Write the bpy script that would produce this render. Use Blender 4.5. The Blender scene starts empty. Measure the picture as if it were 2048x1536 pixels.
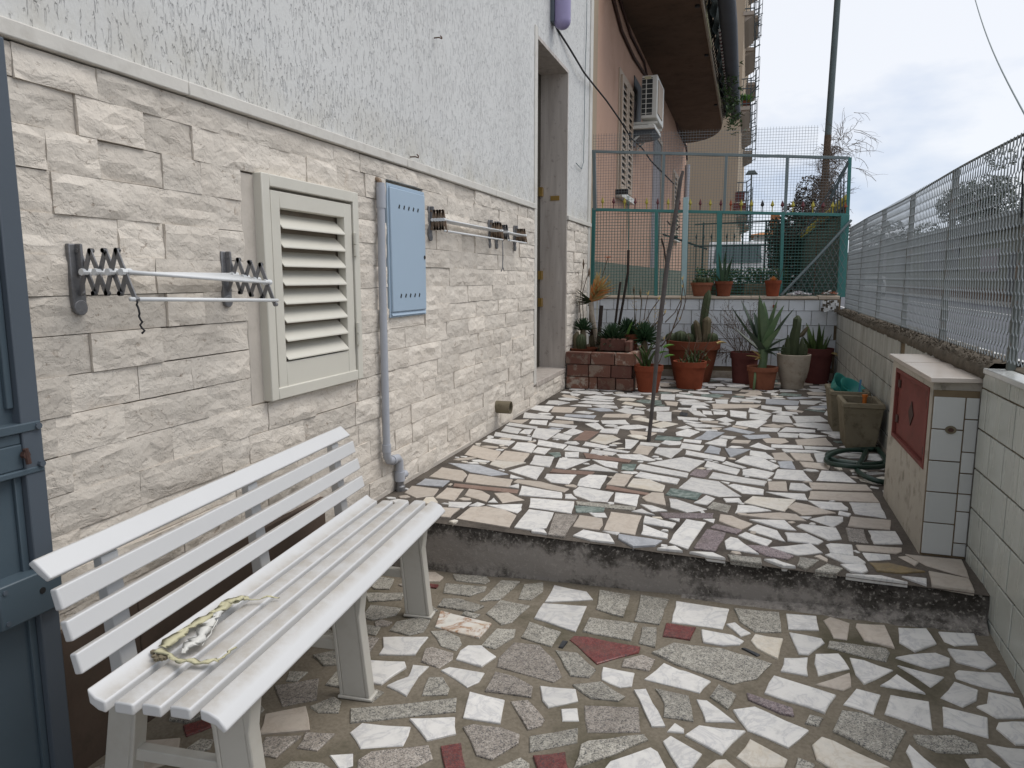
import bpy, math, random
import numpy as np
from mathutils import Vector, Matrix, noise as mnoise

random.seed(7)
S = bpy.context.scene
COL = S.collection
R_ = math.radians

# ------------------------------------------------------------------ camera
CAM = Vector((0.0, 0.0, 1.1))
FPX, CX, CY = 1440.0, 1024.0, 768.0          # focal length and centre, in photo pixels
fy = Vector((1496.0 - CX, CY - 557.0, -FPX)).normalized()
_p = math.atan2(fy.y, -fy.z)
up = Vector((0, math.cos(_p), math.sin(_p)))
right = fy.cross(up)
ROT = Matrix((right, fy, up))                # camera space -> world
cam_d = bpy.data.cameras.new('camera')
cam_d.sensor_width = 36.0
cam_d.lens = 36.0 * FPX / 2048.0
cam_d.clip_start = 0.05
cam_d.clip_end = 2000.0
cam = bpy.data.objects.new('camera', cam_d)
COL.objects.link(cam)
cam.matrix_world = Matrix.Translation(CAM) @ ROT.to_4x4()
S.camera = cam

# ------------------------------------------------------------------ sky and sun
SUN_EL, SUN_AZ = 58.0, 68.0                  # azimuth from +Y towards +X
W = bpy.data.worlds.new('World')
S.world = W
W.use_nodes = True
nt = W.node_tree
nt.nodes.clear()
out = nt.nodes.new('ShaderNodeOutputWorld')
bg = nt.nodes.new('ShaderNodeBackground')
bg.inputs['Strength'].default_value = 0.1
sky = nt.nodes.new('ShaderNodeTexSky')
sky.sky_type = 'NISHITA'
sky.sun_disc = False
sky.sun_elevation = R_(SUN_EL)
sky.sun_rotation = R_(SUN_AZ)
tc = nt.nodes.new('ShaderNodeTexCoord')
mp = nt.nodes.new('ShaderNodeMapping')
mp.inputs['Scale'].default_value = (1.6, 1.6, 4.2)
nz = nt.nodes.new('ShaderNodeTexNoise')
nz.inputs['Scale'].default_value = 1.5
nz.inputs['Detail'].default_value = 6.0
nz.inputs['Roughness'].default_value = 0.55
rp = nt.nodes.new('ShaderNodeValToRGB')
rp.color_ramp.elements[0].position = 0.37
rp.color_ramp.elements[0].color = (4.7, 5.4, 6.7, 1)
rp.color_ramp.elements[1].position = 0.55
rp.color_ramp.elements[1].color = (7.3, 7.45, 7.8, 1)
mx = nt.nodes.new('ShaderNodeMixRGB')
mx.inputs['Fac'].default_value = 0.88
nt.links.new(tc.outputs['Generated'], mp.inputs['Vector'])
nt.links.new(mp.outputs['Vector'], nz.inputs['Vector'])
nt.links.new(nz.outputs['Fac'], rp.inputs['Fac'])
nt.links.new(sky.outputs['Color'], mx.inputs['Color1'])
nt.links.new(rp.outputs['Color'], mx.inputs['Color2'])
nt.links.new(mx.outputs['Color'], bg.inputs['Color'])
nt.links.new(bg.outputs['Background'], out.inputs['Surface'])
sd = bpy.data.lights.new('sun', 'SUN')
sd.energy = 1.5
sd.angle = R_(40.0)
sd.color = (1.0, 0.965, 0.915)
sun = bpy.data.objects.new('sun', sd)
COL.objects.link(sun)
_sv = Vector((math.sin(R_(SUN_AZ)) * math.cos(R_(SUN_EL)), math.cos(R_(SUN_AZ)) * math.cos(R_(SUN_EL)), math.sin(R_(SUN_EL))))
sun.rotation_euler = _sv.to_track_quat('Z', 'Y').to_euler()
S.view_settings.view_transform = 'Standard'
S.view_settings.look = 'None'
S.view_settings.gamma = 1.0
S.view_settings.use_curve_mapping = False
S.view_settings.exposure = 0.40

# ------------------------------------------------------------------ geometry helpers
def ray(u, v):
    return ROT @ Vector((u - CX, CY - v, -FPX))
def gp(u, v, z=0.0):                         # where a photo point meets the level z
    r = ray(u, v); return CAM + r * ((z - CAM.z) / r.z)
def hx(u, v, x):                             # ... meets the upright plane x
    r = ray(u, v); return CAM + r * ((x - CAM.x) / r.x)
def hy(u, v, y):
    r = ray(u, v); return CAM + r * ((y - CAM.y) / r.y)

def zlow(x, y):                              # the sunken front pavement, slightly warped
    return -0.233 + 0.0525 * (x + 1.289) + 0.05 * max(0.0, x + 1.2) * (y - 2.85)
def glow(u, v):
    z = -0.2
    for _ in range(9):
        p = gp(u, v, z); z = zlow(p.x, p.y)
    return p
def xr(y):                                   # face of the right-hand boundary wall
    return 0.862 + 0.0115 * (y - 3.0)
def ystep(x):
    return 2.852 - 0.047 * x

class MB:
    def __init__(s): s.v = []; s.f = []; s.m = []
    def add(s, vs, fs):
        b = len(s.v); s.v += [tuple(v) for v in vs]; s.f += [tuple(i + b for i in f) for f in fs]; return s
    def box(s, a, b):
        x0, y0, z0 = a; x1, y1, z1 = b
        return s.add([(x0,y0,z0),(x1,y0,z0),(x1,y1,z0),(x0,y1,z0),(x0,y0,z1),(x1,y0,z1),(x1,y1,z1),(x0,y1,z1)],
                     [(0,3,2,1),(4,5,6,7),(0,1,5,4),(1,2,6,5),(2,3,7,6),(3,0,4,7)])
    def hexa(s, b4, t4):
        return s.add(list(b4) + list(t4), [(0,3,2,1),(4,5,6,7),(0,1,5,4),(1,2,6,5),(2,3,7,6),(3,0,4,7)])
    def bar(s, p, q, w, h=None, upv=(0,0,1)):    # rectangular bar from p to q
        p = Vector(p); q = Vector(q); h = h or w
        d = (q - p).normalized(); u = Vector(upv)
        if abs(d.dot(u)) > 0.98: u = Vector((1,0,0))
        a = d.cross(u).normalized(); c = a.cross(d).normalized()
        a *= w / 2; c *= h / 2
        return s.hexa([p-a-c, p+a-c, p+a+c, p-a+c], [q-a-c, q+a-c, q+a+c, q-a+c])
    def tube(s, path, r, n=8, cap=True):
        path = [Vector(p) for p in path]
        rs = r if isinstance(r, (list, tuple)) else [r] * len(path)
        prev = None; rings = []
        for i, p in enumerate(path):
            d = (path[min(i+1, len(path)-1)] - path[max(i-1, 0)]).normalized()
            if prev is None:
                a = d.cross(Vector((0,0,1)) if abs(d.z) < 0.9 else Vector((1,0,0))).normalized()
            else:
                a = (prev - d * prev.dot(d)).normalized()
            prev = a; b = d.cross(a)
            rings.append([p + (a * math.cos(2*math.pi*k/n) + b * math.sin(2*math.pi*k/n)) * rs[i] for k in range(n)])
        vs = [v for rg in rings for v in rg]; fs = []
        for i in range(len(rings) - 1):
            for k in range(n):
                k2 = (k + 1) % n
                fs.append((i*n+k, i*n+k2, (i+1)*n+k2, (i+1)*n+k))
        if cap:
            fs.append(tuple(range(n-1, -1, -1))); fs.append(tuple((len(rings)-1)*n + k for k in range(n)))
        return s.add(vs, fs)
    def lathe(s, prof, n=24, c=(0,0,0)):
        vs = []; fs = []
        for (r, z) in prof:
            for k in range(n):
                a = 2*math.pi*k/n
                vs.append((c[0] + r*math.cos(a), c[1] + r*math.sin(a), c[2] + z))
        for i in range(len(prof)-1):
            for k in range(n):
                k2 = (k+1) % n
                fs.append((i*n+k, i*n+k2, (i+1)*n+k2, (i+1)*n+k))
        return s.add(vs, fs)
    def prism(s, poly, d):                       # polygon of 3-D points pushed along d
        d = Vector(d); n = len(poly); P = [Vector(p) for p in poly]
        vs = P + [p + d for p in P]
        fs = [tuple(range(n-1, -1, -1)), tuple(range(n, 2*n))]
        for k in range(n):
            fs.append((k, (k+1) % n, n + (k+1) % n, n + k))
        return s.add(vs, fs)
    def build(s, name, mat, parent=None, smooth=False, bevel=0.0, seg=2, origin=None, kind=None, label=None):
        me = bpy.data.meshes.new(name)
        o3 = Vector(origin) if origin is not None else Vector((0,0,0))
        vs = s.v if origin is None else [(v[0]-o3.x, v[1]-o3.y, v[2]-o3.z) for v in s.v]
        me.from_pydata(vs, [], s.f); me.update()
        if smooth:
            me.polygons.foreach_set('use_smooth', [True] * len(me.polygons))
        me.materials.append(mat)
        o = link(name, me, parent, o3)
        if bevel:
            b = o.modifiers.new('bevel', 'BEVEL'); b.width = bevel; b.segments = seg; b.limit_method = 'ANGLE'; b.angle_limit = R_(35)
        if smooth == 'auto' or bevel:
            me.polygons.foreach_set('use_smooth', [True] * len(me.polygons))
            try: me.set_sharp_from_angle(angle=R_(38))
            except Exception: pass
        if kind: o['kind'] = kind
        if label: o['label'] = label
        return o

def link(name, me, parent=None, loc=(0,0,0)):
    o = bpy.data.objects.new(name, me)
    COL.objects.link(o)
    o.location = loc
    if parent is not None:
        o.parent = parent
        l = Vector((0,0,0)); q = parent
        while q is not None:
            l += PLOC.get(q.name, Vector((0,0,0))); break
        o.matrix_parent_inverse = Matrix.Translation(-l)
    PLOC[o.name] = Vector(loc)
    return o
PLOC = {}
def thing(name, label, cat, loc=(0,0,0), group=None):
    o = bpy.data.objects.new(name, None); COL.objects.link(o)
    o.empty_display_size = 0.1
    o.location = loc; PLOC[o.name] = Vector(loc)
    o['label'] = label; o['category'] = cat
    if group: o['group'] = group
    return o
def tag(o, label, cat, group=None):
    o['label'] = label; o['category'] = cat
    if group: o['group'] = group
    return o
def structure(o, kind='structure'):
    o['kind'] = kind; return o

# ------------------------------------------------------------------ materials
class M:
    def __init__(s, name, rough=0.7, spec=0.4, metal=0.0):
        s.mat = bpy.data.materials.new(name); s.mat.use_nodes = True
        s.t = s.mat.node_tree; s.n = s.t.nodes; s.b = s.n['Principled BSDF']
        s.b.inputs['Roughness'].default_value = rough
        s.b.inputs['Metallic'].default_value = metal
        s.b.inputs['Specular IOR Level'].default_value = spec
        s._geo = s._obj = s._tc = None
    def L(s, a, b): s.t.links.new(a, b)
    def geo(s):
        if not s._geo: s._geo = s.n.new('ShaderNodeNewGeometry')
        return s._geo.outputs['Position']
    def rnd(s):
        if not s._obj: s._obj = s.n.new('ShaderNodeObjectInfo')
        return s._obj.outputs['Random']
    def math(s, op, a, b=None, clamp=False):
        m = s.n.new('ShaderNodeMath'); m.operation = op; m.use_clamp = clamp
        for i, x in enumerate((a, b)):
            if x is None: continue
            if isinstance(x, (int, float)): m.inputs[i].default_value = x
            else: s.L(x, m.inputs[i])
        return m.outputs[0]
    def map(s, vec, scale=(1,1,1), rot=(0,0,0), loc=(0,0,0)):
        m = s.n.new('ShaderNodeMapping'); s.L(vec, m.inputs['Vector'])
        m.inputs['Scale'].default_value = scale; m.inputs['Rotation'].default_value = rot; m.inputs['Location'].default_value = loc
        return m.outputs[0]
    def jitter(s, amt=9.0):                     # world position shifted per object, so alike pieces differ
        c = s.n.new('ShaderNodeCombineXYZ'); r = s.math('MULTIPLY', s.rnd(), amt)
        for i in range(3): s.L(r, c.inputs[i])
        a = s.n.new('ShaderNodeVectorMath'); a.operation = 'ADD'; s.L(s.geo(), a.inputs[0]); s.L(c.outputs[0], a.inputs[1])
        return a.outputs[0]
    def noise(s, vec, scale, detail=4.0, rough=0.55, dist=0.0, out='Fac'):
        n = s.n.new('ShaderNodeTexNoise'); s.L(vec, n.inputs['Vector'])
        n.inputs['Scale'].default_value = scale; n.inputs['Detail'].default_value = detail
        n.inputs['Roughness'].default_value = rough; n.inputs['Distortion'].default_value = dist
        return n.outputs[out]
    def voro(s, vec, scale, out='Distance', feature='F1'):
        n = s.n.new('ShaderNodeTexVoronoi'); s.L(vec, n.inputs['Vector']); n.feature = feature
        n.inputs['Scale'].default_value = scale
        return n.outputs[out]
    def ramp(s, fac, stops):
        r = s.n.new('ShaderNodeValToRGB'); e = r.color_ramp.elements
        while len(e) > 1: e.remove(e[-1])
        for i, (p, c) in enumerate(stops):
            if isinstance(c, (int, float)): c = (c, c, c)
            q = e[0] if i == 0 else e.new(p)
            q.position = p; q.color = (c[0], c[1], c[2], 1)
        s.L(fac, r.inputs['Fac']); return r.outputs['Color']
    def mix(s, fac, a, b, mode='MIX'):
        m = s.n.new('ShaderNodeMixRGB'); m.blend_type = mode
        for i, x in zip(('Fac', 'Color1', 'Color2'), (fac, a, b)):
            if isinstance(x, (int, float)): m.inputs[i].default_value = x if i == 'Fac' else (x, x, x, 1)
            elif isinstance(x, tuple): m.inputs[i].default_value = (x[0], x[1], x[2], 1)
            else: s.L(x, m.inputs[i])
        return m.outputs[0]
    def sep(s, vec):
        n = s.n.new('ShaderNodeSeparateXYZ'); s.L(vec, n.inputs[0]); return n.outputs
    def color(s, c):
        if isinstance(c, tuple): s.b.inputs['Base Color'].default_value = (c[0], c[1], c[2], 1)
        else: s.L(c, s.b.inputs['Base Color'])
        return s
    def rough(s, r): s.L(r, s.b.inputs['Roughness']); return s
    def bump(s, h, strength=0.5, dist=0.01):
        b = s.n.new('ShaderNodeBump'); b.inputs['Strength'].default_value = strength; b.inputs['Distance'].default_value = dist
        prev = s.b.inputs['Normal'].links[0].from_socket if s.b.inputs['Normal'].links else None
        s.L(h, b.inputs['Height'])
        if prev: s.L(prev, b.inputs['Normal'])
        s.L(b.outputs[0], s.b.inputs['Normal']); return s

def simple(name, col, rough=0.6, var=0.18, scale=6.0, spec=0.4, metal=0.0, bump=0.15, bscale=60.0, grime=0.0, grimecol=(0.06,0.05,0.04)):
    m = M(name, rough, spec, metal)
    n = m.noise(m.geo(), scale, 5)
    c = m.mix(n, tuple(x*(1-var) for x in col), tuple(min(1, x*(1+var)) for x in col))
    if grime:
        g = m.ramp(m.noise(m.geo(), scale*2.3, 7, 0.65), [(0.52, 0), (0.72, 1)])
        c = m.mix(m.math('MULTIPLY', g, grime), c, grimecol)
    m.color(c)
    if bump: m.bump(m.noise(m.geo(), bscale, 4), bump, 0.004)
    return m.mat

MT = {}
# --- paving stones
def stone_mat(name, base, vein, veinamt=0.5, rough=0.38, tint=0.14, warm=None):
    m = M(name, rough, 0.45)
    p = m.jitter()
    n1 = m.noise(p, 9, 6, 0.6, 1.2)
    v = m.ramp(m.math('ABSOLUTE', m.math('SUBTRACT', n1, 0.5)), [(0.0, 1), (0.035, 0.25), (0.10, 0)])
    cl = m.noise(p, 5, 4)
    c = m.mix(m.math('MULTIPLY', v, veinamt), m.mix(cl, tuple(x*0.93 for x in base), tuple(min(0.9, x*1.06) for x in base)), vein)
    if warm: c = m.mix(m.ramp(m.noise(p, 3.2, 5, 0.6, 0.6), [(0.5, 0), (0.72, 0.75)]), c, warm)
    val = m.math('ADD', 1 - tint, m.math('MULTIPLY', m.rnd(), tint * 1.6))
    c = m.mix(1.0, c, m.mix(0, val, val), 'MULTIPLY')
    g = m.ramp(m.noise(m.geo(), 26, 7, 0.7), [(0.50, 0), (0.75, 0.6)])
    c = m.mix(g, c, tuple(x*0.62 for x in base))
    sp = m.ramp(m.voro(p, 55), [(0.0, 1), (0.06, 0)])
    c = m.mix(m.math('MULTIPLY', sp, m.ramp(m.noise(p, 17, 3), [(0.56, 0), (0.62, 0.8)])), c, (0.06, 0.055, 0.05))
    m.color(c)
    m.rough(m.math('ADD', rough - 0.08, m.math('MULTIPLY', m.noise(m.geo(), 14, 5), 0.35)))
    m.bump(m.noise(m.geo(), 70, 5), 0.18, 0.003)
    return m.mat
def granite_mat(name, a, b, c3, rough=0.5):
    m = M(name, rough, 0.4)
    p = m.jitter()
    v = m.n.new('ShaderNodeTexVoronoi'); m.L(p, v.inputs['Vector']); v.inputs['Scale'].default_value = 300
    s = m.sep(v.outputs['Color'])[0]
    c = m.ramp(s, [(0.0, (0.05,0.05,0.055)), (0.16, (0.07,0.07,0.075)), (0.21, a), (0.55, b), (0.8, c3), (1.0, tuple(x*1.15 for x in c3))])
    v2 = m.n.new('ShaderNodeTexVoronoi'); m.L(p, v2.inputs['Vector']); v2.inputs['Scale'].default_value = 85
    c = m.mix(0.35, c, m.ramp(m.sep(v2.outputs['Color'])[1], [(0, tuple(x*0.5 for x in a)), (0.5, a), (1, c3)]))
    val = m.math('ADD', 0.82, m.math('MULTIPLY', m.rnd(), 0.3))
    c = m.mix(1.0, c, m.mix(0, val, val), 'MULTIPLY')
    g = m.ramp(m.noise(m.geo(), 9, 6, 0.65), [(0.5, 0), (0.75, 0.55)])
    c = m.mix(g, c, (0.10, 0.085, 0.065))
    m.color(c); m.bump(m.noise(m.geo(), 120, 3), 0.2, 0.002)
    return m.mat
MT['W'] = stone_mat('white_marble', (0.69, 0.67, 0.635), (0.36, 0.36, 0.38), 0.5, 0.36)
MT['Y'] = stone_mat('cream_marble', (0.66, 0.62, 0.55), (0.42, 0.33, 0.22), 0.4, 0.4, warm=(0.58, 0.50, 0.38))
MT['U'] = stone_mat('rust_streaked_marble', (0.67, 0.64, 0.58), (0.30, 0.12, 0.03), 0.9, 0.4, warm=(0.50, 0.30, 0.10))
MT['A'] = stone_mat('beige_marble', (0.50, 0.44, 0.375), (0.34, 0.27, 0.21), 0.4, 0.42)
MT['B'] = stone_mat('grey_marble', (0.35, 0.36, 0.38), (0.55, 0.56, 0.58), 0.5, 0.4)
MT['E'] = stone_mat('green_marble', (0.10, 0.135, 0.12), (0.40, 0.45, 0.41), 0.7, 0.34)
MT['N'] = stone_mat('brown_marble', (0.21, 0.135, 0.105), (0.35, 0.27, 0.22), 0.3, 0.45)
MT['O'] = stone_mat('ochre_slate', (0.23, 0.17, 0.085), (0.12, 0.10, 0.07), 0.5, 0.5)
MT['K'] = stone_mat('black_granite', (0.03, 0.033, 0.038), (0.1, 0.1, 0.1), 0.2, 0.35)
MT['G'] = granite_mat('grey_granite', (0.22, 0.207, 0.178), (0.345, 0.322, 0.278), (0.47, 0.445, 0.385))
MT['P'] = granite_mat('pink_granite', (0.21, 0.183, 0.158), (0.32, 0.28, 0.243), (0.43, 0.39, 0.343))
MT['V'] = granite_mat('purple_granite', (0.16, 0.12, 0.125), (0.25, 0.19, 0.195), (0.32, 0.27, 0.27))
MT['R'] = granite_mat('red_granite', (0.13, 0.03, 0.03), (0.17, 0.045, 0.04), (0.22, 0.08, 0.07), 0.35)

def grout_mat(name, a, b, moss=(0.06, 0.055, 0.03)):
    m = M(name, 0.85, 0.25)
    c = m.mix(m.noise(m.geo(), 4, 6, 0.6), a, b)
    c = m.mix(m.ramp(m.noise(m.geo(), 2.1, 6, 0.7), [(0.48, 0), (0.66, 0.8)]), c, moss)
    c = m.mix(m.ramp(m.noise(m.geo(), 90, 3), [(0.35, 0.35), (0.6, 0)]), c, tuple(x*0.5 for x in a))
    m.color(c); m.bump(m.noise(m.geo(), 55, 6), 0.5, 0.006)
    return m.mat
MT['grout_low'] = grout_mat('sandy_mortar', (0.16, 0.135, 0.10), (0.235, 0.203, 0.158))
MT['grout_high'] = grout_mat('dark_mortar', (0.055, 0.044, 0.036), (0.165, 0.142, 0.118), (0.035, 0.029, 0.024))

# --- stained concrete of the step
m = M('stained_concrete', 0.9, 0.2)
z = m.sep(m.geo())
n1 = m.noise(m.geo(), 5.5, 8, 0.72); n2 = m.noise(m.geo(), 30, 6, 0.7)
base = m.mix(m.noise(m.geo(), 3, 6), (0.21, 0.19, 0.17), (0.34, 0.31, 0.28))
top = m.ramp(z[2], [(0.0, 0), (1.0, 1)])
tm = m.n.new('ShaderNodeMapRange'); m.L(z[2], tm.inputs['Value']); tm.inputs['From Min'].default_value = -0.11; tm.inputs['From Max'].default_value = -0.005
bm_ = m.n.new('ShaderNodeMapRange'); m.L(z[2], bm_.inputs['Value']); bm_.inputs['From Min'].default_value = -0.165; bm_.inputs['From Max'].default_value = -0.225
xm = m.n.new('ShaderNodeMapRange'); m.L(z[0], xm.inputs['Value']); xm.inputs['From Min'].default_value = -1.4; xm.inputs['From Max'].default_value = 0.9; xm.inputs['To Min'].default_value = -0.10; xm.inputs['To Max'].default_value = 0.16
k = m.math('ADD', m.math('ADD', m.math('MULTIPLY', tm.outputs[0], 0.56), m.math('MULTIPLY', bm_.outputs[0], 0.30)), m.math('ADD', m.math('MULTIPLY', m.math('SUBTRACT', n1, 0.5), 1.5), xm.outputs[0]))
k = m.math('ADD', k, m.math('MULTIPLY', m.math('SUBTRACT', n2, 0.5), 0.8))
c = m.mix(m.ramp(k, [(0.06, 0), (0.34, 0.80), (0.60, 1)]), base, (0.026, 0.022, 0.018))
c = m.mix(m.ramp(m.noise(m.geo(), 75, 4), [(0.56, 0), (0.66, 0.6)]), c, (0.36, 0.33, 0.29))
m.color(c); m.bump(m.noise(m.geo(), 22, 8, 0.7), 0.6, 0.012); m.bump(n2, 0.4, 0.006)
MT['riser'] = m.mat

# --- split-face cladding stone
m = M('split_limestone', 0.85, 0.25)
p = m.jitter(5.0)
wob = m.n.new('ShaderNodeVectorMath'); wob.operation = 'MULTIPLY_ADD'
m.L(m.noise(p, 9, 5, 0.6, 0, 'Color'), wob.inputs[0]); wob.inputs[1].default_value = (0.10, 0.10, 0.10); m.L(p, wob.inputs[2])
q = m.map(wob.outputs[0], (1, 1, 1.9))
h1 = m.voro(q, 13, 'Distance'); h2 = m.voro(q, 34, 'Distance')
ledge = m.ramp(m.noise(m.map(wob.outputs[0], (1, 1, 1.8)), 8.5, 7, 0.62), [(0.0, 0.1), (0.44, 0.25), (0.47, 0.62), (0.60, 0.70), (0.63, 1.0), (1.0, 1.0)])
h3 = m.noise(p, 55, 6, 0.65)
h = m.math('ADD', m.math('ADD', m.math('MULTIPLY', ledge, 0.55), m.math('ADD', m.math('MULTIPLY', h1, 0.45), m.math('MULTIPLY', h2, 0.24))), m.math('MULTIPLY', h3, 0.20))
c = m.mix(m.noise(p, 4.5, 6, 0.6), (0.575, 0.51, 0.435), (0.75, 0.695, 0.615))
val = m.math('ADD', 0.86, m.math('MULTIPLY', m.rnd(), 0.22))
c = m.mix(1.0, c, m.mix(0, val, val), 'MULTIPLY')
c = m.mix(m.ramp(m.noise(p, 8, 6, 0.7, 1.0), [(0.62, 0), (0.74, 0.40)]), c, (0.44, 0.34, 0.25))
c = m.mix(m.ramp(m.noise(m.geo(), 1.3, 5), [(0.45, 0), (0.75, 0.35)]), c, (0.38, 0.355, 0.32))
m.color(c); fl = m.noise(m.map(p, (1, 30, 42)), 1.0, 4, 0.6, 0.5)
flm = m.math('MULTIPLY', m.ramp(fl, [(0.0, 1), (0.31, 1), (0.37, 0)]), m.ramp(m.noise(p, 6, 4), [(0.42, 0), (0.56, 1)]))
c = m.mix(m.math('MULTIPLY', flm, 0.6), c, (0.24, 0.175, 0.125))
m.color(c)
m.bump(h, 0.58, 0.012); m.bump(m.noise(p, 95, 6, 0.7), 0.45, 0.004); m.bump(m.ramp(fl, [(0.30, 0), (0.38, 1)]), 0.4, 0.003)
MT['clad'] = m.mat
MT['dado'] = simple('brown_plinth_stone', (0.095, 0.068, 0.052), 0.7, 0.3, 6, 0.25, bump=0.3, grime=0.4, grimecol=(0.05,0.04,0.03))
MT['clad_back'] = simple('old_mortar', (0.27, 0.23, 0.185), 0.95, 0.3, 9, 0.1, bump=0.6, bscale=40)

# --- grooved plaster of the house
m = M('grooved_plaster', 0.8, 0.25)
q = m.map(m.geo(), (1, 88, 24), (R_(9), 0, 0))
g1 = m.noise(q, 1.0, 2.5, 0.5, 0.5)
msk = m.noise(m.geo(), 3.0, 3)
cut = m.math('ADD', g1, m.math('MULTIPLY', m.math('SUBTRACT', msk, 0.5), 0.16))
groove = m.ramp(cut, [(0.0, 0), (0.36, 0), (0.44, 1), (1, 1)])
fine = m.noise(m.map(m.geo(), (1, 130, 70)), 1.0, 4, 0.6)
c = m.mix(m.noise(m.geo(), 0.9, 5), (0.58, 0.58, 0.565), (0.675, 0.675, 0.655))
c = m.mix(m.ramp(cut, [(0.33, 0.36), (0.43, 0)]), c, (0.40, 0.405, 0.41))
st = m.noise(m.map(m.geo(), (1, 7, 0.5)), 1.0, 5, 0.6)
c = m.mix(m.ramp(st, [(0.52, 0), (0.75, 0.3)]), c, (0.47, 0.46, 0.44))
low = m.n.new('ShaderNodeMapRange'); m.L(m.sep(m.geo())[2], low.inputs['Value']); low.inputs['From Min'].default_value = 1.95; low.inputs['From Max'].default_value = 1.70
c = m.mix(m.math('MULTIPLY', low.outputs[0], m.ramp(m.noise(m.geo(), 5, 6, 0.7), [(0.35, 0.05), (0.65, 0.5)])), c, (0.46, 0.42, 0.33))
bl = m.ramp(m.noise(m.geo(), 1.6, 6, 0.65), [(0.50, 0), (0.75, 0.16)])
c = m.mix(bl, c, (0.42, 0.425, 0.42))
m.color(c); m.bump(groove, 0.8, 0.0055); m.bump(fine, 0.45, 0.004)
MT['plaster'] = m.mat
MT['trim'] = simple('pale_stone_trim', (0.60, 0.575, 0.525), 0.55, 0.12, 5, 0.35, bump=0.2, bscale=50, grime=0.35, grimecol=(0.33,0.30,0.25))
MT['smooth_plaster'] = simple('smooth_plaster', (0.50, 0.455, 0.40), 0.85, 0.18, 7, 0.2, bump=0.5, bscale=25, grime=0.3, grimecol=(0.3,0.27,0.22))

# veined jamb slabs
m = M('jamb_marble', 0.45, 0.4)
q = m.map(m.geo(), (14, 14, 1.3))
n1 = m.noise(q, 1.0, 6, 0.6, 0.6)
c = m.ramp(n1, [(0.25, (0.33, 0.285, 0.25)), (0.5, (0.46, 0.41, 0.365)), (0.75, (0.55, 0.50, 0.45))])
c = m.mix(m.ramp(m.noise(m.geo(), 18, 6, 0.7), [(0.58, 0), (0.66, 0.5)]), c, (0.22, 0.18, 0.16))
m.color(c)
MT['jamb'] = m.mat

def tile_mat(name, col, dirt, dirtcol, rough=0.22, streak=True):
    m = M(name, rough, 0.5)
    v = m.math('ADD', 0.93, m.math('MULTIPLY', m.rnd(), 0.12))
    c = m.mix(1.0, col, m.mix(0, v, v), 'MULTIPLY')
    q = m.map(m.geo(), (9, 9, 1.1)) if streak else m.map(m.geo(), (3, 3, 3))
    d = m.ramp(m.noise(q, 1.0, 7, 0.65), [(0.42, 0), (0.72, dirt)])
    c = m.mix(d, c, dirtcol)
    c = m.mix(m.ramp(m.noise(m.geo(), 6, 7, 0.7), [(0.52, 0), (0.78, dirt)]), c, tuple(x*0.75 for x in dirtcol))
    m.color(c); m.rough(m.math('ADD', rough, m.math('MULTIPLY', d, 0.5)))
    m.bump(m.noise(m.geo(), 7, 3), 0.08, 0.01)
    return m.mat
MT['tile_back'] = tile_mat('white_glazed_tile', (0.60, 0.62, 0.64), 0.25, (0.40, 0.39, 0.35), streak=False)
MT['tile_near'] = tile_mat('ivory_glazed_tile', (0.47, 0.485, 0.445), 0.35, (0.33, 0.33, 0.28))
MT['tile_far'] = tile_mat('grimy_tile', (0.42, 0.415, 0.375), 0.75, (0.20, 0.185, 0.15), 0.4)
MT['tile_box'] = tile_mat('box_tile', (0.49, 0.50, 0.485), 0.18, (0.42, 0.41, 0.36))
MT['tile_grout'] = simple('rusty_grout', (0.16, 0.12, 0.075), 0.9, 0.4, 12, 0.2, bump=0.3)
MT['render'] = simple('mossy_render', (0.40, 0.365, 0.31), 0.9, 0.2, 5, 0.2, bump=0.4, bscale=35, grime=0.65, grimecol=(0.07,0.065,0.04))
MT['cap_dirty'] = simple('mossy_coping', (0.105, 0.088, 0.068), 0.95, 0.5, 14, 0.15, bump=1.0, bscale=28, grime=0.7, grimecol=(0.035,0.032,0.02))
MT['cap_back'] = simple('terracotta_coping', (0.40, 0.33, 0.26), 0.8, 0.25, 8, 0.2, bump=0.4, grime=0.5, grimecol=(0.15,0.11,0.08))
MT['slab'] = simple('glazed_slab', (0.55, 0.49, 0.43), 0.25, 0.1, 4, 0.5, bump=0.08)
MT['red_metal'] = simple('dull_red_metal', (0.155, 0.042, 0.034), 0.65, 0.25, 6, 0.2, bump=0.15, grime=0.5, grimecol=(0.08,0.035,0.025))
MT['dark_rust'] = simple('dark_rust', (0.065, 0.035, 0.028), 0.8, 0.4, 20, 0.3)
MT['concrete'] = simple('mossy_concrete', (0.17, 0.145, 0.10), 0.95, 0.3, 7, 0.15, bump=0.7, bscale=30, grime=0.8, grimecol=(0.045,0.04,0.025))
MT['concrete_pale'] = simple('pale_cement', (0.36, 0.31, 0.25), 0.9, 0.25, 9, 0.2, bump=0.5, bscale=35, grime=0.5, grimecol=(0.17,0.12,0.08))
MT['soil'] = simple('dry_soil', (0.05, 0.037, 0.026), 1.0, 0.4, 30, 0.05, bump=1.0, bscale=50)
def terracotta(name, col):
    return simple(name, col, 0.85, 0.26, 9, 0.12, bump=0.25, bscale=40, grime=0.4, grimecol=(col[0]*0.45, col[1]*0.5, col[2]*0.6))
MT['terra'] = terracotta('terracotta', (0.165, 0.053, 0.029))
MT['terra_b'] = terracotta('bright_terracotta', (0.20, 0.052, 0.026))
MT['terra_d'] = terracotta('dark_terracotta', (0.115, 0.04, 0.035))
MT['terra_br'] = terracotta('brown_terracotta', (0.22, 0.085, 0.05))

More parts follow.
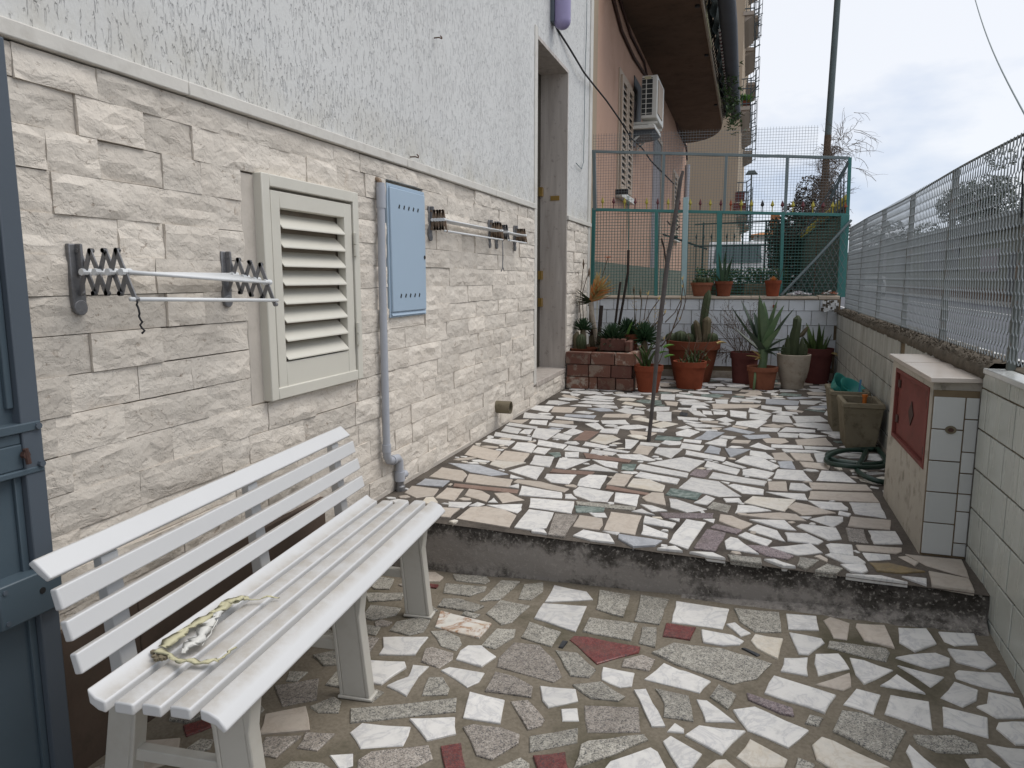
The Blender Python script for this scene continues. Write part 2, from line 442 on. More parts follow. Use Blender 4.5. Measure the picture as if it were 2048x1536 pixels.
# hollow bricks
m = M('hollow_brick', 0.9, 0.2)
p = m.jitter()
c = m.mix(m.rnd(), (0.12, 0.055, 0.043), (0.20, 0.10, 0.07))
c = m.mix(m.ramp(m.noise(p, 9, 6, 0.7), [(0.50, 0), (0.58, 0.85)]), c, m.mix(m.rnd(), (0.14, 0.085, 0.06), (0.40, 0.35, 0.29)))
c = m.mix(m.ramp(m.noise(p, 14, 5, 0.7), [(0.55, 0), (0.75, 0.7)]), c, (0.06, 0.05, 0.04))
m.color(c); m.bump(m.noise(p, 60, 5), 0.4, 0.004)
MT['brick'] = m.mat

# plastics and metals
m = M('white_plastic', 0.42, 0.45)
nrm = m.n.new('ShaderNodeNewGeometry')
upf = m.math('MAXIMUM', m.sep(nrm.outputs['Normal'])[2], 0.0)
c = m.mix(m.noise(m.geo(), 3, 4), (0.55, 0.55, 0.55), (0.61, 0.61, 0.605))
d = m.ramp(m.noise(m.map(m.geo(), (1, 1, 1)), 10, 8, 0.72), [(0.33, 0.15), (0.62, 0.85)])
c = m.mix(m.math('MULTIPLY', d, m.ramp(upf, [(0.8, 0.0), (0.97, 1.0)])), c, (0.40, 0.365, 0.315))
m.color(c); m.bump(m.noise(m.geo(), 160, 3), 0.06, 0.002)
MT['bench'] = m.mat
MT['bench_leg'] = simple('aged_plastic', (0.50, 0.48, 0.43), 0.5, 0.08, 4, 0.4, bump=0.05, grime=0.25, grimecol=(0.3,0.26,0.2))
MT['shutter'] = simple('ivory_aluminium', (0.60, 0.575, 0.50), 0.4, 0.05, 3, 0.45, bump=0.03, grime=0.15, grimecol=(0.42,0.39,0.33))
MT['shadow_gap'] = simple('shadow_black', (0.02, 0.02, 0.02), 0.7, 0.1, 3, 0.2, bump=0)  # flat black painted in for the shade inside gaps, slots, keyholes and pipe
MT['blue_metal'] = simple('pale_blue_metal', (0.345, 0.44, 0.535), 0.45, 0.05, 2.5, 0.4, bump=0.05, bscale=12)
MT['grey_pipe'] = simple('grey_paint', (0.38, 0.395, 0.43), 0.5, 0.08, 8, 0.4, bump=0.1)
MT['gate'] = simple('slate_blue_paint', (0.062, 0.088, 0.108), 0.42, 0.10, 3, 0.45, bump=0.08, bscale=20, grime=0.2, grimecol=(0.06,0.07,0.08))
MT['gate_edge'] = simple('slate_paint_edge', (0.075, 0.092, 0.112), 0.45, 0.10, 3, 0.45, bump=0.05)
MT['galv'] = simple('galvanised_strip', (0.19, 0.19, 0.195), 0.5, 0.4, 40, 0.5, 0.5, bump=0.2, grime=0.6, grimecol=(0.30,0.28,0.27))
MT['rusty'] = simple('rusted_strip', (0.23, 0.17, 0.12), 0.7, 0.5, 45, 0.4, 0.2, bump=0.3, grime=0.8, grimecol=(0.20,0.075,0.025))
MT['white_rod'] = simple('white_rod', (0.66, 0.67, 0.67), 0.4, 0.08, 9, 0.4, bump=0)
MT['black'] = simple('black_rubber', (0.02, 0.02, 0.022), 0.6, 0.2, 9, 0.3, bump=0)
MT['rust_wire'] = simple('rusty_wire', (0.10, 0.06, 0.04), 0.8, 0.3, 30, 0.2)
MT['door'] = simple('dark_door', (0.035, 0.03, 0.02), 0.35, 0.3, 3, 0.4)
MT['brass'] = simple('brass', (0.42, 0.27, 0.08), 0.4, 0.2, 9, 0.5, 0.7, bump=0)
MT['lamp'] = simple('lilac_glass', (0.27, 0.235, 0.40), 0.35, 0.12, 5, 0.5, bump=0)
MT['rail_grey'] = simple('grey_green_paint', (0.15, 0.185, 0.19), 0.55, 0.15, 6, 0.4, bump=0.1)
MT['rail_teal'] = simple('teal_paint', (0.04, 0.165, 0.15), 0.5, 0.15, 6, 0.4, bump=0.08)
MT['post_blue'] = simple('pale_aqua_paint', (0.30, 0.42, 0.43), 0.5, 0.08, 6, 0.4, bump=0.08)
MT['mesh_dark'] = simple('green_wire', (0.04, 0.115, 0.10), 0.55, 0.2, 5, 0.4, bump=0)
MT['mesh_grey'] = simple('grey_wire', (0.14, 0.155, 0.16), 0.55, 0.2, 5, 0.4, bump=0)
MT['xmesh'] = simple('zinc_mesh', (0.27, 0.295, 0.305), 0.45, 0.2, 5, 0.5, 0.3, bump=0)
MT['xpost'] = simple('weathered_post', (0.095, 0.105, 0.095), 0.7, 0.4, 9, 0.3, bump=0.3, grime=0.8, grimecol=(0.16,0.075,0.035))
MT['spike_y'] = simple('yellow_paint', (0.38, 0.32, 0.05), 0.55, 0.15, 9, 0.4, bump=0)
MT['spike_r'] = simple('maroon_paint', (0.12, 0.03, 0.035), 0.55, 0.15, 9, 0.4, bump=0)
MT['spike_o'] = simple('orange_paint', (0.30, 0.07, 0.03), 0.55, 0.15, 9, 0.4, bump=0)
MT['wood'] = simple('weathered_stick', (0.075, 0.066, 0.062), 0.85, 0.45, 16, 0.2, bump=0.6, bscale=60)
MT['twig'] = simple('dry_twig', (0.11, 0.08, 0.06), 0.9, 0.3, 30, 0.1, bump=0)
MT['stake'] = simple('dark_stake', (0.04, 0.032, 0.028), 0.9, 0.3, 30, 0.1, bump=0.2)
MT['hose'] = simple('dark_green_hose', (0.012, 0.032, 0.022), 0.4, 0.2, 9, 0.45, bump=0)
MT['teal_plastic'] = simple('teal_plastic', (0.03, 0.22, 0.19), 0.4, 0.15, 9, 0.45, bump=0)
MT['orange_plastic'] = simple('orange_plastic', (0.50, 0.14, 0.02), 0.4, 0.15, 9, 0.45, bump=0)
MT['blue_plastic'] = simple('blue_plastic', (0.06, 0.18, 0.30), 0.4, 0.15, 9, 0.45, bump=0)
MT['straw'] = simple('dry_husk', (0.50, 0.47, 0.31), 0.85, 0.25, 25, 0.2, bump=0.3)
MT['paper'] = simple('torn_paper', (0.63, 0.62, 0.58), 0.8, 0.12, 25, 0.2, bump=0.3)
def leafm(name, a, b, rough=0.45):
    m = M(name, rough, 0.4)
    c = m.mix(m.noise(m.geo(), 22, 4), a, b)
    v = m.math('ADD', 0.75, m.math('MULTIPLY', m.rnd(), 0.5))
    m.color(m.mix(1.0, c, m.mix(0, v, v), 'MULTIPLY')); return m.mat
MT['agave'] = leafm('agave_leaf', (0.075, 0.13, 0.07), (0.15, 0.215, 0.10))
MT['agave_dark'] = leafm('agave_shaded_leaf', (0.035, 0.06, 0.04), (0.07, 0.10, 0.06))
MT['aloe'] = leafm('aloe_leaf', (0.035, 0.065, 0.022), (0.085, 0.125, 0.035))
MT['rosette'] = leafm('rosette_leaf', (0.015, 0.035, 0.017), (0.035, 0.075, 0.03))
MT['bright_leaf'] = leafm('bright_leaf', (0.06, 0.16, 0.025), (0.13, 0.27, 0.05))
MT['dry_leaf'] = leafm('dry_aloe_leaf', (0.42, 0.30, 0.11), (0.52, 0.42, 0.19), 0.7)
MT['dry_red'] = leafm('red_aloe_leaf', (0.42, 0.12, 0.04), (0.50, 0.26, 0.08), 0.7)
MT['cactus'] = leafm('cactus_skin', (0.028, 0.042, 0.018), (0.06, 0.072, 0.03), 0.7)
MT['cactus_brown'] = leafm('old_cactus_skin', (0.075, 0.06, 0.035), (0.13, 0.105, 0.06), 0.8)
MT['flower'] = simple('orange_flower', (0.55, 0.12, 0.03), 0.6, 0.2, 30, 0.3, bump=0)
MT['hedge'] = leafm('hedge_leaf', (0.015, 0.028, 0.012), (0.045, 0.065, 0.025), 0.6)
MT['hedge_brown'] = leafm('brown_ivy_leaf', (0.035, 0.024, 0.015), (0.085, 0.055, 0.035), 0.7)
MT['tree_leaf'] = leafm('olive_leaf', (0.04, 0.055, 0.04), (0.10, 0.115, 0.085), 0.6)
MT['grass'] = leafm('low_green', (0.03, 0.07, 0.02), (0.06, 0.12, 0.035), 0.7)
MT['pink'] = simple('salmon_plaster', (0.46, 0.30, 0.225), 0.9, 0.22, 0.8, 0.15, bump=0.2, bscale=50, grime=0.6, grimecol=(0.36,0.22,0.15))
MT['tan'] = simple('tan_plaster', (0.37, 0.295, 0.215), 0.9, 0.08, 0.5, 0.15, bump=0.1)
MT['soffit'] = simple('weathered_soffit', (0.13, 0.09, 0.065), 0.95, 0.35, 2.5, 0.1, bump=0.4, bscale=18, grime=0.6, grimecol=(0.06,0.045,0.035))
MT['soffit_edge'] = simple('grey_slab_edge', (0.33, 0.28, 0.22), 0.9, 0.25, 5, 0.15, bump=0.3, grime=0.5, grimecol=(0.10,0.08,0.06))
MT['beige_slat'] = simple('beige_shutter', (0.42, 0.33, 0.25), 0.6, 0.1, 3, 0.3, bump=0)
MT['grey_door'] = simple('grey_door', (0.22, 0.20, 0.21), 0.6, 0.1, 3, 0.3, bump=0)
MT['white_metal'] = simple('white_enamel', (0.66, 0.65, 0.60), 0.45, 0.08, 4, 0.4, bump=0, grime=0.2, grimecol=(0.4,0.36,0.28))
MT['dark_netting'] = simple('dark_green_netting', (0.022, 0.032, 0.03), 0.8, 0.3, 18, 0.15, bump=0.3)
MT['grey_canvas'] = simple('rolled_grey_canvas', (0.10, 0.11, 0.125), 0.8, 0.15, 6, 0.15, bump=0.2)
MT['iron'] = simple('balcony_iron', (0.055, 0.07, 0.075), 0.6, 0.2, 5, 0.3, bump=0)
MT['slab_grey'] = simple('balcony_concrete', (0.34, 0.29, 0.24), 0.9, 0.1, 1, 0.15, bump=0)
MT['asphalt'] = simple('worn_asphalt', (0.115, 0.12, 0.135), 0.85, 0.15, 3, 0.25, bump=0.3, bscale=60)
MT['white_paint'] = simple('road_paint', (0.62, 0.62, 0.60), 0.7, 0.1, 8, 0.25, bump=0)
MT['kerb'] = simple('kerb_concrete', (0.32, 0.29, 0.26), 0.9, 0.15, 3, 0.2, bump=0.2)
MT['depot'] = simple('faded_green_render', (0.155, 0.165, 0.135), 0.9, 0.15, 0.4, 0.15, bump=0.05, grime=0.4, grimecol=(0.17,0.16,0.13))
MT['depot_dark'] = simple('dark_opening', (0.03, 0.034, 0.034), 0.5, 0.2, 1, 0.3, bump=0)
MT['depot_band'] = simple('depot_roof_band', (0.12, 0.13, 0.12), 0.9, 0.15, 0.4, 0.15, bump=0)
MT['ground'] = simple('bare_ground', (0.17, 0.15, 0.12), 0.95, 0.3, 0.3, 0.1, bump=0.2)
MT['yard'] = simple('grey_yard', (0.22, 0.21, 0.20), 0.9, 0.2, 1.5, 0.2, bump=0.2)
MT['sheet_green'] = simple('dark_green_sheet', (0.012, 0.06, 0.045), 0.5, 0.2, 3, 0.4, bump=0)
MT['orange_roof'] = simple('orange_roof_tile', (0.42, 0.19, 0.08), 0.9, 0.2, 2, 0.15, bump=0.2)
MT['white_house'] = simple('far_white_wall', (0.55, 0.55, 0.55), 0.9, 0.08, 0.5, 0.15, bump=0)
MT['car_white'] = simple('white_car_paint', (0.66, 0.67, 0.68), 0.25, 0.03, 1, 0.5, bump=0)
MT['glass_dark'] = simple('dark_glass', (0.04, 0.06, 0.065), 0.08, 0.1, 1, 0.6, bump=0)
MT['pole'] = simple('lamp_post_paint', (0.10, 0.125, 0.125), 0.6, 0.2, 4, 0.35, bump=0.1)
MT['pole_rust'] = simple('rusty_pole_foot', (0.12, 0.085, 0.06), 0.85, 0.3, 9, 0.2, bump=0.2)
MT['shard_white'] = simple('white_shards', (0.58, 0.58, 0.57), 0.5, 0.15, 30, 0.4, bump=0)
MT['shard_mix'] = simple('patterned_shards', (0.36, 0.33, 0.36), 0.5, 0.7, 55, 0.4, bump=0)

# =================================================================== GROUND AND PAVING
g = MB()
g.add([(-60,-20,-0.62),(900,-20,-0.62),(900,900,-0.62),(-60,900,-0.62)], [(0,1,2,3)])
structure(g.build('ground', MT['ground']))
r = MB(); r.box((1.45,-12,-0.5), (12.2,400,-0.25))
road = structure(r.build('road', MT['asphalt']))
for x in (4.3, 9.3):
    k = MB()
    y = 2.0
    k.box((x, -10, -0.2495), (x+0.12, 300, -0.246))
    k.build('lane_line', MT['white_paint'], road)
k = MB(); k.box((11.9,-12,-0.45), (13.6,400,-0.12))
structure(k.build('kerb', MT['kerb']))
k = MB(); k.box((1.0,-12,-0.5), (1.45,400,-0.13))
structure(k.build('pavement_edge', MT['kerb']))

# front pavement (sunken)
nx, ny = 26, 34
xs = [-1.77 + (xr(1.5)+0.03+1.77) * i / nx for i in range(nx+1)]
ys = [-1.2 + (2.99+1.2) * j / ny for j in range(ny+1)]
b = MB(); vs = []; fs = []
for j in range(ny+1):
    for i in range(nx+1):
        x, y = xs[i], ys[j]
        vs.append((x, y, zlow(x, y) - 0.004 + 0.003*mnoise.noise((x*6, y*6, 0))))
for j in range(ny):
    for i in range(nx):
        a = j*(nx+1)+i; fs.append((a, a+1, a+nx+2, a+nx+1))
b.add(vs, fs)
front = structure(b.build('front_pavement', MT['grout_low'], smooth=True))

# terrace: mortar bed with a front riser
b = MB(); vs = []; fs = []
nx, ny = 30, 60
for j in range(ny+1):
    for i in range(nx+1):
        x = -1.77 + (0.99+1.77) * i / nx
        y0 = ystep(x)
        y = y0 + (8.75 - y0) * j / ny
        edge = -0.007 if j == 0 else 0.0
        vs.append((x, y + (0.006*mnoise.noise((x*9, 0, 3)) if j == 0 else 0), -0.003 + edge + 0.002*mnoise.noise((x*5, y*5, 2))))
for j in range(ny):
    for i in range(nx):
        a = j*(nx+1)+i; fs.append((a, a+1, a+nx+2, a+nx+1))
b.add(vs, fs)
terrace = structure(b.build('terrace', MT['grout_high'], smooth=True))
b = MB(); vs = []; fs = []
nx, nz_ = 90, 12
for k in range(nz_+1):
    for i in range(nx+1):
        x = -1.77 + (0.93+1.77) * i / nx
        t = k / nz_
        z = -0.012 + (-0.30 + 0.012) * t
        y = ystep(x) + 0.002 + 0.010*mnoise.noise((x*3.1, z*6, 5)) + 0.004*mnoise.noise((x*14, z*20, 9)) - (0.008 if k > nz_*0.7 else 0)
        if k == 0: y = ystep(x) + 0.010; z = -0.0105
        vs.append((x, y, z))
for k in range(nz_):
    for i in range(nx):
        a = k*(nx+1)+i; fs.append((a, a+nx+1, a+nx+2, a+1))
b.add(vs, fs)
b.build('step_riser', MT['riser'], terrace, smooth=True)
# the crumbly fillet of dirt where step meets wall
b = MB(); vs = []; fs = []
n = 30
for i in range(n+1):
    t = i / n; x = -0.2 + (xr(2.8) - 0.004 + 0.2) * t
    y = ystep(x) ; h = 0.045 * t**2 + 0.004
    z0 = zlow(x, y - 0.03)
    wv = 0.6 + 0.4*mnoise.noise((x*20, 0, 1))
    vs += [(x, y + 0.004, z0 + h*(1+0.3*wv)), (x, y - 0.012 - 0.02*t*wv, z0 + h*0.5), (x, y - 0.03 - 0.05*t*wv, z0 - 0.006)]
for i in range(n):
    for q in range(2):
        a = i*3+q; fs.append((a, a+1, a+4, a+3))
b.add(vs, fs)
b.build('dirt_fillet', MT['riser'], terrace, smooth=True)

# ---- stones, traced in the photograph and laid on the floor they belong to
LOWA = """G 560,195 800,215 790,240 700,270 545,250|G 600,140 800,155 820,180 790,198 620,178|A 420,130 500,130 548,160 520,185 430,185|R 440,195 520,205 505,225 445,215|G 885,178 995,185 880,290 760,300|G 1020,200 1130,190 1130,240 1060,290 985,285|W 1195,208 1385,245 1422,290 1140,305|W 1130,315 1385,330 1320,478 1078,400|G 1460,235 1640,265 1600,390 1440,345|G 1700,265 1868,290 1810,435 1665,415|G 545,285 640,285 785,330 720,362 510,330|G 880,290 1055,325 950,420 885,437 795,370|U 530,355 828,430 755,515 497,450|G 1400,395 1685,430 1645,530 1360,475|G 1710,450 1795,455 1785,570 1690,545|R 1850,428 2025,455 1990,525 1830,505|G 1050,420 1235,480 1180,565 1000,510|G 860,460 970,465 960,510 850,580 770,560|G 470,475 560,470 640,510 655,550 620,590 530,560|W 192,512 458,510 380,612 170,610 195,570|G 230,470 270,420 400,395 470,410 430,480 340,500|P 440,575 480,565 605,600 600,640 520,690 415,650|W 690,560 770,560 855,625 770,682 620,640 645,590|P 960,540 1110,555 1195,640 1240,740 1190,775 1000,720 860,680 870,630|G 1200,585 1330,600 1440,700 1400,745 1290,735|R 1310,503 1400,510 1700,570 1690,600 1445,665 1285,525|K 1245,530 1275,535 1245,573 1220,568|P 1600,640 1710,612 1785,640 1750,705 1590,680|W 120,648 320,655 330,685 185,785 118,778|W 370,670 462,680 400,740 330,857 215,795 340,740|W 530,703 580,685 787,718 755,770 685,802|G 460,745 545,745 583,810 570,845 420,850|P 850,715 960,740 1070,800 1060,862 790,825|W 1480,683 1665,720 1650,795 1580,803 1473,755|W 1110,797 1320,815 1335,885 1160,920 1125,880|G 1300,790 1470,770 1610,860 1570,885 1410,870|W 700,830 905,880 880,1015 662,980|P 940,885 1040,875 1140,990 1120,1025 1040,1050|W 1235,930 1330,925 1340,1000 1242,1000|P 1370,910 1690,920 1700,1065 1390,1065|W 1660,820 1730,815 1845,1030 1765,1032|G 1785,810 1980,850 2010,1000 1835,975 1840,900|G 0,930 625,862 620,945 0,1010|W 347,990 615,980 620,1075 450,1115|W 0,1065 70,1010 355,1035 310,1145 60,1160|P 660,1035 720,1020 890,1040 995,1080 985,1130 830,1225 740,1200|G 1050,1090 1335,1040 1330,1125 1050,1180|R 530,1150 650,1130 680,1290 560,1290|R 1070,1205 1260,1185 1280,1290 1100,1290|P 45,1230 120,1180 460,1140 485,1220 380,1270 40,1290|G 1350,1140 1390,1120 1720,1080 1745,1110 1560,1190 1310,1275|W 1480,1290 1520,1240 1760,1155 1800,1180 1850,1276 1850,1330|G 830,1290 1000,1215 1050,1250 1050,1300|W 1855,1060 1900,1010 1955,1045 1955,1068|W -120,1200 18,1190 18,1260 -60,1285|W 1830,1120 1875,1088 2060,1195 2000,1276 1930,1290|G 90,250 320,250 300,290 110,300|G 60,390 120,320 300,340 270,380 130,410|G 30,420 180,450 150,500 40,480|G 60,870 150,810 200,830 130,890"""
LOWB = """W 5,300 318,345 300,410 280,463 -20,425|G 345,340 610,365 625,480 470,480 380,420|W 300,435 350,425 445,490 385,508|W 155,468 340,500 405,535 380,555 280,560 165,540|Y 470,492 635,520 605,640 480,575 445,530|K 390,575 410,575 500,615 480,622|W 652,375 830,390 845,470 665,465|A 910,393 1025,430 1010,525 930,515 870,412|A 1065,430 1230,440 1290,575 1110,530 1060,450|W 1310,457 1475,462 1535,550 1410,595 1315,540|W 1545,480 1755,490 1778,555 1640,560 1580,535|W 670,483 860,520 878,545 785,615 725,610|G 905,533 1240,575 1262,600 1240,655 895,570|W 640,635 780,632 780,740 620,710|W 825,608 960,605 1025,695 840,740 818,665|W 1025,630 1110,645 1280,705 1110,787 1060,730|W 1295,630 1450,605 1530,602 1615,635 1610,675 1500,695|W 1600,580 1815,600 1885,670 1820,700 1650,655|W 1305,675 1580,745 1500,805|W 1640,720 1660,705 1910,720 1990,835 1820,805 1650,750|A 825,787 1025,720 1035,800 990,822|W 1205,795 1300,730 1470,845|W 580,738 945,855 880,958 525,840 550,780|G 255,790 360,850 310,935 205,860|W 1065,812 1208,850 1165,962 988,905|W 1265,850 1490,890 1510,1055 1230,960|W 1640,770 1780,820 1770,880 1690,920 1558,865|W 1840,835 2048,875 2100,985 1890,985 1770,920 1830,905|W 1570,920 1835,985 1840,1100 1575,1035|V 420,840 690,930 700,975 620,960 430,880|W 125,875 185,880 355,1010 180,1005|W 340,940 465,922 785,1060 665,1160 425,1060|G 790,965 870,985 845,1030 762,1015|G 980,940 1100,955 1358,1060 1265,1235 925,1060|W 1900,1012 2048,1010 2120,1140 2000,1140 1885,1045|W 60,1085 140,1030 415,1065 275,1203|Y 360,1215 440,1110 660,1230 640,1279 450,1279|Y 805,1145 860,1097 930,1120 1260,1279 1000,1330 830,1230|G 1395,1085 1640,1085 1770,1140 1785,1190 1540,1185 1420,1130|W 1375,1140 1540,1285 1400,1290 1355,1180|W 1830,1140 2048,1170 2100,1290 1990,1290|W 1700,1225 1830,1220 1930,1290 1740,1290|Y 180,1279 240,1230 300,1228 370,1290|G 720,1220 820,1260 810,1300 700,1300|W -67,662 20,700 65,710 210,770 145,838 0,800 -180,755|G -137,602 -10,545 270,575 570,665 480,755 340,785 0,668"""
T1 = """A 500,378 690,420 640,487 440,440|A 715,415 885,435 840,497 650,475|Y 640,480 860,498 700,537 612,510|B 330,497 540,510 740,575 620,585 480,560|A 285,528 430,550 460,580 425,625 200,590|B 170,605 340,620 290,660 110,645|A 470,572 770,610 750,662 445,630|W 870,515 985,530 930,612 740,550|W 755,575 850,605 750,600|W 920,443 1055,455 1020,525 885,505|A 80,655 265,675 230,720 110,735 30,700|A 320,665 435,675 370,755 240,735|N 370,640 810,680 800,705 360,660|A 800,610 960,625 1155,675 1120,698 770,630|W 740,660 810,640 810,672|A 470,675 560,690 615,720 590,765 440,720|A 640,705 740,700 850,750 700,770|W 600,765 640,735 670,768|W 830,657 1105,700 1105,740 810,718|W 1180,690 1220,662 1460,700 1415,765 1300,758 1195,720|W 1125,712 1170,710 1210,745 1125,740|W 330,762 490,765 430,805 330,795|W 530,765 580,780 530,795 470,790|W 590,785 835,778 830,815 800,840|A 480,800 590,795 720,820 795,855 745,935 385,875|A 290,805 410,810 340,870 280,865|W 890,735 1190,760 1170,843 880,800|W 880,812 1050,835 1000,940 890,952 780,935|E 1190,790 1400,800 1390,830 1200,835|G 1200,762 1610,800 1600,822 1210,785|W 1470,703 1635,718 1615,795 1460,765|P 1060,840 1215,850 1125,998 1010,985|A 1225,852 1380,875 1385,920 1360,955 1180,930|W 1290,835 1400,838 1415,868 1330,865|W 890,948 985,952 1005,980 900,965|W 1180,990 1250,952 1430,985 1465,1040 1300,1020|A 1440,833 1650,860 1605,990 1390,955|W 1380,962 1500,972 1480,990|B 1490,985 1790,1030 1740,1060 1590,1068 1490,1015|W 1670,862 1885,910 1860,942 1660,910|W 1660,920 1830,985 1825,1015 1645,985|W 1755,1080 1880,1065 1930,1098|W 945,340 1140,375 1110,402 935,375|W 1150,380 1290,405 1285,428 1115,410|W 940,390 1030,400 985,440 905,425|W 800,355 900,360 935,375 895,430 760,400|W 1310,405 1480,430 1450,447 1295,432|W 1125,425 1222,425 1220,460 1125,458|E 1010,430 1090,425 1100,450 1060,460|N 1250,430 1580,480 1560,497 1270,465|W 1090,465 1300,475 1130,540 1060,530|W 1310,475 1490,495 1485,535 1400,520|W 1225,540 1330,505 1490,562|W 1475,440 1640,440 1745,478 1700,485 1500,465|W 1000,575 1205,580 1150,642 1030,630 985,600|N 1040,540 1330,560 1300,580 1020,562|W 1290,578 1415,585 1365,673 1210,650 1230,605|A 1475,570 1590,580 1530,658 1410,645|E 1515,505 1615,505 1590,550 1510,540|W 1640,505 1970,570 1960,600 1610,540|W 1640,558 1910,610 1890,645 1600,590|Y 1590,605 1700,608 1810,650 1790,695 1550,660|N 1410,650 1700,705 1690,720 1400,675|W 1385,310 1630,350 1575,405 1300,360|W 1265,355 1430,385 1390,400 1245,380|W 1410,395 1570,420 1550,428 1380,410|N 1260,275 1360,285 1270,345 1180,340|W 1180,260 1255,285 1170,310 1110,295|W 1080,295 1175,315 1145,345 1035,325|W 930,260 1100,275 1000,340 895,320|W 650,290 900,325 895,347 640,315|W 600,330 785,350 740,382 560,350|W 720,248 830,268 800,300 690,280|W 850,270 910,270 880,305 815,295|W 745,222 940,250 930,265 720,240|A 1630,378 1735,390 1690,445 1590,430|W 1640,355 1780,365 1760,385 1630,375|W 1760,395 1930,400 1850,468 1735,430|A 1720,700 1800,705 1815,790 1680,760 1650,735|W 1640,780 1720,790 1825,825 1720,830|W 1580,830 1650,812 1740,855|W 850,155 1050,180 1030,200 840,190|W 1065,180 1360,210 1330,222 1060,195|W 900,105 1050,110 1010,150 890,130|A 1050,115 1205,120 1170,155 1030,150|W 900,205 1010,210 1000,240 880,228|W 1020,225 1210,245 1190,262 1010,245|W 1370,210 1540,205 1570,235 1380,230|W 1260,230 1350,225 1395,262 1340,268|W 1380,265 1500,265 1480,300 1360,290|A 760,205 880,200 830,230 740,215|B 1130,165 1340,175 1320,195 1120,180|A 1400,165 1580,165 1560,190 1380,185"""
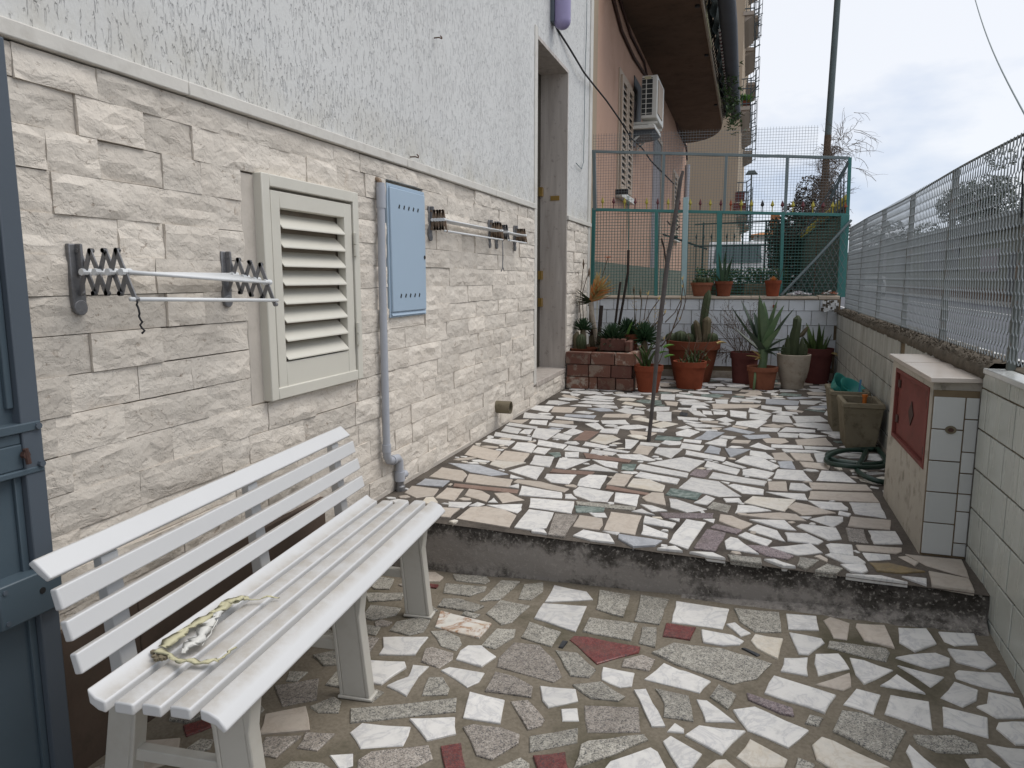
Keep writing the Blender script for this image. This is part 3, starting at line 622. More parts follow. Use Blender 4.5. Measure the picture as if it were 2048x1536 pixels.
T2 = """W 415,412 690,462 670,488 410,440|W 385,362 540,380 510,415 375,395|W 400,335 525,345 515,365 395,350|B 580,380 655,400 645,440 540,425|B 680,398 860,405 720,462|W 855,412 960,425 1020,470 960,470 850,445|W 820,450 930,460 1055,520 1000,550 750,490|W 560,487 785,545 760,580 540,525|W 690,483 830,530 800,535 660,500|W 150,500 400,460 545,488 440,558|V 480,540 590,550 540,600 440,580|W 600,560 970,625 950,655 570,600|W 800,545 870,535 1020,565 970,610 800,580|W 450,598 640,625 795,725 640,728 365,670|W 650,622 715,630 705,645|W 700,650 740,640 950,680 945,715 800,705|A 975,625 1100,625 1110,690 980,680|W 960,695 1230,710 1250,752 1160,745|W 1040,543 1215,552 1280,625 1010,605|W 1340,552 1490,560 1580,632 1305,618|A 1255,632 1650,648 1690,690 1275,680|A 1265,690 1690,705 1740,770 1250,745|W 1130,635 1220,640 1280,680 1240,690 1120,680|A 1160,768 1250,785 1440,840 1210,855 1105,800|W 1250,755 1480,770 1525,805 1520,822 1340,810|W 1530,768 1740,775 1785,875 1570,845|A 1540,865 1815,890 1810,955 1520,930|P 1505,940 1630,955 1665,1048 1530,1030|W 1660,960 1845,965 1895,1050 1700,1050|A 1575,1060 1890,1080 1890,1105 1850,1118 1600,1100|W 1620,1110 1810,1125 1815,1155 1660,1165|Y 870,728 1165,750 1090,830 810,770|W 770,785 870,790 1000,825 750,840|A 780,855 1060,838 1170,850 1240,895 1000,880|W 850,885 1090,890 1170,960 1050,945|W 1180,865 1275,865 1250,880|W 1260,880 1370,858 1490,865 1490,895 1420,935|W 1460,825 1545,845 1530,862 1455,850|G 600,765 725,790 700,840 560,805|W 670,740 780,738 800,765 690,765|W 300,740 350,745 560,815 420,835 310,800|W 555,718 615,740 560,785 470,770|E 310,670 525,705 490,752 275,715|V 235,840 605,840 600,875 270,875|W 300,878 375,880 370,900|W 530,880 615,880 605,908|A 650,850 730,860 870,915 790,955 640,895|W 420,883 553,905 430,1083 300,1040 330,985|V 560,950 690,975 620,1100 470,1080|V 580,940 620,915 800,960 760,985|W 840,955 900,920 1040,960 1095,1035|W 770,995 820,972 1005,1030 965,1068|W 680,1030 720,1003 770,1015 915,1122 690,1085|W 1170,930 1200,915 1440,940 1480,1018 1390,1028|W 1090,975 1240,980 1355,1035 1320,1055 1110,1030|W 980,1075 1270,1048 1350,1110 1180,1128|W 1370,1055 1400,1045 1550,1055 1560,1130 1400,1110|W 1365,1125 1400,1115 1590,1140 1645,1180 1630,1195 1500,1185|V 830,1060 960,1065 1155,1135 1110,1158 960,1130|G 700,1120 930,1145 935,1185 720,1160|W 440,1105 600,1110 685,1155 560,1145|W 950,1155 1020,1155 1165,1205 1080,1200|G 1190,1140 1330,1160 1240,1235 1175,1195|G 1380,1185 1490,1215 1450,1255 1300,1235|W 1470,1190 1640,1195 1660,1235 1620,1250 1540,1235|W 1100,1165 1155,1155 1155,1180|A 1290,1135 1330,1125 1385,1155 1380,1175|O 1670,1180 1800,1180 1960,1220 2050,1240 1900,1250 1720,1235|W 1510,1260 1750,1265 1930,1310 1800,1300|W 1890,1268 2060,1285 2060,1325|W 1000,370 1210,378 1220,400 1000,392|W 910,360 1030,405 960,405 850,385|A 1160,340 1370,325 1420,380 1180,378|W 1220,385 1450,395 1440,410 1230,405|W 1070,405 1300,415 1380,430 1090,425|A 1000,430 1090,425 1155,485 1020,475|A 1125,430 1265,435 1290,488 1165,480|W 1290,435 1380,430 1390,500 1310,490|B 1040,490 1140,485 1165,540 1060,530|A 1190,490 1400,505 1390,545 1220,525|W 545,365 650,330 700,340 690,388|B 520,310 560,280 680,290 580,340 470,335|W 660,310 760,318 730,335 640,325|A 740,340 860,345 840,365 720,360|B 800,310 980,305 1000,325 850,335|W 1040,290 1190,300 1180,325 1050,320|W 1190,295 1380,315 1240,330 1190,320|W 1095,255 1300,275 1300,290 1050,285|W 920,255 1060,262 1040,285 920,280|W 715,140 830,150 830,195 720,180|W 850,120 1000,160 930,165 840,150|W 850,165 1000,170 960,210 850,195|W 1010,170 1120,178 1145,225 1005,215|W 1140,180 1330,180 1390,215 1170,225|W 760,215 930,205 970,215 900,260 750,235|W 525,140 590,145 600,170 535,165|W 600,145 700,148 690,168 605,165|W 620,200 690,185 750,210 680,220|W 410,225 560,235 680,250 480,255|W 215,148 318,150 318,212 215,208|K 380,150 430,160 420,180 370,170|W 430,140 510,145 560,185 470,170|W 350,28 600,55 590,70 345,45|W 245,28 345,30 340,70 245,65|B 960,60 1190,75 1180,105 960,95|W 615,65 705,65 700,95 620,90|W 730,50 930,75 920,88 720,70|W 930,105 1070,120 1070,145 930,125|W 1085,110 1190,110 1170,135 1100,130|W 1190,70 1350,75 1290,100 1200,95|A 590,95 930,100 900,120 600,130|W 345,290 430,265 510,285 440,320 350,310|E 220,310 400,325 370,345 200,340|W 0,335 95,345 40,400 0,400"""
T3 = """A 1000,800 1440,845 1490,980 1160,885|A 1180,930 1490,990 1535,1085 1205,1035"""

class Occ:                                   # a 1 cm occupancy grid for laying the remaining stones
    def __init__(s, x0, x1, y0, y1, st=0.01):
        s.x0, s.y0, s.st = x0, y0, st
        s.nx = int((x1-x0)/st); s.ny = int((y1-y0)/st)
        s.g = np.zeros((s.ny, s.nx), bool)
    def mask(s, poly):
        P = np.array([(p[0], p[1]) for p in poly])
        i0 = max(0, int((P[:,0].min()-s.x0)/s.st)-1); i1 = min(s.nx, int((P[:,0].max()-s.x0)/s.st)+2)
        j0 = max(0, int((P[:,1].min()-s.y0)/s.st)-1); j1 = min(s.ny, int((P[:,1].max()-s.y0)/s.st)+2)
        if i1 <= i0 or j1 <= j0: return None
        X, Y = np.meshgrid(s.x0 + (np.arange(i0, i1)+.5)*s.st, s.y0 + (np.arange(j0, j1)+.5)*s.st)
        ins = np.zeros(X.shape, bool); n = len(P)
        for k in range(n):
            xa, ya = P[k]; xb, yb = P[(k+1) % n]
            c = ((ya > Y) != (yb > Y))
            with np.errstate(divide='ignore', invalid='ignore'):
                xi = (xb-xa)*(Y-ya)/(yb-ya+1e-12)+xa
            ins ^= (c & (X < xi))
        return (slice(j0, j1), slice(i0, i1)), ins
    def hit(s, poly):
        r = s.mask(poly)
        if r is None: return True
        return bool((s.g[r[0]] & r[1]).any())
    def frac(s, poly):
        r = s.mask(poly)
        if r is None or not r[1].any(): return 0
        return (s.g[r[0]] & r[1]).sum() / r[1].sum()
    def fill(s, poly):
        r = s.mask(poly)
        if r is not None: s.g[r[0]] |= r[1]

def grow(poly, d):
    c = sum((Vector((p[0], p[1])) for p in poly), Vector((0,0))) / len(poly)
    o = []
    for p in poly:
        v = Vector((p[0], p[1])) - c; l = v.length
        o.append(c + v * ((l + d) / max(l, 1e-6)))
    return o

def add_stone(kind, poly, zf, parent, thick=0.022, proud=0.0015):
    """one broken slab: slightly ragged outline, chamfered rim, bedded in the mortar"""
    P = [Vector((p[0], p[1])) for p in poly]
    area = sum(P[i].x*P[(i+1)%len(P)].y - P[(i+1)%len(P)].x*P[i].y for i in range(len(P)))
    if area < 0: P.reverse()
    c = sum(P, Vector((0,0))) / len(P)
    ring = []
    for i in range(len(P)):
        a, b2 = P[i], P[(i+1) % len(P)]
        ring.append(a)
        L = (b2-a).length
        if L > 0.07:
            nrm = Vector((b2.y-a.y, a.x-b2.x)) / L
            ns = 2 if L > 0.16 else 1
            for q in range(ns):
                t = (q+1)/(ns+1) + random.uniform(-.08, .08)
                ring.append(a.lerp(b2, t) + nrm * random.uniform(-0.0035, 0.003))
    h = proud + random.uniform(-0.0010, 0.0018)
    tx, ty = random.uniform(-.010, .010), random.uniform(-.010, .010)
    n = len(ring); vs = []
    for p in ring:
        vs.append((p.x-c.x, p.y-c.y, zf(p.x, p.y) - thick))
    for p in ring:
        vs.append((p.x-c.x, p.y-c.y, zf(p.x, p.y) + h - 0.0025))
    for p in ring:
        v = p - c; q = c + v * max(0.6, 1 - 0.003/max(v.length, .01))
        vs.append((q.x-c.x, q.y-c.y, zf(q.x, q.y) + h + tx*(q.x-c.x) + ty*(q.y-c.y)))
    fs = [tuple(range(2*n, 3*n))]
    for k in range(n):
        k2 = (k+1) % n
        fs.append((k, k2, n+k2, n+k)); fs.append((n+k, n+k2, 2*n+k2, 2*n+k))
    me = bpy.data.meshes.new('paving_stone'); 
    z0 = zf(c.x, c.y)
    me.from_pydata([(v[0], v[1], v[2]-z0) for v in vs], [], fs); me.update()
    me.materials.append(MT[kind])
    return link('paving_stone', me, parent, (c.x, c.y, z0))

def parse(txt, ox, oy, sc, fn):
    for item in txt.split('|'):
        k, *pts = item.split()
        yield k, [fn(ox + float(p.split(',')[0])/sc, oy + float(p.split(',')[1])/sc) for p in pts]

occL = Occ(-1.75, 0.90, -0.3, 2.9); occT = Occ(-1.75, 0.96, 2.75, 8.6)
def front_edge_ok(poly): return all(p.y > ystep(p.x) + 0.004 for p in poly)
for src, ox, oy, sc in ((LOWB, 1350, 1100, 2.934), (LOWA, 700, 1100, 2.9257)):
    for k, poly in parse(src, ox, oy, sc, glow):
        poly = [Vector((min(p.x, xr(p.y)-0.012), min(p.y, ystep(p.x)-0.012))) for p in poly]
        if occL.frac(poly) > 0.12: continue
        add_stone(k, poly, zlow, front); occL.fill(grow(poly, 0.012))
flat = lambda x, y: 0.0
nT = 0
for src, ox, oy, sc in ((T3, 1550, 900, 3.84), (T2, 1250, 780, 3.4133), (T1, 800, 780, 3.4133)):
    for k, poly in parse(src, ox, oy, sc, gp):
        poly = [Vector((max(-1.72, min(p.x, xr(p.y)-0.01)), max(p.y, ystep(p.x)+0.006))) for p in poly]
        if occT.frac(poly) > 0.15: continue
        add_stone(k, poly, flat, terrace); occT.fill(grow(poly, 0.010)); nT += 1
# places where no stone shows
occT.fill([Vector(p) for p in ((-1.76,2.7),(-1.70,2.7),(-1.70,8.7),(-1.76,8.7))])
occT.fill([Vector(p) for p in ((0.70,3.14),(1.0,3.14),(1.0,4.02),(0.70,4.02))])
occL.fill([Vector(p) for p in ((-1.8,-0.4),(-1.70,-0.4),(-1.70,2.9),(-1.8,2.9))])
for i in range(40):
    x = -1.76 + 2.7*i/39
    occL.fill([Vector((x-.04, ystep(x)-0.035)), Vector((x+.04, ystep(x)-0.035)), Vector((x+.04, 2.95)), Vector((x-.04, 2.95))])
    occT.fill([Vector((x-.04, 2.70)), Vector((x+.04, 2.70)), Vector((x+.04, ystep(x)+0.012)), Vector((x-.04, ystep(x)+0.012))])
for j in range(70):
    y = -0.3 + 9.0*j/69
    for oc in (occL, occT):
        oc.fill([Vector((xr(y)-0.012, y-.07)), Vector((xr(y)+.15, y-.07)), Vector((xr(y)+.15, y+.07)), Vector((xr(y)-0.012, y+.07))])
occT.fill([Vector(p) for p in ((-1.8,8.16),(1.0,8.5),(1.0,8.7),(-1.8,8.7))])
def rpoly(cx, cy, w, h, rot):
    n = random.choice((4, 4, 5, 5, 6)); o = []
    for k in range(n):
        a = 2*math.pi*(k + random.uniform(-.27, .27))/n + math.pi/4
        x = math.cos(a)*w/2*random.uniform(.85, 1.15); y = math.sin(a)*h/2*random.uniform(.85, 1.15)
        o.append(Vector((cx + x*math.cos(rot) - y*math.sin(rot), cy + x*math.sin(rot) + y*math.cos(rot))))
    return o
def scatter(oc, x0, x1, y0, y1, tries, sizes, kinds, zf, parent, gap, limit):
    cnt = 0
    for t in range(tries):
        if cnt >= limit: break
        s = sizes[0] + (sizes[1]-sizes[0]) * (1 - t/tries)**1.3
        w = s*random.uniform(.8, 1.35); h = s*random.uniform(.5, .9)
        cx, cy = random.uniform(x0, x1), random.uniform(y0, y1)
        P = rpoly(cx, cy, w, h, random.choice((0, random.uniform(-.5, .5), random.uniform(0, 3.1))))
        if oc.hit(P): continue
        add_stone(random.choice(kinds), P, zf, parent); oc.fill(grow(P, gap)); cnt += 1
scatter(occL, -1.68, -0.75, 0.75, 2.8, 4200, (0.07, 0.22), 'GGGGPGWRA', zlow, front, 0.018, 90)
scatter(occL, -1.68, 0.86, 0.2, 1.3, 1800, (0.10, 0.24), 'GWWGPWA', zlow, front, 0.018, 60)
scatter(occT, -1.70, 0.95, 4.6, 8.4, 9000, (0.06, 0.27), 'WWWWWAWBAWWEY', flat, terrace, 0.010, 200)
scatter(occT, -1.70, 0.95, 2.85, 4.8, 3000, (0.035, 0.12), 'WWAWAYW', flat, terrace, 0.008, 90)

# =================================================================== THE HOUSE ON THE LEFT
XW = -1.724
house = thing('white_house', 'white house with grooved plaster above pale split stone cladding on the left', 'house', (XW, 4.5, 0))
H0, H1 = -1.4, 8.17                          # extent along the wall
DY0, DY1, DZ0, DZ1 = 6.0, 7.06, 0.205, 3.045 # door recess
b = MB()
# plaster wall with the doorway left open
for (y0, y1, z0, z1) in ((H0, DY0-0.075, 1.70, 5.2), (DY1+0.024, H1, 1.70, 5.2), (DY0-0.075, DY1+0.024, DZ1+0.028, 5.2)):
    b.box((XW-0.35, y0, z0), (XW-0.006, y1, z1))
b.build('plaster_wall', MT['plaster'], house)
b = MB(); b.box((XW-0.4, H0, -0.6), (XW-0.022, DY0-0.073, 1.70)); b.box((XW-0.4, DY1+0.024, -0.6), (XW-0.022, H1, 1.70)); b.box((XW-0.4, DY0-0.073, -0.6), (XW-0.022, DY1+0.024, DZ0-0.046))
b.build('backing_wall', MT['clad_back'], house)
b = MB(); b.box((XW-0.4, H0, 5.2), (XW+0.1, H1, 5.35)); b.build('eaves_slab', MT['trim'], house)
# ledge strips
y = H0
segs = [(-1.4, 0.35), (0.353, 1.95), (1.953, 3.5), (3.503, 4.9), (4.903, DY0-0.078), (DY1+0.004, 8.17)]
for (y0, y1) in segs:
    b = MB(); b.box((XW-0.02, y0, 1.672), (XW+0.021, y1, 1.715))
    b.build('ledge_strip', MT['trim'], house, bevel=0.004)
# door recess: jambs, lintel, sill, door leaf
b = MB(); b.box((XW-0.33, DY0-0.075, DZ0-0.02), (XW+0.004, DY0, 3.13)); b.build('jamb', MT['trim'], house, bevel=0.003)
b = MB(); b.box((XW-0.33, DY1, DZ0-0.02), (XW-0.001, DY1+0.025, DZ1)); b.build('jamb', MT['jamb'], house)
b = MB(); b.box((XW-0.33, DY0, DZ1), (XW-0.001, DY1+0.025, DZ1+0.03)); b.build('lintel', MT['jamb'], house)
b = MB(); b.box((XW-0.33, DY0-0.01, DZ0-0.045), (XW+0.012, DY1+0.004, DZ0)); b.build('door_sill', MT['jamb'], house, bevel=0.004)
b = MB(); b.box((XW-0.31, DY0, DZ0), (XW-0.27, DY1, DZ1)); door = b.build('front_door', MT['door'], house)
for (y0, y1, z0, z1) in ((6.09, 6.97, 0.36, 1.05), (6.09, 6.97, 1.2, 2.2), (6.09, 6.97, 2.4, 2.96)):
    b = MB(); b.box((XW-0.272, y0, z0), (XW-0.262, y1, z1)); b.build('door_panel', MT['door'], door, bevel=0.005)
for z in (0.82, 1.09, 1.9):
    b = MB(); b.box((XW-0.272, DY1-0.07, z), (XW-0.235, DY1-0.01, z+0.085)); b.build('hinge', MT['brass'], door)
b = MB(); b.box((XW-0.165, DY1-0.006, 1.86), (XW-0.075, DY1+0.001, 1.905)); b.build('brass_plate', MT['brass'], house)
# corner quoin strip
b = MB(); b.box((XW-0.05, 8.045, 1.718), (XW+0.008, 8.172, 5.2)); b.build('corner_strip', MT['trim'], house)
b = MB(); b.box((XW-0.05, 8.06, -0.05), (XW+0.006, 8.172, 1.67)); b.build('corner_strip', MT['trim'], house)
b = MB(); b.box((XW-0.03, 2.200, 0.632), (XW-0.003, 2.30, 1.475)); b.box((XW-0.03, 2.30, 1.40), (XW-0.004, 2.973, 1.482))
b.build('mortar_patch', MT['smooth_plaster'], house, bevel=0.006)
b = MB(); vs = []
b.box((XW-0.02, 2.9, -0.02), (XW+0.006, 5.99, 0.02)); b.build('cement_skirting', MT['smooth_plaster'], house, bevel=0.004)

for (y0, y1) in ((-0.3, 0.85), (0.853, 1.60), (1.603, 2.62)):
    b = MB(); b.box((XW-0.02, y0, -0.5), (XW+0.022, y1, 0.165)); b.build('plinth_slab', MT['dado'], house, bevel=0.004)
# split-face stones, course by course
def rockface(y0, y1, z0, z1, seed):
    ny_, nz2 = max(3, int((y1-y0)/0.045)), 4
    vs = []; fs = []
    depth0 = random.uniform(-0.003, 0.009)
    cy, cz = (y0+y1)/2, (z0+z1)/2
    ph = random.uniform(0, 9)
    for k in range(nz2+1):
        for i in range(ny_+1):
            y = y0 + (y1-y0)*i/ny_; z = z0 + (z1-z0)*k/nz2
            n1 = mnoise.noise((y*9+seed, z*19, ph)); n2 = mnoise.noise((y*26, z*36+seed, ph))
            d = depth0 + 0.007*n1 + 0.0045*n2
            if 0 < i < ny_ and 0 < k < nz2: d += 0.002; y += random.uniform(-.008, .008); z += random.uniform(-.006, .006)
            else: d *= 0.75
            if i in (0, ny_) : d -= 0.001
            vs.append((max(-0.018, d), y-cy, z-cz))
    for k in range(nz2):
        for i in range(ny_):
            a = k*(ny_+1)+i
            if (i+k) % 2: fs += [(a, a+1, a+ny_+2), (a, a+ny_+2, a+ny_+1)]
            else: fs += [(a, a+1, a+ny_+1), (a+1, a+ny_+2, a+ny_+1)]
    rim = [i for i in range(ny_+1)] + [(k)*(ny_+1)+ny_ for k in range(1, nz2+1)] + [nz2*(ny_+1)+i for i in range(ny_-1, -1, -1)] + [k*(ny_+1) for k in range(nz2-1, 0, -1)]
    base = len(vs)
    for idx in rim:
        v = vs[idx]; vs.append((-0.03, v[1], v[2]))
    n = len(rim)
    for q in range(n):
        q2 = (q+1) % n
        fs.append((rim[q2], rim[q], base+q, base+q2))
    return vs, fs, (XW, cy, cz)

def holes(z0, z1):
    hs = []
    for (ya, yb_, za, zb_) in ((DY0-0.078, DY1+0.03, DZ0-0.044, 9), (2.200, 2.975, 0.632, 1.478), (3.282, 3.722, 0.902, 1.568)):
        if z1 > za + 0.004 and z0 < zb_ - 0.004: hs.append((ya, yb_, za, zb_))
    return hs
CO = 0.1060
z_base = 0.631 - 8*CO
pieces = []
for row in range(19):
    z0 = z_base + row*CO; z1 = min(z0 + CO, 1.668)
    if z1 - z0 < 0.02: continue
    ylo, yhi = (-1.3, 8.055) if z1 > 0.02 else (-1.3, 2.86)
    hs = sorted(holes(z0, z1))
    spans = []; y = ylo
    for (a, c_, za, zb_) in hs:
        if a > y: spans.append((y, a, z0, z1))
        if za - z0 > 0.018: spans.append((a, c_, z0, za))
        if z1 - zb_ > 0.018: spans.append((a, c_, zb_, z1))
        y = max(y, c_)
    if y < yhi: spans.append((y, yhi, z0, z1))
    for (a, c_, zlo_, zhi_) in spans:
        y = a
        while y < c_ - 0.02:
            L = random.choice((0.16, 0.22, 0.28, 0.33, 0.38, 0.45))*random.uniform(.9, 1.1)
            if c_ - (y+L) < 0.12: L = c_ - y
            if L > 0.55: L = L/2
            gy = random.choice((0.0003, 0.0007, 0.0014)); gz = random.choice((0.0001, 0.0003, 0.0022))
            pieces.append((y+gy, y+L-gy, zlo_+gz, zhi_-gz))
            y += L
# the 300 that show largest stay single, the rest are joined
def vis(p):
    cy = (p[0]+p[1])/2
    if cy < 1.18: return 0.0
    d = math.hypot(XW, cy); return (p[1]-p[0])*(p[3]-p[2]) * 1.7 / d**3
pieces.sort(key=vis, reverse=True)
rest = MB()
for i, pc in enumerate(pieces):
    vs, fs, o3 = rockface(*pc, seed=i*1.7)
    if i < 300:
        me = bpy.data.meshes.new('cladding_stone'); me.from_pydata(vs, [], fs); me.update(); me.materials.append(MT['clad'])
        link('cladding_stone', me, house, o3)
    else:
        rest.add([(v[0]+o3[0], v[1]+o3[1], v[2]+o3[2]) for v in vs], fs)
if rest.v: rest.build('cladding_stones', MT['clad'], house, kind='stuff')

# =================================================================== THINGS ON THE HOUSE WALL
# louvred shutter
sh = thing('louvred_shutter', 'ivory aluminium louvred shutter set low in the stone cladding', 'shutter', (XW, 2.66, 0.64))
SX = XW + 0.034
def frame_ring(x0, x1, y0, y1, z0, z1, w):
    b = MB()
    b.box((x0, y0, z0), (x1, y0+w, z1)); b.box((x0, y1-w, z0), (x1, y1, z1))
    b.box((x0, y0+w, z1-w), (x1, y1-w, z1)); b.box((x0, y0+w, z0), (x1, y1-w, z0+w)); return b
frame_ring(XW-0.02, SX, 2.274, 2.962, 0.638, 1.482, 0.046).build('outer_frame', MT['shutter'], sh, bevel=0.004)
b = MB(); b.box((XW-0.05, 2.29, 0.65), (XW-0.03, 2.95, 1.47)); b.build('back_board', MT['shadow_gap'], sh)
LX = SX - 0.006
leaf = MB()
ly0, ly1, lz0, lz1 = 2.3305, 2.9065, 0.654, 1.4255
oy0, oy1, oz0, oz1 = 2.384, 2.846, 0.778, 1.364
leaf.box((XW-.012, ly0, lz0), (LX, oy0, lz1)); leaf.box((XW-.012, oy1, lz0), (LX, ly1, lz1))
leaf.box((XW-.012, oy0, oz1), (LX, oy1, lz1)); leaf.box((XW-.012, oy0, lz0), (LX, oy1, oz0))
lf = leaf.build('shutter_leaf', MT['shutter'], sh, bevel=0.003)
ns = 8
for i in range(ns):
    z = oz0 + 0.012 + (oz1-oz0-0.01)*(i)/ns
    p = []
    for t, th in ((0, 0), (0.33, 0.004), (0.66, 0.005), (1, 0)):
        p.append((XW-0.026 + (0.060)*(1-t), z + 0.057*t + th*0.8))
    low = [(x, zz-0.007) for (x, zz) in reversed(p)]
    prof = p + low
    b = MB(); b.prism([(x, oy0+0.004, zz) for (x, zz) in prof], (0, oy1-oy0-0.008, 0))
    b.build('slat', MT['shutter'], lf, bevel=0.002)
for z in (1.20, 0.80):
    for dz in (0, 0.052):
        b = MB(); b.tube([(SX+0.005, 2.917, z+dz), (SX+0.005, 2.917, z+dz+0.049)], 0.011, 10); b.build('hinge', MT['shutter'], sh, smooth='auto')

# pale blue meter cabinet
cab = thing('meter_cabinet', 'pale blue metal meter cabinet door with vent holes on the stone wall', 'cabinet', (XW, 3.52, 0.91))
frame_ring(XW-0.02, XW+0.010, 3.285, 3.720, 0.902, 1.568, 0.016).build('cabinet_frame', MT['blue_metal'], cab, bevel=0.002)
b = MB(); b.box((XW-0.01, 3.298, 0.93), (XW+0.022, 3.702, 1.55)); cd = b.build('cabinet_door', MT['blue_metal'], cab, bevel=0.005)
b = MB(); b.hexa([(XW+0.0, 3.298, 0.912), (XW+0.02, 3.298, 0.912), (XW+0.02, 3.702, 0.912), (XW+0.0, 3.702, 0.912)],
               [(XW+0.0, 3.298, 0.929), (XW+0.012, 3.298, 0.929), (XW+0.012, 3.702, 0.929), (XW+0.0, 3.702, 0.929)])
b.build('bottom_fold', MT['blue_metal'], cd)
for z in (1.462, 1.012):
    for i in range(5):
        y = 3.39 + 0.055*i
        b = MB(); b.bar((XW+0.0228, y+0.005, z+0.008), (XW+0.0228, y-0.005, z-0.010), 0.0014, 0.011, (0,1,0)); b.build('vent_slot', MT['shadow_gap'], cd)
b = MB(); b.tube([(XW+0.018, 3.685, 1.215), (XW+0.0242, 3.685, 1.215)], 0.011, 10); b.build('key_hole', MT['shadow_gap'], cd)

# gas pipe
gpipe = thing('gas_pipe', 'thin grey painted pipe running down the wall beside the blue cabinet', 'pipe', (XW, 3.22, 0.0))
PX = XW + 0.034; PY = 3.168
b = MB(); b.tube([(PX, PY+0.008, 1.50), (PX, PY, 1.2), (PX, PY, 0.27)], 0.0185, 12); b.build('riser', MT['grey_pipe'], gpipe, smooth='auto')
b = MB(); b.tube([(PX, PY+0.008, 1.435), (PX, PY+0.008, 1.535)], 0.0225, 12); b.tube([(PX, PY+0.008, 1.53), (PX, PY+0.008, 1.552)], 0.019, 12); b.build('socket', MT['grey_pipe'], gpipe, smooth='auto')
b = MB(); b.tube([(PX, PY+0.008, 1.545), (PX-0.01, PY+0.012, 1.565), (PX-0.04, PY+0.02, 1.575)], 0.012, 8); b.build('pipe_end', MT['rusty'], gpipe, smooth=True)
b = MB(); b.tube([(PX, PY, 0.275), (PX, PY, 0.235)], 0.0225, 12)
b.tube([(PX, PY, 0.25), (PX, PY+0.004, 0.21), (PX, PY+0.02, 0.188), (PX, PY+0.06, 0.18)], 0.0205, 12); b.build('elbow', MT['grey_pipe'], gpipe, smooth='auto')
b = MB(); b.tube([(PX, PY+0.055, 0.18), (PX, PY+0.075, 0.18)], 0.025, 12); b.build('coupling', MT['grey_pipe'], gpipe, smooth='auto')
b = MB(); b.tube([(PX, PY+0.07, 0.18), (PX, PY+0.115, 0.178), (PX, PY+0.135, 0.16), (PX, PY+0.137, 0.06)], 0.021, 12); b.build('elbow', MT['grey_pipe'], gpipe, smooth='auto')
b = MB(); b.tube([(PX, PY+0.137, 0.10), (PX, PY+0.137, 0.05)], 0.027, 12)
b.tube([(PX, PY+0.137, 0.075), (PX+0.01, PY+0.185, 0.078)], 0.020, 10); b.build('tee_fitting', MT['grey_pipe'], gpipe, smooth='auto')
b = MB(); b.tube([(PX+0.010, PY+0.186, 0.078), (PX+0.0105, PY+0.189, 0.078)], 0.012, 10); b.build('plug', MT['pole_rust'], gpipe)
b = MB(); b.tube([(PX, PY+0.137, 0.05), (PX, PY+0.137, 0.026), (PX+0.002, PY+0.137, 0.02), (PX+0.004, PY+0.139, -0.045)], [0.020,0.020,0.025,0.024], 12); b.build('flaking_joint', MT['galv'], gpipe, smooth='auto')

# drain stub
ds = thing('drain_stub', 'short grey drain pipe poking out low from the stone wall', 'pipe', (XW, 4.93, 0.17))
b = MB(); n = 18
pr = []
for (x, r_) in ((-0.03, 0.046), (0.115, 0.046), (0.115, 0.041), (0.0, 0.040)):
    pr.append([(XW+x, 4.935+r_*math.cos(2*math.pi*k/n), 0.165+r_*math.sin(2*math.pi*k/n)) for k in range(n)])
vs = [v for q in pr for v in q]; fs = []
for i in range(3):
    for k in range(n):
        fs.append((i*n+k, i*n+(k+1)%n, (i+1)*n+(k+1)%n, (i+1)*n+k))
b.add(vs, fs); b.build('pipe_wall', MT['concrete'], ds, smooth='auto')
b = MB(); b.tube([(XW+0.01, 4.935, 0.165), (XW+0.02, 4.935, 0.165)], 0.040, 14); b.build('pipe_inside', MT['shadow_gap'], ds)

# wall lamp, hooks, cable
lampo = thing('wall_lamp', 'lilac capsule shaped wall lamp above the doorway', 'lamp', (XW, 6.47, 3.3))
b = MB(); vs = []; fs = []; n = 20; rows = []
for i in range(9):
    a = math.pi/2 * i/8
    rows.append((0.075*math.sin(a) if i else 0.002, 3.245 - 0.0 + 0.075*(1-math.cos(a))))
rows += [(0.075, 3.60)]
for i in range(1, 9):
    a = math.pi/2 * i/8; rows.append((max(0.002, 0.075*math.cos(a)), 3.60 + 0.075*math.sin(a)))
b.lathe([(r_, z) for r_, z in rows], 20, (XW+0.085, 6.47, 0)); b.build('lamp_shade', MT['lamp'], lampo, smooth=True)
b = MB(); b.box((XW-0.01, 6.405, 3.30), (XW+0.03, 6.535, 3.60)); b.build('lamp_base', MT['gate_edge'], lampo, bevel=0.01)
for (u, v, lab) in ((868, 76, 'small rusty hook high on the grooved plaster wall'), (820, 314, 'small rusty hook just above the ledge near the blue cabinet')):
    p = hx(u, v, XW)
    b = MB(); b.tube([p, p+Vector((0.03, 0.0, 0.0)), p+Vector((0.042, 0.012, -0.004)), p+Vector((0.038, 0.024, 0.006)), p+Vector((0.028, 0.026, 0.016))], 0.0035, 6)
    tag(b.build('wall_hook', MT['rust_wire'], smooth=True), lab, 'hook')
pts = []
for (u, v, y) in ((1062,-12,6.02), (1072,0,6.15), (1108,48,6.55), (1140,98,7.0), (1168,145,7.5), (1186,168,8.05), (1212,200,8.4), (1240,240,8.9), (1262,276,9.3), (1284,296,9.7), (1302,322,10.0), (1325,345,10.4), (1348,368,10.8)):
    pts.append(hy(u, v, y))
b = MB(); b.tube(pts, 0.0095, 7)
tag(b.build('slack_cable', MT['black'], smooth=True), 'black slack cable running from the white house across to the pink one', 'cable')
pts = [hx(1174, -10, XW+0.012), hx(1173, 60, XW+0.012), hx(1170, 150, XW+0.012), hx(1169, 230, XW+0.012), hx(1167, 325, XW+0.012), hx(1163, 338, XW+0.012), hx(1152, 326, XW+0.012)]
b = MB(); b.tube(pts, 0.004, 6)
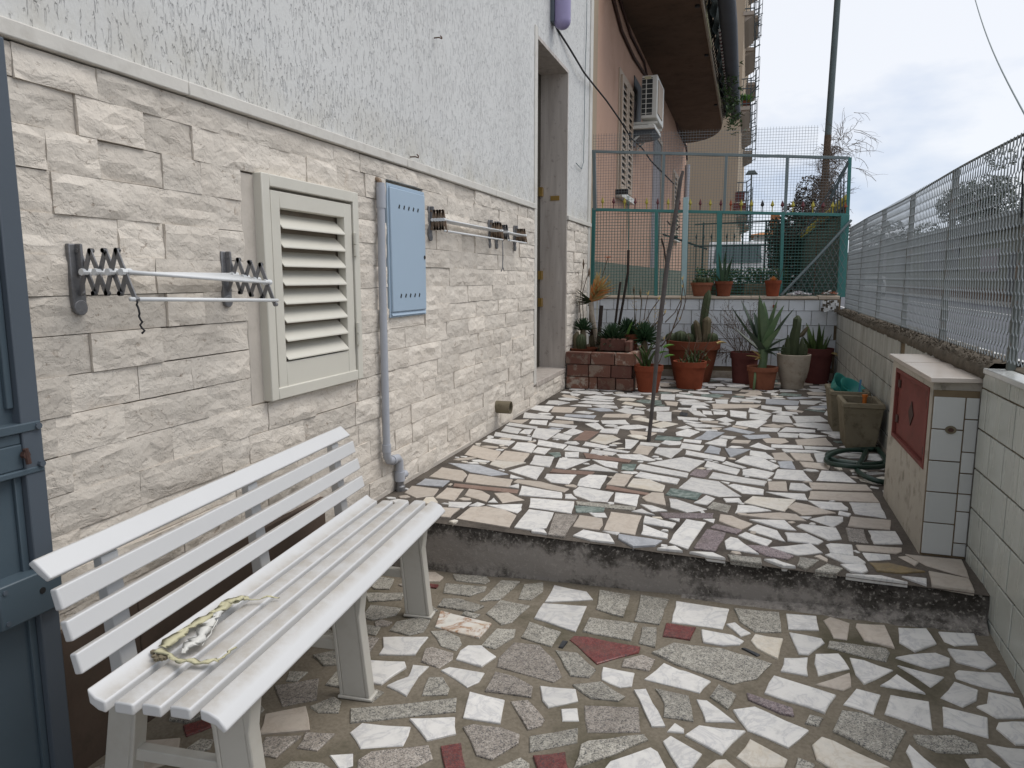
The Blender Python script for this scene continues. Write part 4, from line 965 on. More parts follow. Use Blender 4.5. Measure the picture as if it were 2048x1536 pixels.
tag(b.build('thin_wire', MT['rail_grey'], smooth=True), 'thin wire hanging down the plaster wall right of the doorway', 'wire')

# folding wall dryers
def dryer(label, ya, yb, z, reach, nx_, amp, mats, sag=0.0, rods=5, strap=False):
    t = thing('wall_clothes_dryer', label, 'clothes dryer', (XW, (ya+yb)/2, z), 'folding clothes dryers on the stone wall')
    for y, mt in ((ya, mats[0]), (yb, mats[1])):
        b = MB(); b.box((XW, y-0.022, z-0.095), (XW+0.014, y+0.020, z+0.075)); b.tube([(XW+0.004, y, z-0.095), (XW+0.016, y, z-0.095)], 0.022, 10)
        b.box((XW+0.012, y-0.004, z-0.01), (XW+0.034, y+0.004, z+0.075)); b.build('bracket', MT['galv'], t, bevel=0.003)
        x0 = XW + 0.02; dx = reach / nx_
        for s in (1, -1):
            for k in range(nx_):
                xa, xb = x0 + dx*(k-0.0), x0 + dx*(k+1.0)
                b = MB(); off = 0.0035*s
                za, zb = z + s*amp, z - s*amp
                if k % 2: za, zb = zb, za
                if k == nx_-1:
                    if zb > za: xb = (xa+xb)/2; zb = z          # the last rising strip is only half long
                    else: xb = xb + dx*0.15; zb = z - amp*1.25   # the last falling one carries the low rod
                if y == yb: za -= sag*k/nx_; zb -= sag*(k+1)/nx_
                b.bar((xa, y+off, za), (xb, y+off, zb), 0.0045, 0.0125, (1,0,0))
                b.tube([(xa, y-0.006, za), (xa, y+0.006, za)], 0.0066, 8); b.tube([(xb, y-0.006, zb), (xb, y+0.006, zb)], 0.0066, 8)
                b.build('scissor_strip', mt, t)
        for k in range(nx_):
            b = MB(); xc = x0 + dx*(k+0.5)
            zs = z - (sag*(k+.5)/nx_ if y == yb else 0)
            b.tube([(xc, y-0.016, zs), (xc, y+0.016, zs)], 0.0095, 8); b.build('rod_cap', MT['white_rod'], t, smooth='auto')
    for k in range(rods):
        xc = x0 + dx*(k*nx_/rods+0.5); zq = z - sag*(k+.5)/rods
        b = MB(); b.tube([(xc, ya, z), (xc, (ya+yb)/2, (z+zq)/2-0.001), (xc, yb, zq)], 0.0052, 8); b.build('rod', MT['white_rod'], t, smooth=True)
    xe = x0 + reach + dx*0.15
    b = MB(); b.tube([(xe, ya-0.02, z-amp*1.25), (xe, yb+0.012, z-amp*1.25-sag*.6)], 0.0058, 8); b.build('rod', MT['white_rod'], t, smooth=True)
    if strap == 'wire':
        p = Vector((xe+0.002, ya-0.002, z-amp*1.25)); pp = [p]
        for i in range(1, 13): pp.append(p + Vector((0.004*math.sin(i*1.9)+0.0012*i, 0.003*math.cos(i*2.3), -0.0075*i)))
        b = MB(); b.tube(pp, 0.0028, 6); b.build('twisted_wire', MT['black'], t, smooth=True)
    if strap == 'cord':
        p = Vector((xe, yb-0.01, z-amp*1.2))
        b = MB(); b.tube([p, p+Vector((0.002, 0.0, -0.1)), p+Vector((0, 0.0, -0.19)), p+Vector((0.0, -0.03, -0.215))], 0.004, 6); b.tube([p+Vector((0, 0, -0.18)), p+Vector((0, 0.03, -0.215))], 0.003, 6); b.build('hanging_cord', MT['galv'], t, smooth=True)
    return t
dryer('grey scissor arm clothes dryer pulled out from the wall left of the shutter', 1.50, 2.087, 1.117, 0.178, 4, 0.056, (MT['galv'], MT['galv']), sag=0.034, strap='wire')
dryer('rusty folded clothes dryer just right of the blue cabinet', 3.795, 4.785, 1.425, 0.085, 5, 0.05, (MT['rusty'], MT['rusty']), strap='cord')
dryer('short folded clothes dryer nearest the doorway', 4.93, 5.36, 1.425, 0.08, 5, 0.046, (MT['galv'], MT['rusty']))

# =================================================================== GATE LEAF, FAR LEFT
gate = thing('metal_gate', 'slate blue sheet metal gate leaf folded back against the stone wall', 'gate', (-1.6, 1.25, -0.25))
GX = -1.602; GY = 1.268
b = MB(); b.box((GX-0.045, GY-0.050, -0.20), (GX, GY, 1.632)); b.build('gate_stile', MT['gate_edge'], gate, bevel=0.003)
b = MB(); b.box((GX-0.045, -0.2, 1.58), (GX-0.002, GY-0.051, 1.63)); b.box((GX-0.045, -0.2, -0.19), (GX-0.002, GY-0.051, -0.14)); b.build('gate_rail', MT['gate_edge'], gate, bevel=0.003)
b = MB(); b.box((GX-0.038, -0.2, -0.18), (GX-0.026, GY-0.05, 1.61)); b.build('gate_panel', MT['gate'], gate)
b = MB(); b.box((GX-0.026, GY-0.068, 0.80), (GX-0.016, GY-0.051, 1.58)); b.box((GX-0.026, GY-0.068, -0.14), (GX-0.016, GY-0.051, 0.66)); b.build('corner_bead', MT['gate'], gate, bevel=0.002)
for (z0, z1, d) in ((0.742, 0.764, 0.004), (0.715, 0.742, -0.006), (0.655, 0.715, -0.004), (0.640, 0.655, 0.003)):
    b = MB(); b.box((GX-0.03, -0.2, z0), (GX+d, GY-0.004 if d > 0 else GY-0.0505, z1)); b.build('gate_rail', MT['gate'], gate, bevel=0.003)
b = MB(); b.tube([(GX, GY-0.052, 0.69), (GX+0.012, GY-0.052, 0.69)], 0.009, 8); b.tube([(GX+0.008, GY-0.052, 0.705), (GX+0.010, GY-0.048, 0.668)], 0.006, 8); b.build('latch_stub', MT['dark_rust'], gate)
for z in (0.752, 0.66):
    b = MB(); b.tube([(GX, GY-0.012, z), (GX+0.009, GY-0.012, z)], 0.008, 8); b.build('rivet', MT['gate_edge'], gate)
b = MB(); b.box((GX-0.03, GY-0.16, 0.30), (GX+0.022, GY-0.002, 0.405)); lb = b.build('lock_box', MT['gate'], gate, bevel=0.004)
b = MB(); b.tube([(GX+0.022, GY-0.055, 0.358), (GX+0.0232, GY-0.055, 0.358)], 0.008, 10); b.build('key_hole', MT['shadow_gap'], lb)
for (yy, z) in ((GY-0.145, 0.39), (GY-0.145, 0.315)):
    b = MB(); b.tube([(GX+0.022, yy, z), (GX+0.025, yy, z)], 0.006, 8); b.build('screw', MT['gate_edge'], lb)

# =================================================================== BENCH
bd = Vector((-0.09034, 0.99591, 0)); be = Vector((0.99591, 0.09034, 0))
def B(al, pe, z): 
    p = bd*al + be*pe; return (p.x, p.y, z)
bench = thing('plastic_bench', 'long white slatted plastic bench against the stone wall', 'bench', B(1.93, -1.08, -0.225))
A0, A1 = 1.203, 2.660
def slat(name, prof, a0=A0, a1=A1):
    b = MB(); b.prism([B(a0, p, z) for (p, z) in prof], bd*(a1-a0))
    return b.build(name, MT['bench'], bench, bevel=0.0045, seg=3)
slat('back_slat', [(-1.322,.506),(-1.300,.487),(-1.279,.468),(-1.292,.457),(-1.314,.472),(-1.338,.494)])
slat('back_slat', [(-1.268,.446),(-1.257,.398),(-1.277,.393),(-1.288,.441)])
slat('back_slat', [(-1.250,.375),(-1.239,.329),(-1.259,.324),(-1.270,.370)])
slat('back_slat', [(-1.233,.303),(-1.222,.256),(-1.242,.251),(-1.253,.298)])
slat('seat_slat', [(-1.216,.224),(-1.195,.206),(-1.170,.199),(-1.170,.172),(-1.19,.176),(-1.212,.190)])
for p0, p1, z in ((-1.149,-1.100,.203),(-1.080,-1.032,.208),(-1.011,-0.961,.2125)):
    slat('seat_slat', [(p0,z-.002),(p0+.012,z+.001),(p1-.010,z+.001),(p1,z-.002),(p1,z-.027),(p0,z-.027)])
slat('seat_slat', [(-0.939,.2145),(-0.918,.211),(-0.895,.199),(-0.876,.176),(-0.884,.166),(-0.905,.182),(-0.938,.190)])
for li, a in enumerate((1.365, 1.965, 2.54)):
    # front leg: web plate with a rolled front flange and a foot
    b = MB()
    def plate(pts, a_, th): b.prism([B(a_, p, z) for (p, z) in pts], bd*th)
    zf0 = zlow(*B(a, -0.95, 0)[:2])
    plate([(-1.000, zf0+.008), (-0.922, zf0+.008), (-0.948, .05), (-0.955, .175), (-1.050, .175), (-1.022, .05)], a, .012)
    plate([(-0.922, zf0+.008), (-0.910, zf0+.008), (-0.936, .05), (-0.925, .13), (-0.905, .172), (-0.955, .175), (-0.948, .05)], a-.002, .046)
    plate([(-1.012, zf0+.008), (-1.000, zf0+.008), (-1.022, .05), (-1.050, .175), (-1.062, .175), (-1.034, .05)], a-.002, .046)
    leg = b.build('leg', MT['bench_leg'], bench, bevel=0.003)
    b = MB(); b.prism([B(a-.006, p, zf0-0.002) for p in (-1.018, -0.902)] + [B(a+.05, p, zf0-0.002) for p in (-0.902, -1.018)], (0,0,.010)); b.build('foot', MT['bench_leg'], leg, bevel=0.003)
    b = MB()
    zf1 = zlow(*B(a, -1.36, 0)[:2])
    def plate(pts, a_, th): b.prism([B(a_, p, z) for (p, z) in pts], bd*th)
    plate([(-1.372, zf1), (-1.300, zf1), (-1.235, .175), (-1.30, .175)], a, .012)
    plate([(-1.300, zf1), (-1.288, zf1), (-1.223, .175), (-1.235, .175)], a-.002, .046)
    b.build('leg', MT['bench_leg'], bench, bevel=0.003)
    b = MB()
    plate([(-1.300, .14), (-0.915, .14), (-0.915, .172), (-1.3, .172)], a, .04); b.build('seat_bearer', MT['bench_leg'], bench, bevel=0.003)
    b = MB()
    plate([(-1.262, .15), (-1.300, .452), (-1.326, .455), (-1.300, .15)], a-.002, .052); b.build('back_support', MT['bench'], bench, bevel=0.003)
    b = MB()
    plate([(-1.31, -0.075), (-0.99, -0.075), (-0.99, -0.043), (-1.30, -0.043)], a+.01, .03); b.build('stretcher', MT['bench_leg'], bench, bevel=0.003)

# torn husk and paper left on the seat
def seat(u, v, dz=0.0): 
    p = gp(u, v, 0.213 + dz); return p
def ribbon(path, w, mat, name, parent, th=0.0007, amp=0.002):
    b = MB(); L = []; n = len(path)
    for i, p in enumerate(path):
        d = (path[min(i+1, n-1)] - path[max(i-1, 0)]).normalized(); s = d.cross(Vector((0,0,1))).normalized()
        ww = (w[i] if isinstance(w, list) else w) * random.uniform(.55, 1.3)
        zj = Vector((0, 0, random.uniform(0, amp)))
        L.append((p + s*ww/2 + zj, p + Vector((0,0,th*1.6)) + zj*1.5, p - s*ww/2 + zj))
    vs = []; fs = []
    for (l, m_, r_) in L: vs += [l, m_, r_, m_ - Vector((0,0,th))]
    for i in range(n-1):
        a = i*4
        for q, q2 in ((0,1),(1,2),(2,3),(3,0)): fs.append((a+q, a+q2, a+4+q2, a+4+q))
    fs += [(0,1,2,3), tuple((n-1)*4 + q for q in (3,2,1,0))]
    b.add(vs, fs); return b.build(name, mat, parent, smooth=True)
husk = thing('dry_husk', 'torn yellowish husk with a strip of white paper lying on the bench seat', 'litter', seat(420, 1280))
def dens(pts, k=4):
    o = []
    for i in range(len(pts)-1):
        a, c_ = Vector(pts[i]), Vector(pts[i+1])
        for q in range(k): o.append(a.lerp(c_, q/k) + Vector((random.uniform(-.003,.003), random.uniform(-.003,.003), 0)))
    o.append(Vector(pts[-1])); return o
ribbon(dens([seat(322,1298,.004), seat(355,1272,.010), seat(390,1250,.006), seat(428,1228,.006), seat(455,1208,.012), seat(478,1200,.008)]), .034, MT['straw'], 'husk_strip', husk, amp=.005)
ribbon(dens([seat(318,1300,.006), seat(345,1318,.004), seat(375,1325,.008), seat(410,1328,.006), seat(436,1322,.004)]), .020, MT['straw'], 'husk_strip', husk, amp=.006)
ribbon(dens([seat(436,1322,.006), seat(455,1308,.008), seat(472,1297,.004)]), .010, MT['straw'], 'husk_strip', husk, amp=.004)
ribbon(dens([seat(455,1205,.016), seat(480,1196,.016), seat(500,1201,.004), seat(535,1197,.004), seat(560,1198,.002)]), [.032]*8+[.008]*9, MT['straw'], 'husk_strip', husk, amp=.006)
ribbon(dens([seat(368,1308,.004), seat(395,1278,.014), seat(418,1252,.008), seat(436,1230,.010), seat(455,1214,.006)]), [.014,.030,.045,.046,.044,.04,.036,.034,.032,.03,.028,.026,.024,.02,.016,.014,.012], MT['paper'], 'paper_strip', husk, amp=.006)
ribbon(dens([seat(404,1293,.004), seat(424,1262,.016), seat(436,1240,.010)]), .005, MT['paper'], 'paper_strip', husk)
rng = random.Random(4)
b = MB()
for i in range(34):
    c0 = seat(rng.uniform(305,332), rng.uniform(1303,1322), 0.0)
    for q in range(1):
        s_ = rng.uniform(.002,.005); b.box((c0.x-s_, c0.y-s_, c0.z), (c0.x+s_, c0.y+s_, c0.z+s_*1.6))
b.build('dust_lump', MT['concrete'], husk, kind='stuff')

# =================================================================== RIGHT-HAND BOUNDARY WALL
rwall = thing('boundary_wall', 'low tiled boundary wall along the right side of the terrace', 'wall', (0.95, 4.5, -0.2))
def RW(y, d, z): return (xr(y) + d, y, z)
b = MB()
b.hexa([RW(0.1,0.012,-.6), RW(0.1,.14,-.6), RW(8.7,.14,-.6), RW(8.7,0.012,-.6)], [RW(0.1,0.012,.745), RW(0.1,.14,.745), RW(8.7,.14,.745), RW(8.7,0.012,.745)])
b.build('wall_core', MT['tile_grout'], rwall)
TW = 0.157
_tile_cache = {}
def tile_mesh(w, h, mat):
    k = (round(w,3), round(h,3), mat.name)
    if k not in _tile_cache:
        b = MB(); e = 0.0025; d = 0.006
        b.add([(d,-w/2,-h/2),(d,w/2,-h/2),(d,w/2,h/2),(d,-w/2,h/2),
               (0.0015,-w/2,-h/2),(0.0015,w/2,-h/2),(0.0015,w/2,h/2),(0.0015,-w/2,h/2),
               (0,-w/2+e,-h/2+e),(0,w/2-e,-h/2+e),(0,w/2-e,h/2-e),(0,-w/2+e,h/2-e)],
              [(8,11,10,9),(4,8,9,5),(5,9,10,6),(6,10,11,7),(7,11,8,4),(0,4,5,1),(1,5,6,2),(2,6,7,3),(3,7,4,0)])
        me = bpy.data.meshes.new('wall_tile'); me.from_pydata(b.v, [], b.f); me.update(); me.materials.append(mat); _tile_cache[k] = me
    return _tile_cache[k]
def wall_tile(y0, y1, z0, z1, mat, parent):
    g = 0.0034
    me = tile_mesh(y1-y0-2*g, z1-z0-2*g, mat)
    o = link('wall_tile', me, parent, RW((y0+y1)/2, 0.004+random.uniform(-.0012,.0012), (z0+z1)/2))
    o.rotation_euler = (random.uniform(-.002,.002), random.uniform(-.004,.004), -math.atan(0.0115)+random.uniform(-.003,.003)); return o
# near stretch, running bond, front pavement level
ztop = 0.762
row = 0; z = ztop
while z > -0.30:
    h = 0.075 if row == 0 else TW
    y = 3.15 - 0.012 - (0.075 if row % 2 else 0)
    if row % 2: wall_tile(y, 3.138, z-h, z, MT['tile_near'], rwall)
    while y > 0.85:
        if y - TW < 2.83 or z - h > -0.03: wall_tile(y-TW, y, z-h, z, MT['tile_near'], rwall)
        elif z > 0.0: wall_tile(y-TW, y, z-h, z, MT['tile_near'], rwall)
        y -= TW
    z -= h; row += 1
b = MB(); b.hexa([RW(0.4,-.002,.745), RW(.4,.075,.745), RW(3.12,.075,.745), RW(3.12,-.002,.745)], [RW(.4,-.002,.766), RW(.4,.075,.766), RW(3.12,.075,.766), RW(3.12,-.002,.766)])
b.build('coping_tile', MT['tile_box'], rwall, bevel=0.003)
b = MB(); b.hexa([RW(0.1,.0765,.60), RW(.1,.152,.60), RW(3.12,.152,.60), RW(3.12,.0765,.60)], [RW(0.1,.0765,.763), RW(.1,.152,.775), RW(3.12,.152,.782), RW(3.12,.0765,.770)])
b.build('rough_coping', MT['cap_dirty'], rwall, bevel=0.004)
# far stretch behind box and planters
row = 0; z = 0.735
while z > 0.02:
    h = TW if z - TW > 0.05 else z - 0.004
    y = 8.44 - (TW/2 if row % 2 else 0)
    if row % 2: wall_tile(y, 8.44, z-h, z, MT['tile_far'], rwall)
    while y > 4.02:
        w = TW
        if not (row == 0 and random.random() < 0.18 and y < 6.0): wall_tile(y-w, y, z-h, z, MT['tile_far'], rwall)
        y -= w
    z -= h; row += 1
# crumbling mossy coping
b = MB(); vs = []; fs = []
ny_ = 420
for j in range(ny_+1):
    y = 3.10 + (8.52-3.10)*j/ny_
    e = 0.010*mnoise.noise((y*7, 0, 4)) + 0.006*mnoise.noise((y*23, 1, 4))
    drop = 0.028 if y > 5.85 else 0.0
    prof = [(0.004+e*0.6, 0.722), (-0.004+e, 0.738), (0.002+e, 0.766-drop*.6), (0.024, 0.778-drop*.4), (0.055, 0.784-drop*.2), (0.10, 0.79), (0.15, 0.785), (0.152, 0.70)]
    for q, (d, zz) in enumerate(prof):
        k = mnoise.noise((y*14, q*3.3, 8))*0.012 + mnoise.noise((y*40, q*5.1, 2))*0.008
        vs.append((xr(y)+d+k*0.5, y, zz + (k if 1 <= q <= 6 else 0)))
m_ = 8
for j in range(ny_):
    for q in range(m_-1):
        a = j*m_+q; fs.append((a, a+m_, a+m_+1, a+1))
b.add(vs, fs); b.build('mossy_coping', MT['cap_dirty'], rwall, smooth=True)
b = MB(); rr = random.Random(44)
for i in range(1500):
    y = rr.uniform(3.12, 8.4); d = rr.uniform(-.004, .11) if rr.random() < .75 else rr.uniform(-.012, .02)
    zz = 0.775 + min(.012, max(-.01, d*.25)) - (0.012 if y > 5.85 else 0); q = rr.uniform(.003, .011)*(1.5 if rr.random() < .1 else 1)
    c_ = Vector(RW(y, d, zz)); P = [c_ + Vector((rr.uniform(-1,1), rr.uniform(-1,1), rr.uniform(-.5,.9)))*q for _ in range(4)]
    b.add(P + [c_ + Vector((0,0,q*1.1))], [(0,1,4),(1,2,4),(2,3,4),(3,0,4),(0,2,1),(0,3,2)])
b.build('coping_crumbs', MT['cap_dirty'], rwall, kind='stuff')
# pale streak of limewash along the base joint
b = MB(); b.hexa([RW(4.05,-.008,-.01), RW(4.05,.01,-.01), RW(8.4,.01,-.01), RW(8.4,-.008,-.01)], [RW(4.05,-.002,.012), RW(4.05,.01,.012), RW(8.4,.01,.012), RW(8.4,-.002,.012)])
b.build('base_fillet', MT['concrete_pale'], rwall)

# =================================================================== EXPANDED-METAL FENCE ON THE WALL
fence = thing('mesh_fence', 'grey expanded metal fence on top of the right boundary wall', 'fence', (0.93, 4.5, 0.78))
FD = 0.056
posts = [2.0, 3.06, 4.12, 5.15, 6.22, 7.25, 8.3]
ztp = lambda y: 1.615 + 0.008*math.sin(y*2.0)
for y in posts:
    b = MB(); b.bar(RW(y, FD+0.014, 0.74), RW(y, FD+0.014, ztp(y)+0.004), 0.028, 0.021, (0,1,0)); b.build('post', MT['xpost'], fence, bevel=0.002)
b = MB(); b.tube([RW(y, FD+0.006, ztp(y)) for y in np.linspace(1.6, 8.3, 40)], 0.0055, 6); b.build('top_wire', MT['xpost'], fence, smooth=True)
b = MB()
cw, ch = 0.039, 0.060
y0, y1, z0 = 1.75, 8.29, 0.795
ncol = int((y1-y0)/cw)
rows_ = 17
th = 0.0014; wv = 0.0062
chh = [(z0 + (ztp(4)-z0)*r_/rows_) for r_ in range(rows_+1)]
hh = (chh[1]-chh[0])
for cI in range(ncol):
    yc = y0 + cw*(cI+0.5)
    for r_ in range(rows_):
        za = z0 + hh*r_
        odd = r_ % 2
        ym = yc + (cw/2 if odd else 0)
        # a wavy strand: node at (ym, za) runs to the nodes half a cell to each side one row up
        for s_ in (-1, 1):
            p = Vector(RW(ym, FD, za)); q = Vector(RW(ym + s_*cw/2, FD, za + hh))
            m1 = Vector(RW(ym + s_*cw*0.36, FD, za + hh*0.30)); m2 = Vector(RW(ym + s_*cw*0.40, FD, za + hh*0.72))
            pts = [p, m1, m2, q]
            base = len(b.v); L = []
            for pt in pts:
                b.v += [(pt.x - th, pt.y, pt.z), (pt.x + th*0.3, pt.y - 0.0016, pt.z), (pt.x + th*1.6, pt.y + 0.0013*s_, pt.z)]
            for i in range(3):
                a = base + 3*i
                for k in range(3):
                    k2 = (k+1) % 3; b.f.append((a+k, a+k2, a+3+k2, a+3+k))
b.build('expanded_mesh', MT['xmesh'], fence)
# tangle of wire and the tie line up to the left
p = Vector(RW(3.06, FD-0.004, 1.615))
b = MB(); pp = []
for i in range(46):
    a = i*0.75; pp.append(p + Vector((0.008*math.sin(a*1.3), 0.024*math.cos(a), -0.075*i/46 + 0.022*math.sin(a*0.7) + 0.02)))
b.tube(pp, 0.003, 5)
b.tube([p + Vector((0,0,.01)), p + Vector((-0.004,0.012,-.12)), p + Vector((0,-.006,-.3))], 0.003, 5)
b.build('wire_tangle', MT['black'], fence)
w0 = Vector(RW(3.06, FD, 1.63)); w1 = hy(1945, -20, 7.0)
b = MB(); pp = []
for i in range(15):
    t = i/14; q = w0.lerp(w1, t); q.z -= 0.12*math.sin(math.pi*t)*0.5; pp.append(q)
b.tube(pp, 0.0035, 6)
tag(b.build('tie_wire', MT['rail_grey'], smooth=True), 'thin wire rising into the sky from the right fence post', 'wire')

# =================================================================== METER BOX AGAINST THE WALL
box = thing('meter_box', 'tiled masonry meter box with a red metal door against the right wall', 'meter box', (0.78, 3.55, 0))
BX0, BY0, BY1, BZ = 0.708, 3.15, 3.98, 0.70
b = MB()
# left cheek is rendered, with a recess for the door
b.box((BX0, BY0+0.004, -0.01), (BX0+0.03, BY1, 0.335)); b.box((BX0, BY0+0.004, 0.335), (BX0+0.03, BY0+0.05, BZ)); b.box((BX0, BY1-0.10, 0.335), (BX0+0.03, BY1, BZ)); b.box((BX0, BY0+0.05, 0.672), (BX0+0.03, BY1-0.10, BZ))
b.box((BX0+0.03, BY0+0.012, -0.01), (0.875, BY1, BZ))
b.build('render_body', MT['render'], box)
b = MB(); b.box((BX0+0.012, BY0+0.05, 0.337), (BX0+0.022, BY1-0.10, 0.672)); dr = b.build('red_door', MT['red_metal'], box)
fb = MB(); y0_, y1_, zz0, zz1, w = BY0+0.05, BY1-0.10, 0.337, 0.672, 0.018
fb.box((BX0-0.004, y0_, zz0), (BX0+0.012, y0_+w, zz1)); fb.box((BX0-0.004, y1_-w, zz0), (BX0+0.012, y1_, zz1)); fb.box((BX0-0.004, y0_+w, zz0), (BX0+0.012, y1_-w, zz0+w)); fb.box((BX0-0.004, y0_+w, zz1-w), (BX0+0.012, y1_-w, zz1))
fb.build('door_frame', MT['red_metal'], dr, bevel=0.002)
for (yy, z) in ((y0_+0.045, 0.59), (y0_+0.05, 0.40), (y1_-0.05, 0.60), (y1_-0.05, 0.43)):
    b = MB(); b.box((BX0+0.004, yy-0.02, z-0.018), (BX0+0.012, yy+0.02, z+0.018)); b.build('hinge_block', MT['dark_rust'], dr, bevel=0.003)
b = MB(); c_ = ((y0_+y1_)/2+0.01, 0.505)
b.prism([(BX0+0.0115, c_[0], c_[1]-0.055), (BX0+0.0115, c_[0]+0.05, c_[1]), (BX0+0.0115, c_[0], c_[1]+0.055), (BX0+0.0115, c_[0]-0.05, c_[1])], (-0.004, 0, 0)); b.build('diamond_plate', MT['dark_rust'], dr, bevel=0.001)
b = MB(); b.box((BX0+0.002, BY0+0.002, -0.01), (0.868, BY0+0.010, BZ-0.03)); b.build('front_bed', MT['tile_grout'], box)
def box_tile(x0, x1, z0, z1):
    b = MB(); g = .0025
    b.box((x0+g, BY0-0.004, z0+g), (x1-g, BY0+0.004, z1-g)); b.build('wall_tile', MT['tile_box'], box, bevel=0.0015)
zs_ = [0.004, 0.135, 0.262, 0.389, 0.516, 0.646]
for i in range(5): box_tile(BX0+0.003, 0.822, zs_[i], zs_[i+1])
zs_ = [0.004, 0.06, 0.19, 0.262, 0.345, 0.43, 0.56, 0.646]
for i in range(7): box_tile(0.822, 0.870, zs_[i], zs_[i+1])
b = MB(); n = 20
cc = (0.778, 0.516)
b.prism([(cc[0]+0.020*math.cos(2*math.pi*k/n), BY0-0.004, cc[1]+0.016*math.sin(2*math.pi*k/n)) for k in range(n)], (0, -0.004, 0)); em = b.build('round_plate', MT['concrete'], box)
b = MB(); b.prism([(cc[0]+0.010*math.cos(2*math.pi*k/n), BY0-0.008, cc[1]+0.008*math.sin(2*math.pi*k/n)) for k in range(n)], (0, -0.002, 0)); b.build('plate_boss', MT['dark_rust'], em)
b = MB(); b.hexa([(0.690,3.118,.702),(0.925,3.16,.702),(0.945,4.10,.702),(0.700,4.06,.702)], [(0.690,3.118,.722),(0.925,3.16,.722),(0.945,4.10,.722),(0.700,4.06,.722)])
sl = b.build('top_slab', MT['slab'], box, bevel=0.003)
b = MB(); b.hexa([(0.7,3.66,.7222),(0.938,3.68,.7222),(0.938,3.683,.7222),(0.7,3.663,.7222)], [(0.7,3.66,.7228),(0.938,3.68,.7228),(0.938,3.683,.7228),(0.7,3.663,.7228)]); b.build('slab_joint', MT['tile_grout'], sl)

# =================================================================== PLANTERS, HOSE, STICK
def planter(label, x0, x1, y0, y1, h, tilt=0.0, grp=None):
    t = thing('concrete_planter', label, 'planter', ((x0+x1)/2, (y0+y1)/2, 0), 'square concrete planters by the right wall')
    ins = 0.035; w = 0.028
    def ring(z, k): return [(x0+ins*k, y0+ins*k, z), (x1-ins*k, y0+ins*k, z), (x1-ins*k, y1-ins*k, z), (x0+ins*k, y1-ins*k, z)]
    o0, o1, o2 = ring(0, 1.0), ring(h-0.03, 0.12), ring(h, 0)
    o1b = [(x0-.004, y0-.004, h-0.03), (x1+.004, y0-.004, h-0.03), (x1+.004, y1+.004, h-0.03), (x0-.004, y1+.004, h-0.03)]
    i2 = [(x0+w, y0+w, h), (x1-w, y0+w, h), (x1-w, y1-w, h), (x0+w, y1-w, h)]
    i1 = [(x0+w+.02, y0+w+.02, h*0.45), (x1-w-.02, y0+w+.02, h*0.45), (x1-w-.02, y1-w-.02, h*0.45), (x0+w+.02, y1-w-.02, h*0.45)]
    b = MB(); vs = o0 + o1 + o1b + o2 + i2 + i1; fs = [(0,3,2,1)]
    for lv in range(5):
        for k in range(4):
            k2 = (k+1) % 4; fs.append((lv*4+k, lv*4+k2, lv*4+4+k2, lv*4+4+k))
    b.add(vs, fs); b.build('planter_shell', MT['concrete'], t, bevel=0.005)
    b = MB(); b.add([(p[0], p[1], h*0.52) for p in i1], [(0,1,2,3)]); b.build('soil', MT['soil'], t)
    return t
planter('nearer square concrete planter stained black beside the green hose', 0.622, 0.868, 5.02, 5.38, 0.305)
planter('farther square concrete planter holding teal plastic bowls', 0.600, 0.862, 5.56, 5.96, 0.300)
t = thing('plastic_bowl', 'teal plastic bowls tipped inside the farther concrete planter', 'bowl', (0.70, 5.75, .25))
for (cx_, cy_, r_, ax) in ((0.70, 5.74, 0.115, 0.9), (0.76, 5.70, 0.10, 0.5)):
    b = MB(); prof = [(r_*s, 0.0 + 0.06*(1-s)) for s in (0.3, 0.6, 1.0)]
    b.lathe([(0.002, -0.05), (r_*0.6, -0.05), (r_, 0.02), (r_+.006, 0.022), (r_*0.95, 0.016), (r_*0.56, -0.042), (0.002, -0.042)], 20)
    mt_ = Matrix.Translation((cx_, cy_, 0.30)) @ Matrix.Rotation(ax, 4, 'Y') @ Matrix.Rotation(0.4, 4, 'X')
    b.v = [tuple(mt_ @ Vector(v)) for v in b.v]
    b.build('bowl', MT['teal_plastic'], t, smooth='auto')
b = MB(); b.bar((0.80,5.70,.18), (0.815,5.73,.37), .02, .012); tag(b.build('plastic_stake', MT['blue_plastic']), 'blue plastic stake standing in the farther concrete planter', 'stake')
b = MB(); b.tube([(0.785,5.30,.17), (0.787,5.30,.315)], [.016,.013], 10); b.tube([(0.787,5.30,.31), (0.787,5.30,.325)], .019, 10); tag(b.build('hose_nozzle', MT['orange_plastic'], smooth='auto'), 'orange hose nozzle sticking out of the nearer concrete planter', 'nozzle')
hp = []
def ell(cu, cv, ru, rv, a0, a1, n, z):
    for i in range(n):
        a = a0 + (a1-a0)*i/(n-1)
        p = gp(cu + ru*math.cos(a), cv + rv*math.sin(a), z); 
        if p.x > 0.84 and p.y > 4.0: p.x = 0.84
        if p.x > 0.69 and p.y < 4.0: p.x = 0.69
        hp.append(p)
ell(1728, 912, 74, 15, -0.4, 2*math.pi*1.0+0.6, 34, 0.016)
ell(1720, 918, 68, 17, 0.7, 2*math.pi*0.78, 24, 0.036)
ell(1768, 936, 54, 26, -2.6, -5.3, 18, 0.022)
b = MB(); sm = []
for i, p in enumerate(hp):
    q = p.copy(); q.z += 0.006*math.sin(i*0.5); sm.append(q)
b.tube(sm, 0.0145, 10); tag(b.build('garden_hose', MT['hose'], smooth=True), 'dark green garden hose coiled on the paving by the planters', 'hose')
base = gp(1297, 882); pp = []
for (u, v) in ((1297,884), (1302,840), (1308,780), (1313,720), (1319,650), (1327,590), (1334,530), (1344,470), (1354,410), (1361,360), (1366,342)):
    pp.append(hy(u, v, base.y + (884-v)/540*0.35))
